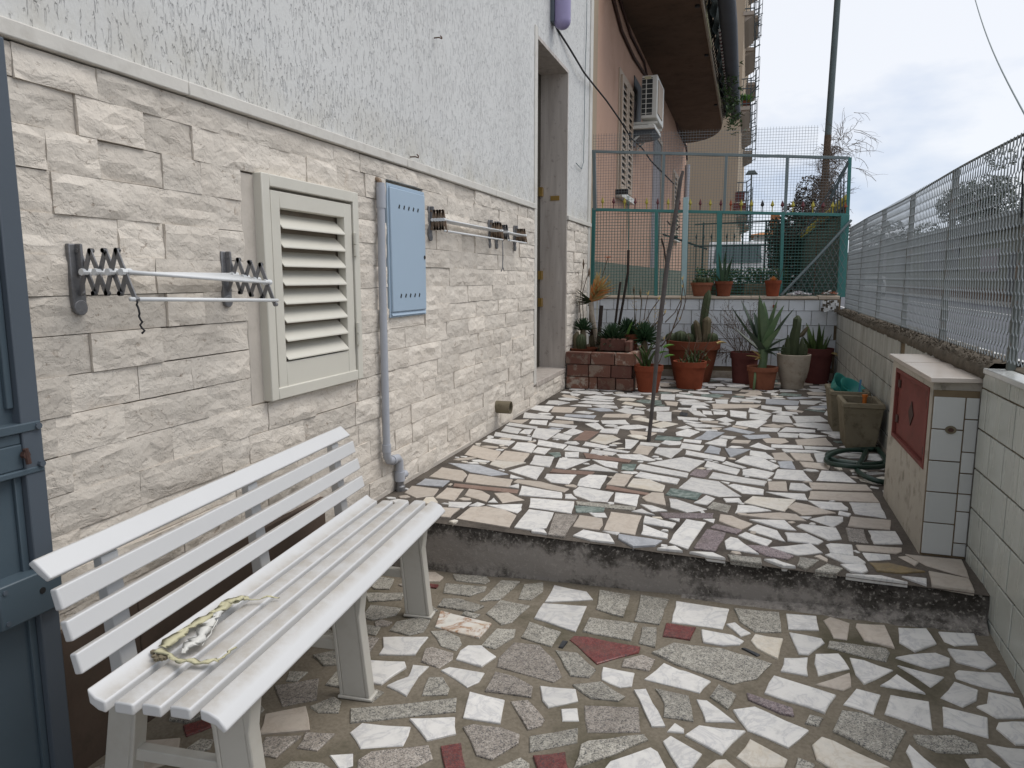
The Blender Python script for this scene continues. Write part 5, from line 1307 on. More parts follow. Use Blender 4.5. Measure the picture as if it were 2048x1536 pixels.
b = MB(); b.tube(pp, [0.0135,0.013,0.0135,0.0145,0.0155,0.016,0.016,0.0155,0.0145,0.0135,0.009], 10)
st = b.build('leaning_pole', MT['wood'], smooth='auto'); tag(st, 'weathered wooden pole standing upright in the middle of the terrace', 'pole')
for (u0, v0, u1, v1) in ((1334,442,1341,450), (1360,452,1352,460)):
    b = MB(); b.tube([hy(u0, v0, base.y+0.27), hy(u1, v1, base.y+0.27)], 0.006, 6); b.build('knot_stub', MT['wood'], st)

# =================================================================== BACK WALL AND ITS FENCE
KB = 0.3/2.64
def yb(x): return 8.20 + (x+1.72)*KB
bw = thing('back_wall', 'low white tiled wall closing the far end of the terrace', 'wall', (-0.4, 8.4, 0))
def BW(x, d, z): return (x, yb(x)+d, z)
b = MB(); b.hexa([BW(-1.95,.008,-.3), BW(0.96,.008,-.3), BW(0.96,.33,-.3), BW(-1.95,.33,-.3)], [BW(-1.95,.008,.878), BW(.96,.008,.878), BW(.96,.33,.878), BW(-1.95,.33,.878)])
b.build('wall_core', MT['tile_grout'], bw)
def back_tile(x0, x1, z0, z1):
    g = .0018
    me = tile_mesh(x1-x0-2*g, z1-z0-2*g, MT['tile_back'])
    o = link('wall_tile', me, bw, BW((x0+x1)/2, random.uniform(-.001,.001)+.002, (z0+z1)/2))
    o.rotation_euler = (0, random.uniform(-.003,.003), -math.pi/2 + math.atan(KB) + random.uniform(-.003,.003))
row = 0; z = 0.872
while z > 0.08:
    h = 0.118 if row == 0 else TW
    x = -1.76 + (TW/2 if row % 2 else 0)
    while x < 0.93:
        x1 = min(x+TW, 0.935)
        if x1-x > .03 and z-h > -0.03: back_tile(x, x1, max(z-h, 0.07), z)
        x += TW
    z -= h; row += 1
b = MB(); b.hexa([BW(-1.75,-.012,-.01), BW(.93,-.012,-.01), BW(.93,.02,-.01), BW(-1.75,.02,-.01)], [BW(-1.75,-.008,.072), BW(.93,-.008,.072), BW(.93,.02,.072), BW(-1.75,.02,.072)]); b.build('skirting', MT['concrete_pale'], bw, bevel=.003)
x = -1.9
while x < 0.94:
    x1 = min(x + random.uniform(.5,.8), .95); dz = random.uniform(-.003,.003) + (0.008 if x > 0.25 else 0) + (0.006 if x > 0.6 else 0)
    b = MB(); b.hexa([BW(x,-.022,.876), BW(x1-.004,-.022,.876), BW(x1-.004,.34,.876), BW(x,.34,.876)], [BW(x,-.022,.900+dz), BW(x1-.004,-.022,.900+dz), BW(x1-.004,.34,.905+dz), BW(x,.34,.905+dz)])
    b.build('coping_slab', MT['cap_back'], bw, bevel=.004); x = x1
def rubble(label, x0, x1, d0, d1, z, n, s, mats, h=0.02):
    t = thing('shard_heap', label, 'rubble', BW((x0+x1)/2, (d0+d1)/2, z))
    for mi, mt in enumerate(mats):
        b = MB()
        for i in range(n):
            x = random.uniform(x0, x1); d = random.uniform(d0, d1)
            k = 1 - abs((x-(x0+x1)/2)/((x1-x0)/2))
            zz = z + random.uniform(0, h)*k
            a = random.uniform(0, 3.1); q = s*random.uniform(.5, 1.3)
            c_, s_ = math.cos(a)*q, math.sin(a)*q
            ti = random.uniform(-.5, .5)*q
            P = [Vector(BW(x+c_, d+s_, zz+ti)), Vector(BW(x-s_, d+c_, zz-ti)), Vector(BW(x-c_, d-s_, zz-ti)), Vector(BW(x+s_, d-c_, zz+ti))]
            b.prism(P, (0,0,.006))
        b.build('shards', mt, t, kind='stuff')
rubble('white and patterned tile shards heaped on the back wall coping', 0.42, 0.66, .02, .12, .925, 45, .016, (MT['shard_white'], MT['shard_mix']), .035)
rubble('white tile shards on the coping in the far right corner', 0.78, 0.92, .03, .14, .935, 30, .018, (MT['shard_white'], MT['terra_br']), .03)
p = Vector((0.865, 8.40, 0.80))
t = thing('mosaic_lump', 'lump of mosaic shards stuck in the corner of the two tiled walls', 'rubble', p)
for mt in (MT['shard_white'], MT['cap_dirty']):
    b = MB()
    for i in range(40):
        c_ = p + Vector((random.uniform(-.09,.05), random.uniform(-.05,.02), random.uniform(-.04,.06)))
        s_ = random.uniform(.008,.02); b.box((c_.x-s_, c_.y-s_*.5, c_.z-s_), (c_.x+s_, c_.y+s_*.5, c_.z+s_))
    b.build('shards', mt, t, kind='stuff')
b = MB(); q = hy(1549, 613, 8.38); b.box((q.x-.018, q.y+.0, q.z-.016), (q.x+.022, q.y+.03, q.z+.016)); b.build('terracotta_chip', MT['terra_b'], bw, bevel=.003)

# fence
FO = 0.235
def hfence(u, v, off=FO):
    r = ray(u, v); k = (8.20 + off + (CAM.x+1.72)*KB - CAM.y) / (r.y - KB*r.x); return CAM + r*k
bf = thing('back_fence', 'grey and teal railing fence with wire mesh and coloured spear points on the back wall', 'fence', BW(-0.4, FO, .9))
def fbar(name, p, q, w, mt, h=None): 
    b = MB(); b.bar(p, q, w, h, (0,1,0)); return b.build(name, mt, bf, bevel=.002)
pTL, pTR = hfence(1183, 303), hfence(1699, 316)
pML, pMR = hfence(1184, 419), hfence(1692, 430)
fbar('top_rail', pTL, pTR, .030, MT['rail_grey']); fbar('middle_rail', pML, pMR, .032, MT['rail_teal'])
zc = .905
def post(u0, v0, u1, v1, w, mt, name='post'):
    a = hfence(u0, v0); c_ = hfence(u1, v1); c_.z = max(c_.z, zc-.01); fbar(name, a, c_, w, mt)
post(1188, 303, 1190, 420, .038, MT['rail_grey']); post(1188, 420, 1184, 592, .04, MT['rail_teal'])
post(1328, 306, 1324, 420, .028, MT['rail_grey']); post(1313, 422, 1312, 594, .036, MT['rail_teal'])
post(1453, 310, 1448, 424, .030, MT['rail_grey']); post(1439, 424, 1437, 594, .055, MT['rail_teal'])
post(1575, 313, 1570, 428, .032, MT['rail_grey']); post(1566, 428, 1561, 594, .034, MT['rail_teal'])
post(1700, 315, 1695, 430, .034, MT['rail_teal']); post(1690, 430, 1681, 594, .085, MT['rail_teal'])
post(1256, 392, 1258, 590, .010, MT['mesh_dark'])
post(1660, 398, 1700, 318, .030, MT['iron'], 'brace'); post(1604, 470, 1700, 318, .012, MT['iron'], 'brace')
for (u, v0, v1) in ((1664,378,430),(1670,370,430),(1676,360,430),(1682,350,430),(1688,340,430)):
    post(u, v0, u-1, v1, .012, MT['iron'], 'bar')
a = hfence(1372, 395, FO-.06); c_ = hfence(1367, 594, FO-.06); c_.z = zc
b = MB(); b.bar(a, c_, .056, .05, (0,1,0)); tag(b.build('pale_post', MT['post_blue'], bevel=.003), 'pale aqua square post standing on the back wall coping', 'post')
us = [1205,1227,1249,1270,1293,1315,1336,1358,1380,1400,1420,1441,1461,1482,1502,1524,1544,1564,1585,1605,1625,1645,1664,1691]
cs = 'yrYrYrYrYryroYyKyryryryo'
for i, u in enumerate(us):
    v = 419 + (u-1184)/508*11
    p = hfence(u, v); s_ = .009; w2 = .024 if i > 12 else .020
    b = MB(); p.z += .015; hz = .055
    b.tube([p, p+Vector((0,0,hz))], .006, 6)
    b.tube([p+Vector((0,0,hz)), p+Vector((0,0,hz+.018)), p+Vector((0,0,hz+.075))], [.006, w2, .001], 6)
    mt = {'y': MT['spike_y'], 'Y': MT['rail_teal'] if False else MT['spike_y'], 'r': MT['spike_r'], 'o': MT['spike_o'], 'K': MT['black']}[cs[i]]
    b.build('spear_point', mt, bf, smooth='auto')
def sqmesh(x0, x1, zlo, zhi, st, r_, mt, name, off):
    b = MB()
    n = int((x1-x0)/st)
    for i in range(n+1):
        x = x0 + st*i
        za, zb_ = zlo(x), zhi(x)
        p, q = Vector(BW(x, FO+off, za)), Vector(BW(x, FO+off, zb_))
        b.add([(p.x-r_, p.y, p.z), (p.x+r_*.6, p.y-r_, p.z), (p.x+r_*.6, p.y+r_, p.z), (q.x-r_, q.y, q.z), (q.x+r_*.6, q.y-r_, q.z), (q.x+r_*.6, q.y+r_, q.z)], [(0,1,4,3),(1,2,5,4),(2,0,3,5)])
    m_ = int((max(zhi(x0), zhi(x1), zhi((x0+x1)/2)) - min(zlo(x0), zlo(x1)))/st)
    for k in range(m_+1):
        z = min(zlo(x0), zlo(x1)) + st*k
        xs_ = [x for x in np.linspace(x0, x1, 40) if zlo(x)-1e-6 <= z <= zhi(x)+1e-6]
        if len(xs_) < 2: continue
        p, q = Vector(BW(xs_[0], FO+off, z)), Vector(BW(xs_[-1], FO+off, z))
        b.add([(p.x, p.y, p.z+r_), (p.x, p.y-r_, p.z-r_*.6), (p.x, p.y+r_, p.z-r_*.6), (q.x, q.y, q.z+r_), (q.x, q.y-r_, q.z-r_*.6), (q.x, q.y+r_, q.z-r_*.6)], [(0,1,4,3),(1,2,5,4),(2,0,3,5)])
    b.build(name, mt, bf)
zm = lambda x: pML.z + (pMR.z-pML.z)*(x-pML.x)/(pMR.x-pML.x)
sqmesh(pML.x, 0.95, lambda x: .915, lambda x: zm(x)-.01, .0330, .0031, MT['mesh_dark'], 'wire_mesh', .012)
sqmesh(pML.x, 0.93, lambda x: zm(x), lambda x: 2.74 if x < .66 else 2.40, .0300, .0016, MT['mesh_grey'], 'upper_mesh', .014)
# the sloping pipe with chain link under it
p0, p1 = hfence(1562, 590, FO-.07), hfence(1703, 440, FO-.07); p0.z = .915
b = MB(); b.tube([p0, p0.lerp(p1, .5)+Vector((0,0,-.01)), p1], .014, 8); tb = b.build('sloping_pipe', MT['rail_grey'], bf, smooth='auto')
b = MB()
d = (p1-p0); L = d.x
st = .062
def clip_line(x0_, z0_, sl):
    pts = []
    for i in range(60):
        x = x0_ + i*.02; z = z0_ + sl*i*.02
        lim = p0.z + d.z*(x-p0.x)/d.x
        if p0.x <= x <= p1.x-.03 and .905 <= z <= lim: pts.append(Vector(BW(x, FO-.068, z)))
    return pts
for i in range(-28, 40):
    for sl in (1.9, -1.9):
        q = clip_line(p0.x-.2 + (i*st if sl > 0 else i*st), .905 if sl > 0 else .905+1.9*0.62, sl)
        if len(q) > 1: b.tube([q[0], q[-1]], .0021, 4, cap=False)
b.build('chain_link', MT['mesh_grey'], bf)

# =================================================================== PLANTS
def leaf_geo(b, base, az, L, w, tilt, curl, th=None, n=6, rot=0.0):
    """a fleshy tapering leaf with a keel; az = heading, tilt = angle above the ground at the base, curl = change along it"""
    th = th or w*0.28
    h = Vector((math.cos(az), math.sin(az), 0)); side = Vector((-math.sin(az), math.cos(az), 0))
    p = Vector(base); a = tilt; rings = []
    for i in range(n+1):
        t = i/n
        ww = w*(0.72 + 0.55*t - 0.4*t*t)*(1-t**2.2)**0.8 if t < 1 else 0.0008
        ww = max(ww, .0008)
        d = h*math.cos(a) + Vector((0,0,math.sin(a))); nn = -h*math.sin(a) + Vector((0,0,math.cos(a)))
        tt = th*(1-t*.85)
        rings.append((p + side*ww/2 + nn*ww*.22, p + nn*0.0, p - side*ww/2 + nn*ww*.22, p - nn*tt))
        p = p + d*(L/n); a += curl/n
    s0 = len(b.v)
    for r_ in rings: b.v += [tuple(v) for v in r_]
    for i in range(n):
        q = s0 + i*4
        for k in range(4):
            k2 = (k+1) % 4; b.f.append((q+k, q+k2, q+4+k2, q+4+k))
    b.f.append((s0+3, s0+2, s0+1, s0)); b.f.append(tuple(s0+n*4+k for k in range(4)))
def pot(t, c, r_top, h, mt, r_bot=None, rim=True, name='pot', n=26, fill=.88):
    rb = r_bot or r_top*.70
    if rim:
        prof = [(0.003, 0.0), (rb, 0.0), (r_top*.93, h*.80), (r_top, h*.80), (r_top*1.01, h), (r_top*.90, h), (r_top*.88, h*.78), (0.003, h*.78)]
    else:
        prof = [(0.003, 0.0), (rb, 0.0), (r_top*.90, h*.5), (r_top*.99, h*.85), (r_top, h), (r_top*.91, h), (r_top*.85, h*.8), (0.003, h*.8)]
    b = MB(); b.lathe(prof[:-1], n, c); po = b.build(name, mt, t, smooth='auto')
    b = MB(); b.lathe([(0.003, h*fill+.012), (r_top*.45, h*fill+.006), (r_top*.905, h*fill)], n, c); b.build('soil', MT['soil'], t, smooth=True)
    return po
def twig(b, p, d, L, r_, depth, rnd, droop=0.0, leaves=None, leafsz=.02, wob=.22):
    p = Vector(p); d = Vector(d).normalized(); pts = [p.copy()]; n = 5
    for i in range(n):
        d = (d + Vector((rnd.uniform(-wob,wob), rnd.uniform(-wob,wob), rnd.uniform(-wob,wob)*.75-droop))).normalized()
        p = p + d*(L/n); pts.append(p.copy())
    b.tube(pts, [r_*(1-.6*i/n) for i in range(n+1)], 5)
    if leaves is not None:
        for q in pts[2:]:
            if rnd.random() < .8: leaf_geo(leaves, q, rnd.uniform(0, 6.3), leafsz*rnd.uniform(.7,1.4), leafsz*.4, rnd.uniform(-.3,1.2), .3, n=3)
    if depth > 0:
        for k in range(rnd.choice((2,2,3))):
            i = rnd.randint(1, n-1)
            nd = (d + Vector((rnd.uniform(-.9,.9), rnd.uniform(-.9,.9), rnd.uniform(-.4,.7)))).normalized()
            twig(b, pts[i], nd, L*rnd.uniform(.45,.7), r_*.6, depth-1, rnd, droop, leaves, leafsz, wob)
def rosette(b, c, n, L, w, t0, t1, rnd, curl=-.3, golden=2.39996):
    for i in range(n):
        f = i/max(1, n-1); t = t1 + (t0-t1)*f
        leaf_geo(b, (c[0], c[1], c[2] + .02*f), i*golden + rnd.uniform(-.2,.2), L*(1-.25*f)*rnd.uniform(.85,1.1), w, t + rnd.uniform(-.1,.1), curl*rnd.uniform(.5,1.3), n=4)

# --- front pots
rg = random.Random(11)
c = gp(1296, 783); t = thing('potted_plant', 'terracotta pot with bright green leaves just left of the leaning pole', 'potted plant', c, 'potted plants along the back wall')
pot(t, c, .142, .262, MT['terra_b'], .098)
b = MB(); tw = MB()
for i in range(7):
    leaf_geo(b, (c.x+rg.uniform(-.06,.06), c.y+rg.uniform(-.06,.06), .235), rg.uniform(0,6.3), rg.uniform(.18,.30), .06, rg.uniform(1.0,1.45), -.3)
b.build('leaves', MT['aloe'], t, smooth='auto', kind='stuff')
for (u, v, s_) in ((1338, 692, .085), (1340, 712, .08), (1330, 703, .06)):
    q = hy(u, v, c.y+.02); b = MB(); leaf_geo(b, q+Vector((-.05,0,-.02)), 0.2, s_*1.3, s_, .5, -.6, th=.006, n=5); b.build('leaf', MT['bright_leaf'], t, smooth='auto')
for i in range(5): twig(tw, (c.x+rg.uniform(-.05,.05), c.y, .23), (rg.uniform(-.3,.3), 0, 1), rg.uniform(.1,.25), .004, 0, rg)
twig(tw, (c.x+.06, c.y, .22), (.35, .1, 1), .28, .006, 0, rg)
tw.build('stems', MT['twig'], t)
c = gp(1378, 776); t = thing('potted_plant', 'squat terracotta pot with small shoots in front of the wide cactus pot', 'potted plant', c, 'potted plants along the back wall')
pot(t, c, .165, .275, MT['terra_b'], .125)
b = MB()
for i in range(26): leaf_geo(b, (c.x+rg.uniform(-.1,.1), c.y+rg.uniform(-.1,.1), .24), rg.uniform(0,6.3), rg.uniform(.05,.20), .020, rg.uniform(.8,1.5), -.2, n=3)
b.build('shoots', MT['aloe'], t, smooth='auto', kind='stuff')
tw = MB()
for i in range(6): twig(tw, (c.x+rg.uniform(-.1,.12), c.y, .24), (rg.uniform(-.2,.2), 0, 1), rg.uniform(.25,.42), .004, 1, rg)
tw.build('stems', MT['twig'], t)
c = gp(1383, 762); c.y += .05; t = thing('potted_plant', 'very wide terracotta pot of round cacti with one tall column cactus', 'potted plant', c, 'potted plants along the back wall')
pot(t, c, .285, .44, MT['terra'], .19)
def ribbed(b, c, r_, h, ribs=11, n=9, taper=.8, lean=(0,0)):
    rows = []
    for i in range(n+1):
        tt = i/n; rr = r_*(taper + (1-taper)*math.sin(math.pi*min(1, tt*1.0)))*(1 if tt < .82 else math.sqrt(max(0.02, 1-((tt-.82)/.18)**2)))
        ring = []
        for k in range(ribs*2):
            a = math.pi*k/ribs; q = rr*(1 if k % 2 else .84)
            ring.append((c[0]+q*math.cos(a)+lean[0]*tt*tt*h, c[1]+q*math.sin(a)+lean[1]*tt*tt*h, c[2]+h*tt))
        rows.append(ring)
    m_ = ribs*2; s0 = len(b.v)
    for r2 in rows: b.v += r2
    for i in range(n):
        for k in range(m_): b.f.append((s0+i*m_+k, s0+i*m_+(k+1)%m_, s0+(i+1)*m_+(k+1)%m_, s0+(i+1)*m_+k))
    b.f.append(tuple(s0+n*m_+k for k in range(m_)))
for (u, v, r_, h) in ((1342, 676, .062, .09), (1361, 674, .075, .115), (1378, 676, .055, .09), (1425, 678, .06, .10)):
    q = hy(u, v, c.y-.05); b = MB(); ribbed(b, (q.x, q.y, .40), r_, h+.03, taper=.62); b.build('cactus_ball', MT['cactus'], t, smooth='auto')
def column(uv0, uv1, y, r_, mt, t, name='cactus_column', ribs=7):
    a, e = hy(*uv0, y), hy(*uv1, y); b = MB()
    a.z = min(a.z, .42)
    ribbed(b, (a.x, a.y, a.z), r_, e.z-a.z, ribs=ribs, n=14, taper=.94, lean=((e.x-a.x)/max(.05, e.z-a.z), 0)); b.build(name, mt, t, smooth='auto')
column((1404, 690), (1418, 580), c.y+.08, .045, MT['cactus'], t)
column((1412, 690), (1415, 633), c.y-.02, .048, MT['cactus_brown'], t)
column((1398, 690), (1391, 640), c.y-.04, .036, MT['cactus_brown'], t)
column((1388, 690), (1386, 648), c.y+.05, .03, MT['cactus'], t)
b = MB()
for i in range(40):
    a = rg.uniform(0, 6.3); q = rg.uniform(.05,.25); leaf_geo(b, (c.x+q*math.cos(a), c.y+q*math.sin(a), .39), rg.uniform(0,6.3), rg.uniform(.04,.11), .018, rg.uniform(.3,1.4), 0, n=3)
b.build('small_cacti', MT['cactus'], t, smooth='auto', kind='stuff')
b = MB(); q0 = hy(1443, 700, c.y-.1)
for i in range(24): leaf_geo(b, (c.x+.12+rg.uniform(-.07,.06), c.y-.24+rg.uniform(-.03,.03), .40-rg.uniform(0,.22)), rg.uniform(3.5,5.9), rg.uniform(.05,.11), .015, rg.uniform(-1.0,.4), -.4, n=3)
b.build('trailing_leaves', MT['aloe'], t, smooth='auto', kind='stuff')
b = MB(); q = hy(1443, 684, c.y-.2); leaf_geo(b, q-Vector((.04,0,.02)), .2, .10, .085, .4, -.8, th=.006); b.build('dry_leaf', MT['dry_leaf'], t, smooth='auto')

c = gp(1487, 766); c.y += .02; t = thing('potted_plant', 'dark red pot of thin dry stalks behind the agave', 'potted plant', c, 'potted plants along the back wall')
pot(t, c, .148, .33, MT['terra_d'], .115)
tw = MB(); lv = MB(); rr = random.Random(21)
for i in range(18): twig(tw, (c.x+rr.uniform(-.1,.05), c.y+rr.uniform(-.05,.08), .29), (rr.uniform(-.75,.35), rr.uniform(-.2,.2), 1), rr.uniform(.22,.52), .0035, 2, rr, .02, lv, .018)
for i in range(8): twig(tw, (c.x-.12, c.y-.03, .31), (rr.uniform(-1.0,-.3), rr.uniform(-.3,.1), rr.uniform(-.2,.5)), rr.uniform(.12,.25), .003, 1, rr, .18, lv, .022)
tw.build('dry_stalks', MT['twig'], t, kind='stuff'); lv.build('shrivelled_leaves', MT['hedge_brown'], t, kind='stuff')

c = gp(1523, 777); t = thing('potted_plant', 'low terracotta pot with a big spreading agave on a short stem', 'potted plant', c, 'potted plants along the back wall')
pot(t, c, .150, .225, MT['terra_br'], .115)
b = MB(); b.tube([(c.x-.01,c.y,.19), (c.x+.005,c.y,.28), (c.x+.0,c.y,.40)], [.045,.04,.05], 10); b.build('stem', MT['agave'], t, smooth='auto')
b = MB(); b.tube([(c.x-.075,c.y-.13,.0), (c.x-.065,c.y-.11,.20)], .013, 8); b.build('prop_stick', MT['agave'], t, smooth=True)
ax, ay, az_ = c.x, c.y, .36
P2_ = lambda u, v: hy(u, v, c.y)
def to_leaf(u, v, w, mt, dy=0.0, curl=.05, z0=.36, bx=0.0):
    tip = hy(u, v, c.y+dy); base = Vector((ax+bx, ay, z0)); d = tip-base
    L = d.length; az2 = math.atan2(d.y, d.x); tl = math.asin(max(-1, min(1, d.z/L))) - curl/2
    b = MB(); leaf_geo(b, base, az2, L*1.02, w*1.75, tl, curl, th=w*.2, n=8); b.build('leaf', mt, t, smooth='auto')
for (u, v, w, mt, dy, curl) in ((1519,592,.085,'agave',-.10,.05),(1528,604,.085,'agave',.10,.05),(1554,601,.080,'agave',.05,.1),(1567,612,.092,'agave',-.12,.05),(1588,619,.055,'agave_dark',.08,-.12),(1484,602,.062,'agave_dark',.10,.12),(1464,613,.058,'agave_dark',-.05,.15),(1472,656,.052,'agave_dark',.12,.25),(1562,656,.075,'agave',-.18,-.1),(1541,690,.07,'agave',.2,.1),(1582,677,.045,'agave_dark',.05,-.6),(1574,697,.045,'agave_dark',-.08,-.5),(1566,703,.05,'agave_dark',-.15,-.45),(1552,714,.035,'agave_dark',-.1,-.9),(1497,660,.07,'agave_dark',-.15,.2),(1508,625,.075,'agave_dark',.12,.05)):
    to_leaf(u, v, w, MT[mt], dy, curl)
for (u, v) in ((1500, 700), (1492, 712), (1510, 720)):
    to_leaf(u, v, .03, MT['dry_leaf'], -.06, -.3, .30)

c = gp(1584, 776); t = thing('potted_plant', 'pale concrete urn with an upright cactus that has one small arm', 'potted plant', c, 'potted plants along the back wall')
b = MB(); b.lathe([(.003,0),(.105,0),(.108,.03),(.125,.10),(.134,.115),(.136,.13),(.150,.20),(.160,.30),(.164,.345),(.150,.347),(.142,.29),(.003,.29)][:-1], 28, c); b.build('urn', MT['concrete_pale'], t, smooth='auto')
b = MB(); b.lathe([(.003,.315),(.07,.312),(.148,.30)], 24, c); b.build('soil', MT['soil'], t)
def tri_stem(path, r_, mt, name, ang=.4):
    b = MB(); b.tube(path, r_, 6); 
    o = b.build(name, mt, t, smooth='auto'); return o
tri_stem([(c.x-.005,c.y,.30), (c.x-.012,c.y,.42), (c.x+.0,c.y,.55), (c.x+.012,c.y,.62), (c.x+.014,c.y,.70), (c.x+.018,c.y,.735)], [.055,.062,.052,.046,.045,.012], MT['cactus'], 'cactus_stem')
tri_stem([(c.x+.03,c.y-.01,.52), (c.x+.07,c.y-.01,.55), (c.x+.10,c.y-.01,.60), (c.x+.115,c.y-.01,.63)], [.018,.024,.02,.006], MT['cactus_brown'], 'cactus_arm')
for (dx, h, r_) in ((-.06,.24,.03),(.06,.22,.032),(.09,.16,.026),(-.095,.14,.022)):
    tri_stem([(c.x+dx,c.y-.03,.30), (c.x+dx*1.15,c.y-.03,.30+h*.6), (c.x+dx*1.1,c.y-.03,.30+h)], [r_,r_*1.05,.006], MT['cactus'], 'cactus_stem')
c = gp(1631, 765); t = thing('potted_plant', 'dark terracotta pot of stout aloes in the far right corner', 'potted plant', c, 'potted plants along the back wall')
pot(t, c, .162, .37, MT['terra_d'], .125)
for (u, v, w) in ((1612,646,.085),(1625,655,.055),(1637,646,.070),(1650,652,.050),(1657,672,.034),(1664,669,.034),(1605,672,.06),(1618,676,.06),(1645,678,.05),(1629,680,.06)):
    tip = hy(u, v, c.y + rg.uniform(-.06,.06)); ba = Vector((c.x + (tip.x-c.x)*.45, c.y, .30)); d = tip-ba
    b = MB(); leaf_geo(b, ba, math.atan2(d.y, d.x), d.length, w*1.5, math.asin(d.z/d.length), .04, th=w*.35, n=7); b.build('leaf', MT['aloe'], t, smooth='auto')
b = MB(); tw = MB()
for i in range(5): leaf_geo(b, (c.x+.08+rg.uniform(-.02,.05), c.y-.08, .33), rg.uniform(-.6,.5), .12, .02, rg.uniform(-.2,.5), -.5, n=3)
b.build('dry_leaves', MT['dry_leaf'], t, kind='stuff')
rubble('white tile shards on the floor in the right corner', 0.72, 0.86, -.30, -.10, .012, 24, .02, (MT['shard_white'],), .05)

# pots on the coping
def cap_pot(u, v, d, r_, h, mt, label):
    p = hfence(u, v, d); c = Vector((p.x, p.y, .905)); t = thing('potted_plant', label, 'potted plant', c, 'pots on the back wall coping')
    pot(t, c, r_, h, mt); return t, c
t, c = cap_pot(1403, 590, .10, .125, .15, MT['terra_br'], 'bowl shaped pot of little cacti on the back wall coping')
for i in range(7):
    b = MB(); ribbed(b, (c.x-.085+.028*i, c.y+rg.uniform(-.04,.04), c.z+.12), .022, rg.uniform(.06,.10), ribs=6, n=6, taper=.75); b.build('cactus_ball', MT['cactus'], t, smooth='auto')
t, c = cap_pot(1447, 590, .10, .096, .165, MT['terra'], 'terracotta pot with a tall dark aloe on the back wall coping')
for (u, v, w) in ((1436,506,.055),(1452,502,.055),(1466,513,.05),(1440,528,.06),(1459,526,.055),(1447,518,.05),(1468,556,.045),(1428,546,.045),(1450,540,.06)):
    tip = hy(u, v, c.y+rg.uniform(-.05,.05)); ba = Vector((c.x+(tip.x-c.x)*.2, c.y, c.z+.13)); d = tip-ba
    b = MB(); leaf_geo(b, ba, math.atan2(d.y,d.x), d.length, w, math.asin(d.z/d.length), .05, th=w*.4, n=6); b.build('leaf', MT['rosette'], t, smooth='auto')
t, c = cap_pot(1545, 589, .10, .088, .175, MT['terra_b'], 'small terracotta pot with low succulents at the right of the coping')
b = MB(); rosette(b, (c.x, c.y, c.z+.15), 26, .07, .028, 1.4, .3, rg); b.build('succulent', MT['dry_red'], t, smooth='auto', kind='stuff')
b = MB(); twig(b, (c.x+.05, c.y, c.z+.15), (.3, 0, 1), .28, .004, 2, rg); b.build('stems', MT['twig'], t)

# --- stacked brick planter with aloes
bp = thing('brick_planter', 'knee high planter of stacked hollow bricks in the left corner', 'planter', (-1.36, 7.2, 0))
def brick(x0, x1, y0, y1, z0, z1):
    b = MB(); j = lambda: random.uniform(-.003, .003)
    b.box((x0+.004, y0+j(), z0+.003), (x1-.004, y1, z1-.003)); cx_, cy_, cz_ = (x0+x1)/2, (y0+y1)/2, (z0+z1)/2
    o = b.build('brick', MT['brick'], bp, bevel=.005, origin=(cx_, cy_, cz_)); o.rotation_euler = (0, j()*2, j()*5)
BH = .125
for row, xs_ in enumerate(([-1.705,-1.47,-1.385,-1.20,-1.02], [-1.70,-1.475,-1.25,-1.04], [-1.712,-1.455,-1.215,-1.01])):
    for i in range(len(xs_)-1): brick(xs_[i], xs_[i+1], 7.02, 7.11, row*BH, (row+1)*BH)
for row in range(3):
    for (y0, y1) in ((7.112,7.40),(7.40,7.70),(7.70,8.0)): brick(-1.10, -1.02, y0, y1, row*BH, (row+1)*BH)
brick(-1.40, -1.14, 7.20, 7.29, .375, .50); brick(-1.14, -1.08, 7.16, 7.42, .375, .48)
b = MB(); b.add([(-1.71,7.1,.33),(-1.1,7.1,.33),(-1.1,8.1,.36),(-1.71,8.1,.36)], [(0,1,2,3)]); b.build('soil', MT['soil'], bp)
t = thing('potted_plant', 'small terracotta pot among the aloes of the brick planter', 'potted plant', (-1.13, 7.5, .37)); pot(t, (-1.13, 7.50, .36), .085, .17, MT['terra'])
def clump(u, v, y, r_, n, label, t0=1.5, t1=.1, w=.028, h0=None, mt='rosette'):
    q = hy(u, v, y); t = thing('aloe_rosette', label, 'succulent', (q.x, q.y, q.z-r_*.4), 'aloe rosettes in the brick planter')
    b = MB(); rr = random.Random(int(u)); rosette(b, (q.x, q.y, q.z-r_*.35), n, r_*1.05, w, t0, t1, rr, .25)
    b.build('leaves', MT[mt], t, smooth='auto', kind='stuff')
    b = MB(); b.tube([(q.x, q.y, q.z-r_*.3), (q.x+.01, q.y, .36)], [.03, .035], 8); b.build('stem', MT['cactus_brown'], t, smooth=True)
clump(1166, 650, 7.45, .155, 60, 'dark aloe rosette nearest the doorway')
clump(1226, 668, 7.35, .205, 120, 'fullest dark aloe rosette above the top brick', t1=-.3, w=.042)
clump(1256, 655, 7.6, .19, 100, 'dark aloe rosette behind with a bright broad leaf', t1=-.2, w=.042)
clump(1288, 664, 7.5, .20, 110, 'dark aloe rosette at the right end of the brick planter', t1=-.4, w=.042)
clump(1185, 664, 7.6, .10, 36, 'small brownish aloe rosette low behind the dark stake', w=.022, mt='hedge_brown')
clump(1203, 684, 7.3, .085, 36, 'small brownish aloe rosette just left of the loose top brick', w=.02, mt='cactus_brown')
q = hy(1262, 656, 7.45); b = MB(); leaf_geo(b, q+Vector((-.03,0,-.07)), .5, .15, .075, 1.2, .1, th=.008)
tag(b.build('broad_leaf', MT['bright_leaf'], smooth='auto'), 'single broad green leaf between the dark aloe rosettes', 'leaf')
q = hy(1162, 683, 7.35); t = thing('small_cactus', 'yellowish round cactus at the left end of the brick planter', 'cactus', (q.x, q.y, .37))
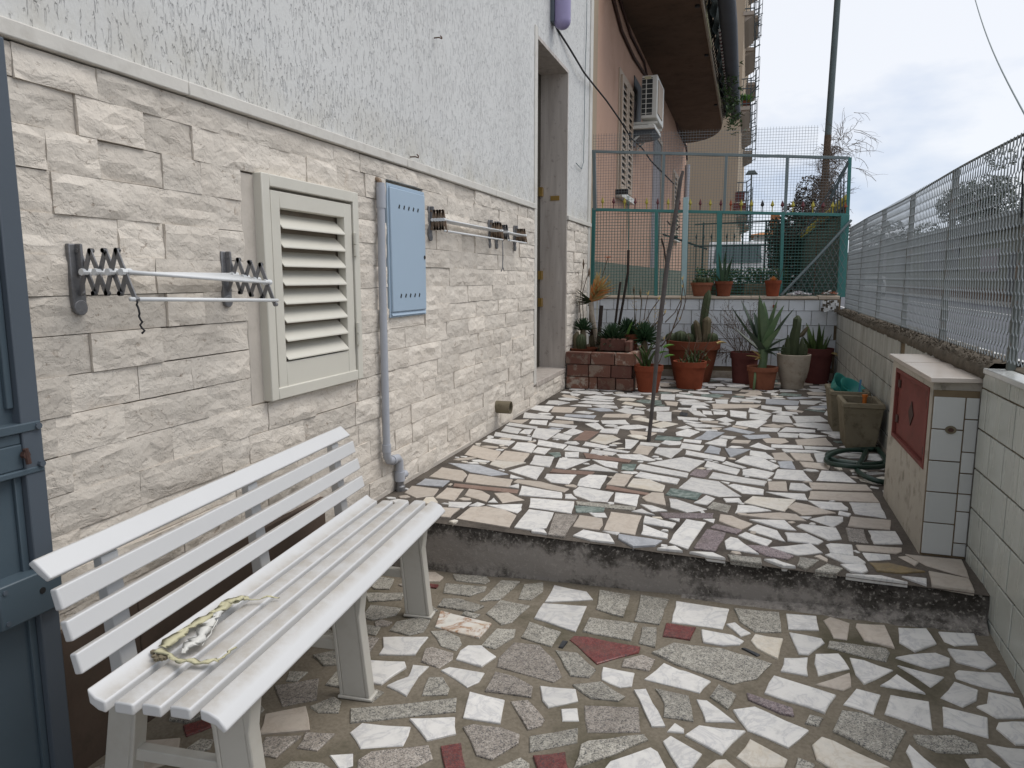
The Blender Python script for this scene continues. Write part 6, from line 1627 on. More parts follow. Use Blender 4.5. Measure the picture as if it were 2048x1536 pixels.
b = MB(); ribbed(b, (q.x, q.y, .36), .055, .17, taper=.6); b.build('cactus_ball', MT['cactus'], t, smooth='auto')
b = MB(); b.tube([(q.x-.05,q.y+.02,.36), (q.x-.055,q.y+.02,.50), (q.x-.04,q.y+.02,.55)], [.035,.04,.012], 8); b.build('cactus_column', MT['cactus_brown'], t, smooth='auto')
b = MB(); b.lathe([(.003,.345),(.13,.345),(.15,.385),(.14,.385),(.12,.355),(.003,.355)], 20, (q.x+.03, q.y, 0)); b.build('saucer', MT['terra'], t, smooth='auto')
# tall dry aloe
q0 = hy(1197, 690, 7.55); q1 = hy(1184, 630, 7.55); q2 = hy(1182, 604, 7.55)
t = thing('tall_aloe', 'tall leaning aloe with a yellow and orange dried head beside the wall', 'succulent', (q0.x, q0.y, .36))
b = MB(); b.tube([(q0.x,q0.y,.34), (q0.x-.02,q0.y,.45), tuple(q1), tuple(q2)], [.028,.025,.024,.028], 10); b.build('stem', MT['concrete_pale'], t, smooth=True)
rr = random.Random(5)
for part, mt, n in (('dry_leaves', 'dry_leaf', 95), ('red_leaves', 'dry_red', 34), ('old_leaves', 'cactus', 22)):
    b = MB()
    for i in range(n):
        f = rr.random(); top_ = hy(1194, 580, 7.5)
        ba = Vector(q2).lerp(top_, f if part != 'old_leaves' else f*.2) 
        leaf_geo(b, ba, rr.uniform(-1.6,1.3) if part != 'old_leaves' else rr.uniform(1.8,4.4), rr.uniform(.14,.25), .030, rr.uniform(.1,1.4) if part != 'old_leaves' else rr.uniform(-.4,.6), .2, n=4)
    b.build(part, MT[mt], t, smooth='auto', kind='stuff')
# stakes, flower stems and twigs
def stick(pts, r_, label, cat, mt, name, y):
    b = MB(); P = [hy(u, v, y) for (u, v) in pts]; b.tube(P, r_, 7); o = b.build(name, mt, smooth='auto'); tag(o, label, cat); return o
stick([(1197,690),(1200,650),(1203,611)], .022, 'short thick dark stake in the brick planter', 'stake', MT['stake'], 'dark_stake', 7.5)
stick([(1229,660),(1235,610),(1241,564)], .013, 'thin dark stake left of the crossing pair in the brick planter', 'stake', MT['stake'], 'dark_stake', 7.6)
stick([(1236,660),(1247,600),(1256,545),(1257,500)], .014, 'long brown stake leaning right in the brick planter', 'stake', MT['stake'], 'dark_stake', 7.7)
stick([(1194,640),(1195,560),(1193,545)], .004, 'thin pale cane behind the yellow aloe head', 'cane', MT['straw'], 'thin_cane', 7.6)
stick([(1332,525),(1328,495),(1323,477)], .010, 'dark peg tied beside the leaning pole', 'stake', MT['stake'], 'dark_stake', 7.9)
b = MB(); P = [hy(u, v, 7.6) for (u, v) in ((1200,575),(1207,545),(1213,525),(1216,515))]; b.tube(P, .004, 6)
t = thing('aloe_flower', 'orange flower on a thin stalk in front of the left end of the mesh', 'flower', P[0]); b.build('stalk', MT['twig'], t)
b = MB(); p = P[-1]; 
for i in range(14): leaf_geo(b, p, i*2.4, .04, .014, .2+.05*(i%3), -.3, n=3)
b.build('petals', MT['flower'], t, smooth='auto')
for n_, (pts, lab) in enumerate(((((1163,658),(1159,610),(1164,560),(1167,528)), 'thin seed stalk rising against the stone wall left of the yellow aloe'), (((1167,640),(1164,590),(1172,560),(1178,545)), 'second thin seed stalk bent towards the yellow aloe'), (((1271,660),(1269,610),(1268,580)), 'thin seed stalk right of the crossing stakes'), (((1279,650),(1283,600),(1281,585)), 'thin seed stalk with a pale tip near the pole'))):
    b = MB(); P = [hy(u, v, 7.5) for (u, v) in pts]; b.tube(P, .0042, 6); e = P[-1]; b.tube([e-Vector((0,0,.05)), e, e+Vector((0,0,.05))], [.004,.012,.003], 6)
    tag(b.build('seed_stalk', MT['twig'] if n_ < 2 else MT['cactus_brown'], smooth=True), lab, 'stalk')
t = thing('bare_shrub', 'bare branching shrub with pink buds behind the leaning pole', 'shrub', hy(1288, 700, 7.55))
b = MB(); lv = MB()
for pts, r_ in ((((1280,700),(1300,660),(1318,640),(1330,627)), .008), (((1300,700),(1325,690),(1345,660),(1362,610),(1365,575)), .009), (((1330,645),(1350,625),(1362,600)), .006), (((1285,655),(1303,620),(1318,600)), .006), (((1288,640),(1292,610),(1296,590)), .005), (((1296,690),(1312,685),(1328,680)), .009), (((1336,688),(1345,660),(1360,640)), .006), (((1300,668),(1316,650)), .006), (((1360,640),(1372,600),(1365,560)), .005)):
    P = [hy(u, v, 7.55) for (u, v) in pts]; b.tube(P, [r_*(1-.4*i/len(P)) for i in range(len(P))], 6)
    leaf_geo(lv, P[-1], 1.0, .05, .02, 1.2, .1, n=3); leaf_geo(lv, P[-1], 4.0, .04, .015, .9, .1, n=3)
rr = random.Random(8)
for i in range(7): twig(b, hy(rr.uniform(1270,1320), rr.uniform(640,690), 7.55), (rr.uniform(-.3,.5), 0, 1), .22, .003, 1, rr, 0, lv, .025)
b.build('branches', MT['twig'], t); lv.build('buds', MT['dry_leaf'], t, smooth='auto', kind='stuff')

# =================================================================== SALMON NEIGHBOUR WITH ITS BALCONY
PXW = -1.90
pink = thing('salmon_building', 'salmon plastered building beyond the fence with a deep balcony overhead', 'building', (PXW, 15, 0))
b = MB(); b.box((-9, 8.18, -.6), (PXW, 22.6, 9.5)); b.build('wall', MT['pink'], pink)
b = MB(); b.box((PXW-.02, 8.178, -.6), (PXW+.012, 9.25, 4.95)); b.build('corner_strip', MT['tan'], pink)
b = MB(); b.box((PXW-.02, 9.251, -.6), (PXW+.02, 22.61, 1.32)); b.build('socle', MT['depot'], pink)
zb = 4.95
arc = [(-.80, 9.6)] + [(-.80, 19.5)] + [(-1.95+1.15*math.cos(a), 19.6+2.4*math.sin(a)) for a in np.linspace(.05, math.pi/2, 9)] + [(-1.95, 9.6)]
b = MB(); b.prism([(x, y, zb) for x, y in arc], (0,0,.16)); bs = b.build('balcony_slab', MT['soffit'], pink)
b = MB()
for (y0, y1) in ((9.62, 12.9), (12.92, 16.2), (16.22, 19.5)): b.box((-.802, y0, zb-.02), (-.775, y1, zb+.20))
b.build('slab_edge', MT['soffit_edge'], bs)
for yy in (11.2, 13.6, 17.4):
    b = MB(); b.tube([(-.86, yy, zb-.001), (-.86, yy, zb-.03)], .035, 8); b.build('drain_spout', MT['black'], bs)
b = MB(); b.tube([hx(1225,-10,PXW+.03), hx(1243,60,PXW+.03), hx(1268,115,PXW+.03), hx(1292,152,PXW+.03)], .024, 7)
b.tube([hx(1237,-10,PXW+.03), hx(1262,70,PXW+.03), hx(1288,122,PXW+.03), hx(1294,150,PXW+.03)], .02, 7); b.build('conduit', MT['dark_rust'], pink, smooth=True)
b = MB(); b.tube([hx(1345,215,PXW+.02), hx(1356,260,PXW+.02), hx(1372,292,PXW+.02), hx(1374,320,PXW+.02)], .03, 6); b.build('conduit', MT['dark_rust'], pink, smooth=True)
# railing with netting, canvas roll and plants
rail = thing('balcony_railing', 'dark balcony railing hung with netting and a rolled grey canvas above the pink wall', 'railing', (-.78, 15, zb+.16))
b = MB()
for z in (zb+.25, zb+.7, zb+1.15): b.tube([(-.74, 9.6, z), (-.74, 19.6, z)], .02, 6)
for y in np.arange(9.7, 19.6, .22): b.tube([(-.76, y, zb+.1), (-.68, y, zb+.45), (-.74, y, zb+1.15)], .009, 5)
b.build('bars', MT['iron'], rail)
b = MB(); vs = []; fs = []
n = 60
for i in range(n+1):
    y = 9.65 + 9.9*i/n; w = .03*math.sin(i*1.3)
    vs += [(-.70+w, y, zb+.10), (-.64+w, y, zb+.45), (-.66-w, y, zb+.8), (-.72, y, zb+1.18)]
for i in range(n):
    for k in range(3): a = i*4+k; fs.append((a, a+4, a+5, a+1))
b.add(vs, fs); b.build('netting', MT['dark_netting'], rail, smooth=True)
b = MB(); b.tube([(-.50, 10.2, 5.28), (-.49, 13, 5.24), (-.49, 16, 5.22), (-.48, 19.9, 5.20)], [.12,.14,.13,.12], 12); b.build('canvas_roll', MT['grey_canvas'], rail, smooth='auto')
for mi, mt in enumerate(('white_metal', 'spike_r')):
    b = MB()
    for i in range(26):
        y = 13.0 + .2*i + .1*mi; b.tube([(-.63, y, zb+.20+.012*math.sin(i)), (-.63, y+.09, zb+.21)], .022, 6)
    b.build('striped_cord', MT[mt], rail, kind='stuff')
for (y0, y1) in ((11.8, 13.4), (16.0, 17.8)):
    b = MB(); b.box((-.775, y0, zb+.02), (-.76, y1, zb+.26)); b.build('cloth', MT['straw'], rail)
rr = random.Random(3)
b = MB()
for i in range(420):
    p = Vector((-.52+rr.gauss(0,.09), rr.uniform(15.5,20.4), zb+.15+rr.gauss(0,.17))); leaf_geo(b, p, rr.uniform(0,6.3), rr.uniform(.07,.14), .05, rr.uniform(-.8,.9), -.3, n=2)
bpl = thing('balcony_plant', 'green trailing plant at the far end of the pink balcony', 'plant', (-.6, 19, zb)); b.build('foliage', MT['grass'], bpl, smooth='auto', kind='stuff')
# window shutters
def wshutter(y0, y1, z0, z1, n, sill=True):
    t = 'window_shutter'
    b = MB(); b.box((PXW-.02, y0-.08, z0-.06), (PXW+.02, y1+.08, z1+.08)); w = b.build('shutter_surround', MT['beige_slat'], pink)
    b = MB(); b.box((PXW+.015, y0, z0), (PXW+.024, y1, z1)); b.build('dark_gap', MT['depot_dark'], w)
    ym = (y0+y1)/2
    for (a, c_) in ((y0, ym-.02), (ym+.02, y1)):
        b = MB(); f = .10
        b.box((PXW+.024, a, z0), (PXW+.05, a+f, z1)); b.box((PXW+.024, c_-f, z0), (PXW+.05, c_, z1)); b.box((PXW+.024, a+f, z0), (PXW+.05, c_-f, z0+.08)); b.box((PXW+.024, a+f, z1-.08), (PXW+.05, c_-f, z1))
        b.build('shutter_leaf', MT['beige_slat'], w)
        for k in range(n):
            z = z0+.10 + (z1-z0-.2)*(k+.5)/n
            b = MB(); h = (z1-z0-.2)/n
            b.hexa([(PXW+.026, a+f, z-h*.1), (PXW+.05, a+f, z-h*.40), (PXW+.05, c_-f, z-h*.40), (PXW+.026, c_-f, z-h*.1)], [(PXW+.026, a+f, z+h*.22), (PXW+.05, a+f, z-h*.15), (PXW+.05, c_-f, z-h*.15), (PXW+.026, c_-f, z+h*.22)])
            b.build('slat', MT['beige_slat'], w)
    if sill:
        b = MB(); b.box((PXW-.01, y0-.12, z0-.13), (PXW+.09, y1+.1, z0-.05)); b.build('window_sill', MT['white_metal'], w)
        b = MB(); b.box((PXW+.0, y0-.15, z0-.10), (PXW+.18, y0-.08, z0-.03)); b.build('shutter_stop', MT['black'], w)
wshutter(10.9, 12.0, 2.42, 4.02, 15)
wshutter(18.9, 20.4, 2.2, 3.72, 12)
b = MB(); b.box((PXW-.02, 12.25, 3.55), (PXW+.012, 13.1, 4.35)); b.build('sooty_hatch', MT['depot_dark'], pink)
b = MB(); b.box((PXW-.015, 12.24, 3.25), (PXW+.03, 12.42, 3.95)); b.build('hatch_frame', MT['grey_door'], pink)
b = MB(); b.box((PXW-.01, 14.9, .2), (PXW+.012, 16.2, 3.95)); dd = b.build('doorway', MT['grey_door'], pink)
b = MB(); b.box((PXW+.0, 14.85, 3.9), (PXW+.03, 16.3, 4.0)); b.box((PXW+.0, 16.2, .2), (PXW+.03, 16.32, 3.9)); b.build('door_surround', MT['beige_slat'], dd)
b = MB(); b.box((PXW+.012, 15.0, 3.35), (PXW+.016, 16.1, 3.9)); b.build('fanlight', MT['depot_dark'], dd)
b = MB(); b.tube([(PXW+.07, 22.35, .2), (PXW+.07, 22.35, 3.6), (PXW+.07, 22.35, 4.4)], .07, 8); b.build('downpipe', MT['grey_pipe'], pink, smooth='auto')
# air conditioner
ac = thing('air_conditioner', 'boxy white air conditioner outdoor unit under the balcony', 'air conditioner', (-1.62, 12.4, 3.78))
ax0, ax1, ay0, ay1, az0, az1 = -1.74, -1.49, 12.0, 12.95, 3.62, 4.27
b = MB(); b.box((ax0, ay0+.012, az0), (ax1, ay1, az1)); b.build('casing', MT['white_metal'], ac, bevel=.015)
b = MB(); b.box((ax0+.01, ay0+.006, az0+.05), (ax1-.075, ay0+.0125, az1-.04)); gr = b.build('side_grille', MT['depot_dark'], ac)
for k in range(8):
    z = az0+.07 + k*.074; b = MB(); b.box((ax0+.01, ay0+.001, z), (ax1-.075, ay0+.006, z+.008)); b.build('grille_bar', MT['white_metal'], gr)
b = MB(); b.box((-1.668, ay0, az0+.05), (-1.655, ay0+.005, az1-.04)); b.build('grille_bar', MT['white_metal'], gr)
b = MB(); b.box((ax1-.001, ay0+.10, az0+.08), (ax1+.012, ay1-.25, az1-.06)); b.build('fan_guard', MT['beige_slat'], ac, bevel=.004)
b = MB(); b.box((-1.92, ay0-.02, az0-.16), (ax1-.02, ay1-.1, az0-.10)); b.build('drip_tray', MT['white_metal'], ac, bevel=.01)
b = MB(); b.hexa([(-1.9, ay0+.1, az0-.26), (-1.6, ay0+.1, az0-.22), (-1.6, ay1-.2, az0-.22), (-1.9, ay1-.2, az0-.26)], [(-1.9, ay0+.05, az0-.161), (-1.52, ay0+.05, az0-.161), (-1.52, ay1-.15, az0-.161), (-1.9, ay1-.15, az0-.161)]); b.build('tray_cover', MT['gate_edge'], ac)
for yy in (ay0+.12, ay1-.2):
    b = MB(); b.bar((-1.9, yy, az0-.05), (ax1, yy, az0-.05), .03, .04); b.bar((-1.9, yy, az0-.35), (ax1-.1, yy, az0-.06), .02, .03); b.build('bracket', MT['white_metal'], ac)
b = MB(); b.box((ax0+.05, ay0-.004, az1-.06), (ax1-.10, ay0+.006, az1-.02)); b.build('handle_plate', MT['straw'], ac)

# =================================================================== TAN APARTMENT BLOCK
TX = -.56
tan_ = thing('apartment_block', 'tan apartment block behind the pink building with stacked iron balconies', 'building', (-4, 40, 0))
b = MB(); b.box((-12, 30, -.6), (TX, 52, 17)); b.build('wall', MT['tan'], tan_)
def balc(y, z, L, d, hangers=False):
    b = MB(); b.hexa([(TX-.05,y,z+.10),(TX+d,y,z+.10),(TX+d,y+L,z+.10),(TX-.05,y+L,z+.10)], [(TX-.05,y,z+.24),(TX+d,y,z+.24),(TX+d,y+L,z+.24),(TX-.05,y+L,z+.24)])
    b.hexa([(TX-.05,y+.1,z-.12),(TX+d*.45,y+.1,z-.02),(TX+d*.45,y+L-.1,z-.02),(TX-.05,y+L-.1,z-.12)], [(TX-.05,y+.1,z+.10),(TX+d*.95,y+.1,z+.10),(TX+d*.95,y+L-.1,z+.10),(TX-.05,y+L-.1,z+.10)])
    sl = b.build('balcony_slab', MT['slab_grey'], tan_)
    b = MB(); z1 = z+1.22; e = .12
    for zz in (z+.32, z1-.35, z1): 
        b.bar((TX, y, zz), (TX+d, y, zz), .035); b.bar((TX+d, y, zz), (TX+d, y+L, zz), .035); b.bar((TX, y+L, zz), (TX+d, y+L, zz), .03)
    for x in np.arange(TX+.06, TX+d, .15): b.bar((x, y, z+.22), (x, y, z1), .022)
    for yy in np.arange(y, y+L+.01, .42): b.bar((TX+d+.02*math.sin(yy*3), yy, z+.1), (TX+d, yy, z1+.05), .022)
    for yy in (y+.05, y+L*.5, y+L-.05):
        b.bar((TX+d, yy, z1), (TX+d+.18, yy, z1+.15), .03); b.bar((TX+d+.18, yy, z+.2), (TX+d+.18, yy, z1+.25), .026); b.bar((TX+d, yy, z+.25), (TX+d+.22, yy, z+.32), .035)
    b.build('railing', MT['iron'], sl)
for y, d in ((29.95, .34), (35.0, .40), (41.0, .46)):
    for i, z in enumerate((3.55, 7.35, 10.75, 14.0)): balc(y, z + (0 if y < 31 else .15), 3.6, d)
b = MB(); b.tube([(TX, 33.9, 8.55), (TX+.62, 33.9, 9.25)], .03, 5); b.tube([(TX+.62,33.9,9.25), (TX+.62,33.95,6.9)], .008, 4); b.tube([(TX+.4,33.9,9.0), (TX+.4,33.95,7.2)], .008, 4); b.build('clothes_line', MT['iron'], tan_)
t = thing('window_box', 'terracotta box of bright green plants on the second floor balcony', 'window box', (TX+.35, 29.98, 7.6))
b = MB(); b.box((TX+.03, 30.0, 7.55), (TX+.32, 30.3, 7.8)); b.build('box', MT['terra'], t)
b = MB(); rr = random.Random(9)
for i in range(120): leaf_geo(b, (TX+rr.uniform(.0,.34), rr.uniform(30.0,30.3), 7.78+rr.uniform(0,.18)), rr.uniform(0,6.3), .16, .09, rr.uniform(-.2,1.3), -.3, n=2)
b.build('foliage', MT['bright_leaf'], t, kind='stuff')
t = thing('window_box', 'dark red box on the lowest balcony of the tan block', 'window box', (TX+.1, 29.9, 3.8))
b = MB(); b.box((TX-.1, 29.9, 3.75), (TX+.35, 30.2, 4.0)); b.box((TX-.05, 29.95, 4.06), (TX+.3, 30.15, 4.4)); b.build('box', MT['terra_d'], t)

# =================================================================== THE YARD BEYOND THE FENCE
b = MB(); b.box((-1.9, 8.6, -.5), (1.0, 30, .02)); structure(b.build('neighbour_yard', MT['yard']))
gs = thing('sheet_metal_fence', 'dark green sheet metal fence with yellow spear points beyond the corner', 'fence', (1.0, 12.5, 0))
n = 46
for i in range(n):
    y = 8.85 + 8.2*i/n; w = 8.2/n
    b = MB(); b.hexa([(.985,y,.1),(1.0 + .012*(i%2),y,.1),(1.0+.012*(i%2),y+w*.97,.1),(.985,y+w*.97,.1)], [(.985,y,1.90),(1.0+.012*(i%2),y,1.90),(1.0+.012*(i%2),y+w*.97,1.90),(.985,y+w*.97,1.90)])
    b.build('sheet_panel', MT['sheet_green'], gs)
for i in range(62):
    y = 8.9 + 8.1*i/62; b = MB(); p = Vector((.985, y, 1.89)); b.tube([p, p+Vector((0,0,.045)), p+Vector((0,0,.065)), p+Vector((0,0,.13))], [.012,.012,.026,.002], 6); b.build('spear_point', MT['spike_y'], gs)
b = MB(); b.box((.965, 8.85, 1.86), (.985, 17.0, 1.895)); b.build('top_rail', MT['sheet_green'], gs)
# street-side railing across the yard
yr = thing('yard_railing', 'dark iron railing with spear tops across the far side of the yard', 'fence', (-.3, 17, 0))
b = MB()
for z in (1.82, 2.35): b.bar((-1.2, 17, z - (.05 if z > 2 else 0)), (.95, 17, z), .03)
for x in np.arange(-1.15, .95, .165):
    b.bar((x, 17, .5), (x, 17, 1.98), .016); b.tube([(x,17,1.98),(x,17,2.02),(x,17,2.1)], [.01,.024,.002], 5)
for x in (-1.0, -.62, -.15, .33, .75): b.bar((x, 17, .3), (x, 17, 2.34), .035)
b.bar((-1.9, 17, 2.1), (-.9, 17, 1.75), .04)
b.build('bars', MT['iron'], yr)
b = MB(); b.box((-1.9, 15.6, 0), (.6, 15.9, .74)); tag(b.build('yard_wall', MT['yard']), 'low grey wall seen through the mesh behind the coping pots', 'wall')
b = MB(); b.box((-.05, 13.4, 0), (.36, 13.9, 1.0)); tag(b.build('concrete_block', MT['concrete']), 'grey concrete block seen through the mesh right of the tall aloe', 'block')
def leafcloud(name, mt, n, shape, size, seed, kind=None, parent=None):
    rr = random.Random(seed); vs = []; fs = []
    for i in range(n):
        p = Vector(shape(rr)); s_ = size*rr.uniform(.5, 1.4)
        a = Vector((rr.gauss(0,1), rr.gauss(0,1), rr.gauss(0,1))).normalized(); c_ = a.cross(Vector((rr.gauss(0,1), rr.gauss(0,1), rr.gauss(0,1)))).normalized()
        k = len(vs); vs += [tuple(p + a*s_), tuple(p + c_*s_*.45), tuple(p - a*s_), tuple(p - c_*s_*.45)]; fs.append((k, k+1, k+2, k+3))
    b = MB(); b.add(vs, fs); o = b.build(name, mt, parent)
    if kind: o['kind'] = kind
    return o
def ellip(c, r_, lumps, seed):
    R = random.Random(seed); L = [(Vector((R.gauss(0,.5)*r_[0], R.gauss(0,.5)*r_[1], R.gauss(0,.5)*r_[2])), R.uniform(.35,.6)) for i in range(lumps)]
    def f(rr):
        o, q = L[rr.randrange(lumps)]
        d = Vector((rr.gauss(0,1), rr.gauss(0,1), rr.gauss(0,1))).normalized()*rr.uniform(.6,1.0)**.5*q
        return (c[0]+o.x+d.x*r_[0], c[1]+o.y+d.y*r_[1], c[2]+o.z+d.z*r_[2])
    return f
t = thing('clipped_hedge', 'low green hedge in the yard behind the mesh fence', 'hedge', (-.2, 15, .6))
leafcloud('foliage', MT['grass'], 3500, lambda rr: (rr.uniform(-1.0,.75), 15+rr.uniform(-.25,.25), .66+.60*rr.random()**.8+.05*math.sin(rr.random()*9)), .035, 31, 'stuff', t)
b = MB(); b.box((-.95, 14.85, .0), (.7, 15.15, 1.0)); b.build('twigs', MT['hedge_brown'], t)
# ivy heap and bare creeper by the lamp post
iv = thing('ivy_bush', 'dark brownish ivy bush heaped over the fence by the lamp post', 'bush', (.75, 16.5, 0))
b = MB(); rr = random.Random(2)
for i in range(26): twig(b, (1.0+rr.gauss(0,.2), 16.5+rr.gauss(0,.6), .1+rr.random()*1.2), (rr.gauss(0,.25), rr.gauss(0,.25), 1), rr.uniform(.5,1.0), .010, 2, rr)
b.build('branches', MT['twig'], iv)
leafcloud('foliage', MT['hedge_brown'], 15000, ellip((1.12, 16.2, 2.15), (.50, .9, .55), 34, 5), .030, 6, 'stuff', iv)
leafcloud('dark_foliage', MT['hedge'], 7000, ellip((.74, 16.9, 1.45), (.34, .9, .85), 22, 9), .035, 7, 'stuff', iv)
cr = thing('bare_creeper', 'tangle of bare creeper twigs hanging round the lamp post and fence corner', 'creeper', (.95, 10.0, 1.8))
b = MB(); rr = random.Random(14)
for i in range(340):
    f = rr.random()**.8; z = 1.75 + 1.05*f
    x = .93 + .05*f + rr.gauss(0, .065); y = rr.uniform(9.6, 11.6)
    twig(b, (x, y, z), (rr.gauss(.0,.6), rr.gauss(0,.4), rr.gauss(.2,.7)), rr.uniform(.12,.24), .0034, 2, rr, .10, None, .02, .55)
for i in range(9): twig(b, (1.02+rr.uniform(0,.1), 9.3, rr.uniform(2.0,3.0)), (1, rr.gauss(0,.2), rr.uniform(-.4,.4)), rr.uniform(.2,.4), .0030, 1, rr, .12, None, .02, .4)
for i in range(7): twig(b, (.90+rr.uniform(0,.06), 9.8, rr.uniform(2.1,2.8)), (-1, 0, rr.uniform(-.3,.6)), rr.uniform(.14,.26), .0030, 1, rr, .06, None, .02, .55)
for i in range(5): twig(b, (.98, 9.8, 2.8), (rr.gauss(.0,.3), 0, 1), rr.uniform(.18,.36), .0030, 1, rr, .06, None, .02, .4)
b.build('twigs', MT['twig'], cr)
# lamp post
lp = thing('lamp_post', 'tall grey lamp post rising out of the frame behind the fence corner', 'lamp post', (1.06, 12, 0))
a = hy(1642, 470, 12.0); c_ = hy(1675, 0, 12.0); d = (c_-a)/(c_.z-a.z)
foot = a + d*(-.5-a.z)
def at_z(z): return foot + d*(z+.5)
b = MB(); b.tube([at_z(z) for z in (3.2, 5, 7, 9)], [.048,.044,.040,.034], 14, cap=False); b.build('mast', MT['pole'], lp, smooth=True)
b = MB(); b.tube([at_z(z) for z in (-.5, 1.5, 3.2)], [.062,.056,.050], 14); b.build('rusty_base', MT['pole_rust'], lp, smooth='auto')
e = at_z(9.0); b = MB(); b.tube([e, e+Vector((.1,0,.3)), e+Vector((.9,0,.5))], .03, 8); b.build('arm', MT['pole'], lp, smooth=True)
b = MB(); b.hexa([(e.x+.8,e.y-.12,e.z+.44),(e.x+1.4,e.y-.1,e.z+.46),(e.x+1.4,e.y+.1,e.z+.46),(e.x+.8,e.y+.12,e.z+.44)], [(e.x+.8,e.y-.08,e.z+.56),(e.x+1.4,e.y-.06,e.z+.54),(e.x+1.4,e.y+.06,e.z+.54),(e.x+.8,e.y+.08,e.z+.56)]); b.build('lamp_head', MT['grey_pipe'], lp, bevel=.02)
p = hy(1503, 348, 60.0); q = hy(1499, 560, 60.0)
sl_ = thing('street_lamp', 'small distant street lamp seen between the tan block and the lamp post', 'street lamp', (q.x, 60, -.5))
b = MB(); b.tube([(q.x,60,-.5), (p.x,60,p.z)], [.10,.06], 8); b.build('mast', MT['pole'], sl_)
b = MB(); b.bar((p.x-.45,60,p.z), (p.x+.45,60,p.z), .1); b.hexa([(p.x-.4,59.8,p.z),(p.x+.4,59.8,p.z),(p.x+.4,60.2,p.z),(p.x-.4,60.2,p.z)], [(p.x-.25,59.8,p.z+.25),(p.x+.25,59.8,p.z+.25),(p.x+.25,60.2,p.z+.25),(p.x-.25,60.2,p.z+.25)]); b.build('lamp_head', MT['pole'], sl_)

# =================================================================== FAR HOUSES, VEHICLES, DEPOT ACROSS THE ROAD
def house_far(label, x0, x1, y, z0, z1, roofh, chim=None, wall='white_house', roof='orange_roof', wins=3):
    t = thing('far_house', label, 'house', ((x0+x1)/2, y, z0))
    b = MB(); b.box((x0, y, z0), (x1, y+8, z1)); w = b.build('wall', MT[wall], t)
    b = MB(); xm = (x0+x1)/2
    b.add([(x0-.4,y-.4,z1),(x1+.4,y-.4,z1),(x1+.4,y+8.4,z1),(x0-.4,y+8.4,z1),(x0+1.5,y+4,z1+roofh),(x1-1.5,y+4,z1+roofh)], [(0,1,5,4),(1,2,5),(2,3,4,5),(3,0,4),(3,2,1,0)]); rf = b.build('roof', MT[roof], t)
    if chim is not None: b = MB(); b.box((chim-.35, y+2, z1+.2), (chim+.35, y+2.7, z1+roofh+1.3)); b.build('chimney', MT['orange_roof'], rf)
    for i in range(wins):
        xa = x0 + (x1-x0)*(i+.35)/wins
        b = MB(); b.box((xa, y-.03, z1-2.3), (xa+(x1-x0)*.35/wins, y+.02, z1-.9)); b.build('window', MT['glass_dark'], t)
    return t
house_far('low white house with an orange tiled roof and chimney far beyond the yard', .3, 6.2, 62, -.4, 4.55, .55, 1.9)
house_far('long pale house behind the parked van far beyond the yard', -6.0, -.6, 75, -.4, 4.6, .5, None, wall='depot')
def vehicle(name, label, cat, c, L, Wd, H, cab, mt, rot=0.0):
    t = thing(name, label, cat, c)
    def T(x, y, z): return (c[0]+x*math.cos(rot)-y*math.sin(rot), c[1]+x*math.sin(rot)+y*math.cos(rot), c[2]+z)
    w = Wd/2; l = L/2
    prof = [(-l,.35),(-l,.95),(-l+.25,1.02),(-l+cab,H*.62),(-l+cab+.7,H),(l-.35,H),(l,H*.62),(l,.35)]
    b = MB(); b.prism([T(x, -w, z) for x, z in prof], Vector(T(0,Wd,0))-Vector(T(0,0,0))); b.build('body', mt, t, bevel=.06)
    b = MB(); k = [(-l+cab+.12,H*.66),(-l+cab+.72,H-.10),(l-.5,H-.10),(l-.22,H*.66)]
    b.prism([T(x, -w-.012, z) for x, z in k], Vector(T(0,Wd+.024,0))-Vector(T(0,0,0))); b.build('side_window', MT['glass_dark'], t)
    b = MB(); b.hexa([T(l-.02,-w*.8,H*.68), T(l+.02,-w*.8,H*.66), T(l+.02,w*.8,H*.66), T(l-.02,w*.8,H*.68)], [T(l-.36,-w*.75,H-.12), T(l-.30,-w*.75,H-.10), T(l-.30,w*.75,H-.10), T(l-.36,w*.75,H-.12)]); b.build('rear_window', MT['glass_dark'], t)
    for sx in (-l+.75, l-.75):
        for sy in (-w+.02, w-.02):
            b = MB(); b.tube([T(sx, sy-.1, .32), T(sx, sy+.1, .32)], .32, 18); wh = b.build('wheel', MT['black'], t, smooth='auto')
            b = MB(); b.tube([T(sx, sy-.105, .32), T(sx, sy+.105, .32)], .19, 12); b.build('rim', MT['grey_pipe'], wh)
    for sy in (-w*.75, w*.75):
        b = MB(); p0 = T(l-.02, sy-.12, .75); p1 = T(l+.03, sy+.12, .95); b.box((min(p0[0],p1[0]), min(p0[1],p1[1]), p0[2]), (max(p0[0],p1[0]), max(p0[1],p1[1]), p1[2])); b.build('tail_light', MT['spike_r'], t)
    return t
vehicle('parked_van', 'white van parked beyond the yard railing seen through the mesh', 'van', (-.35, 27, .25), 4.6, 1.85, 2.05, .8, MT['car_white'], -math.pi/2)
vehicle('parked_car', 'white car parked across the road seen through the expanded metal fence', 'car', (8.9, 62, -.25), 4.2, 1.75, 1.5, 1.1, MT['car_white'], -math.pi/2)
DX = 13.0
dp = thing('depot_building', 'long low greenish grey building across the road behind the mesh fence', 'building', (DX+6, 65, -.1))
b = MB(); b.box((DX, 16, -.3), (DX+14, 118, 3.75)); b.build('wall', MT['depot'], dp)
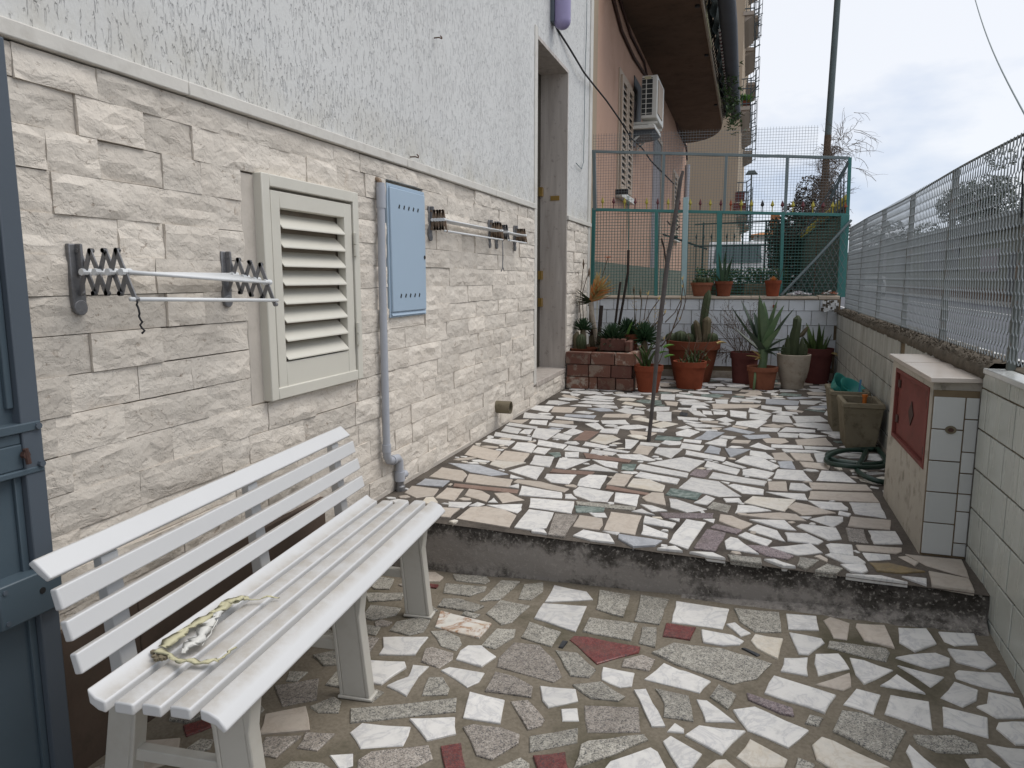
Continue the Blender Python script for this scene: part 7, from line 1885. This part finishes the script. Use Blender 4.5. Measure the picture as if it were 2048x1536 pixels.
b = MB(); b.box((DX-.35, 15.8, 3.751), (DX+14.2, 118.2, 4.55)); b.build('roof_band', MT['depot_band'], dp)
b = MB(); b.box((DX-.03, 16, -.3), (DX+.01, 118, .55)); b.build('plinth', MT['pole_rust'], dp)
def dep(u0, v0, u1, v1, mt, name):
    a, c_ = hx(u0, v0, DX), hx(u1, v1, DX); b = MB(); b.box((DX-.06, min(a.y,c_.y), min(a.z,c_.z)), (DX+.02, max(a.y,c_.y), max(a.z,c_.z))); b.build(name, MT[mt], dp)
dep(1852, 488, 1916, 541, 'depot_dark', 'garage_opening'); dep(1965, 500, 1996, 543, 'grey_door', 'window'); dep(2022, 505, 2034, 592, 'depot_dark', 'door'); dep(2040, 500, 2052, 595, 'depot_dark', 'door')
dep(1790, 505, 1815, 545, 'depot_dark', 'window'); dep(1755, 510, 1772, 545, 'grey_door', 'window')
for y in (24, 30, 37): 
    b = MB(); b.box((DX-.06, y, 1.0), (DX+.02, y+2.2, 2.6)); b.build('window', MT['depot_dark'], dp)
tr = thing('olive_tree', 'round grey green tree rising behind the depot roof', 'tree', (19.6, 78, -.3))
b = MB(); b.tube([(19.6,78,-.3),(19.5,78,4),(19.7,78,7)], [.35,.28,.18], 8); rr = random.Random(77)
for i in range(7): twig(b, (19.6,78,5.5), (rr.gauss(0,.6), rr.gauss(0,.6), 1), 3.0, .09, 2, rr)
b.build('trunk', MT['twig'], tr)
leafcloud('crown', MT['tree_leaf'], 7000, ellip((19.6, 78, 8.2), (2.9, 2.9, 2.1), 26, 12), .16, 15, 'stuff', tr)
tr = thing('dark_tree', 'small dark tree peeping over the depot roof near the fence corner', 'tree', (16.5, 105, -.3))
b = MB(); b.tube([(16.5,105,-.3),(16.5,105,5)], [.3,.2], 8); b.build('trunk', MT['twig'], tr)
leafcloud('crown', MT['tree_leaf'], 2500, ellip((16.5, 105, 5.6), (3.2, 3.2, 1.3), 16, 22), .18, 19, 'stuff', tr)
b = MB()
b.add([(-400,420,-2),(900,420,-2),(900,460,2.5),(-400,460,2.5)], [(0,1,2,3)]); structure(b.build('far_land', MT['hedge']))
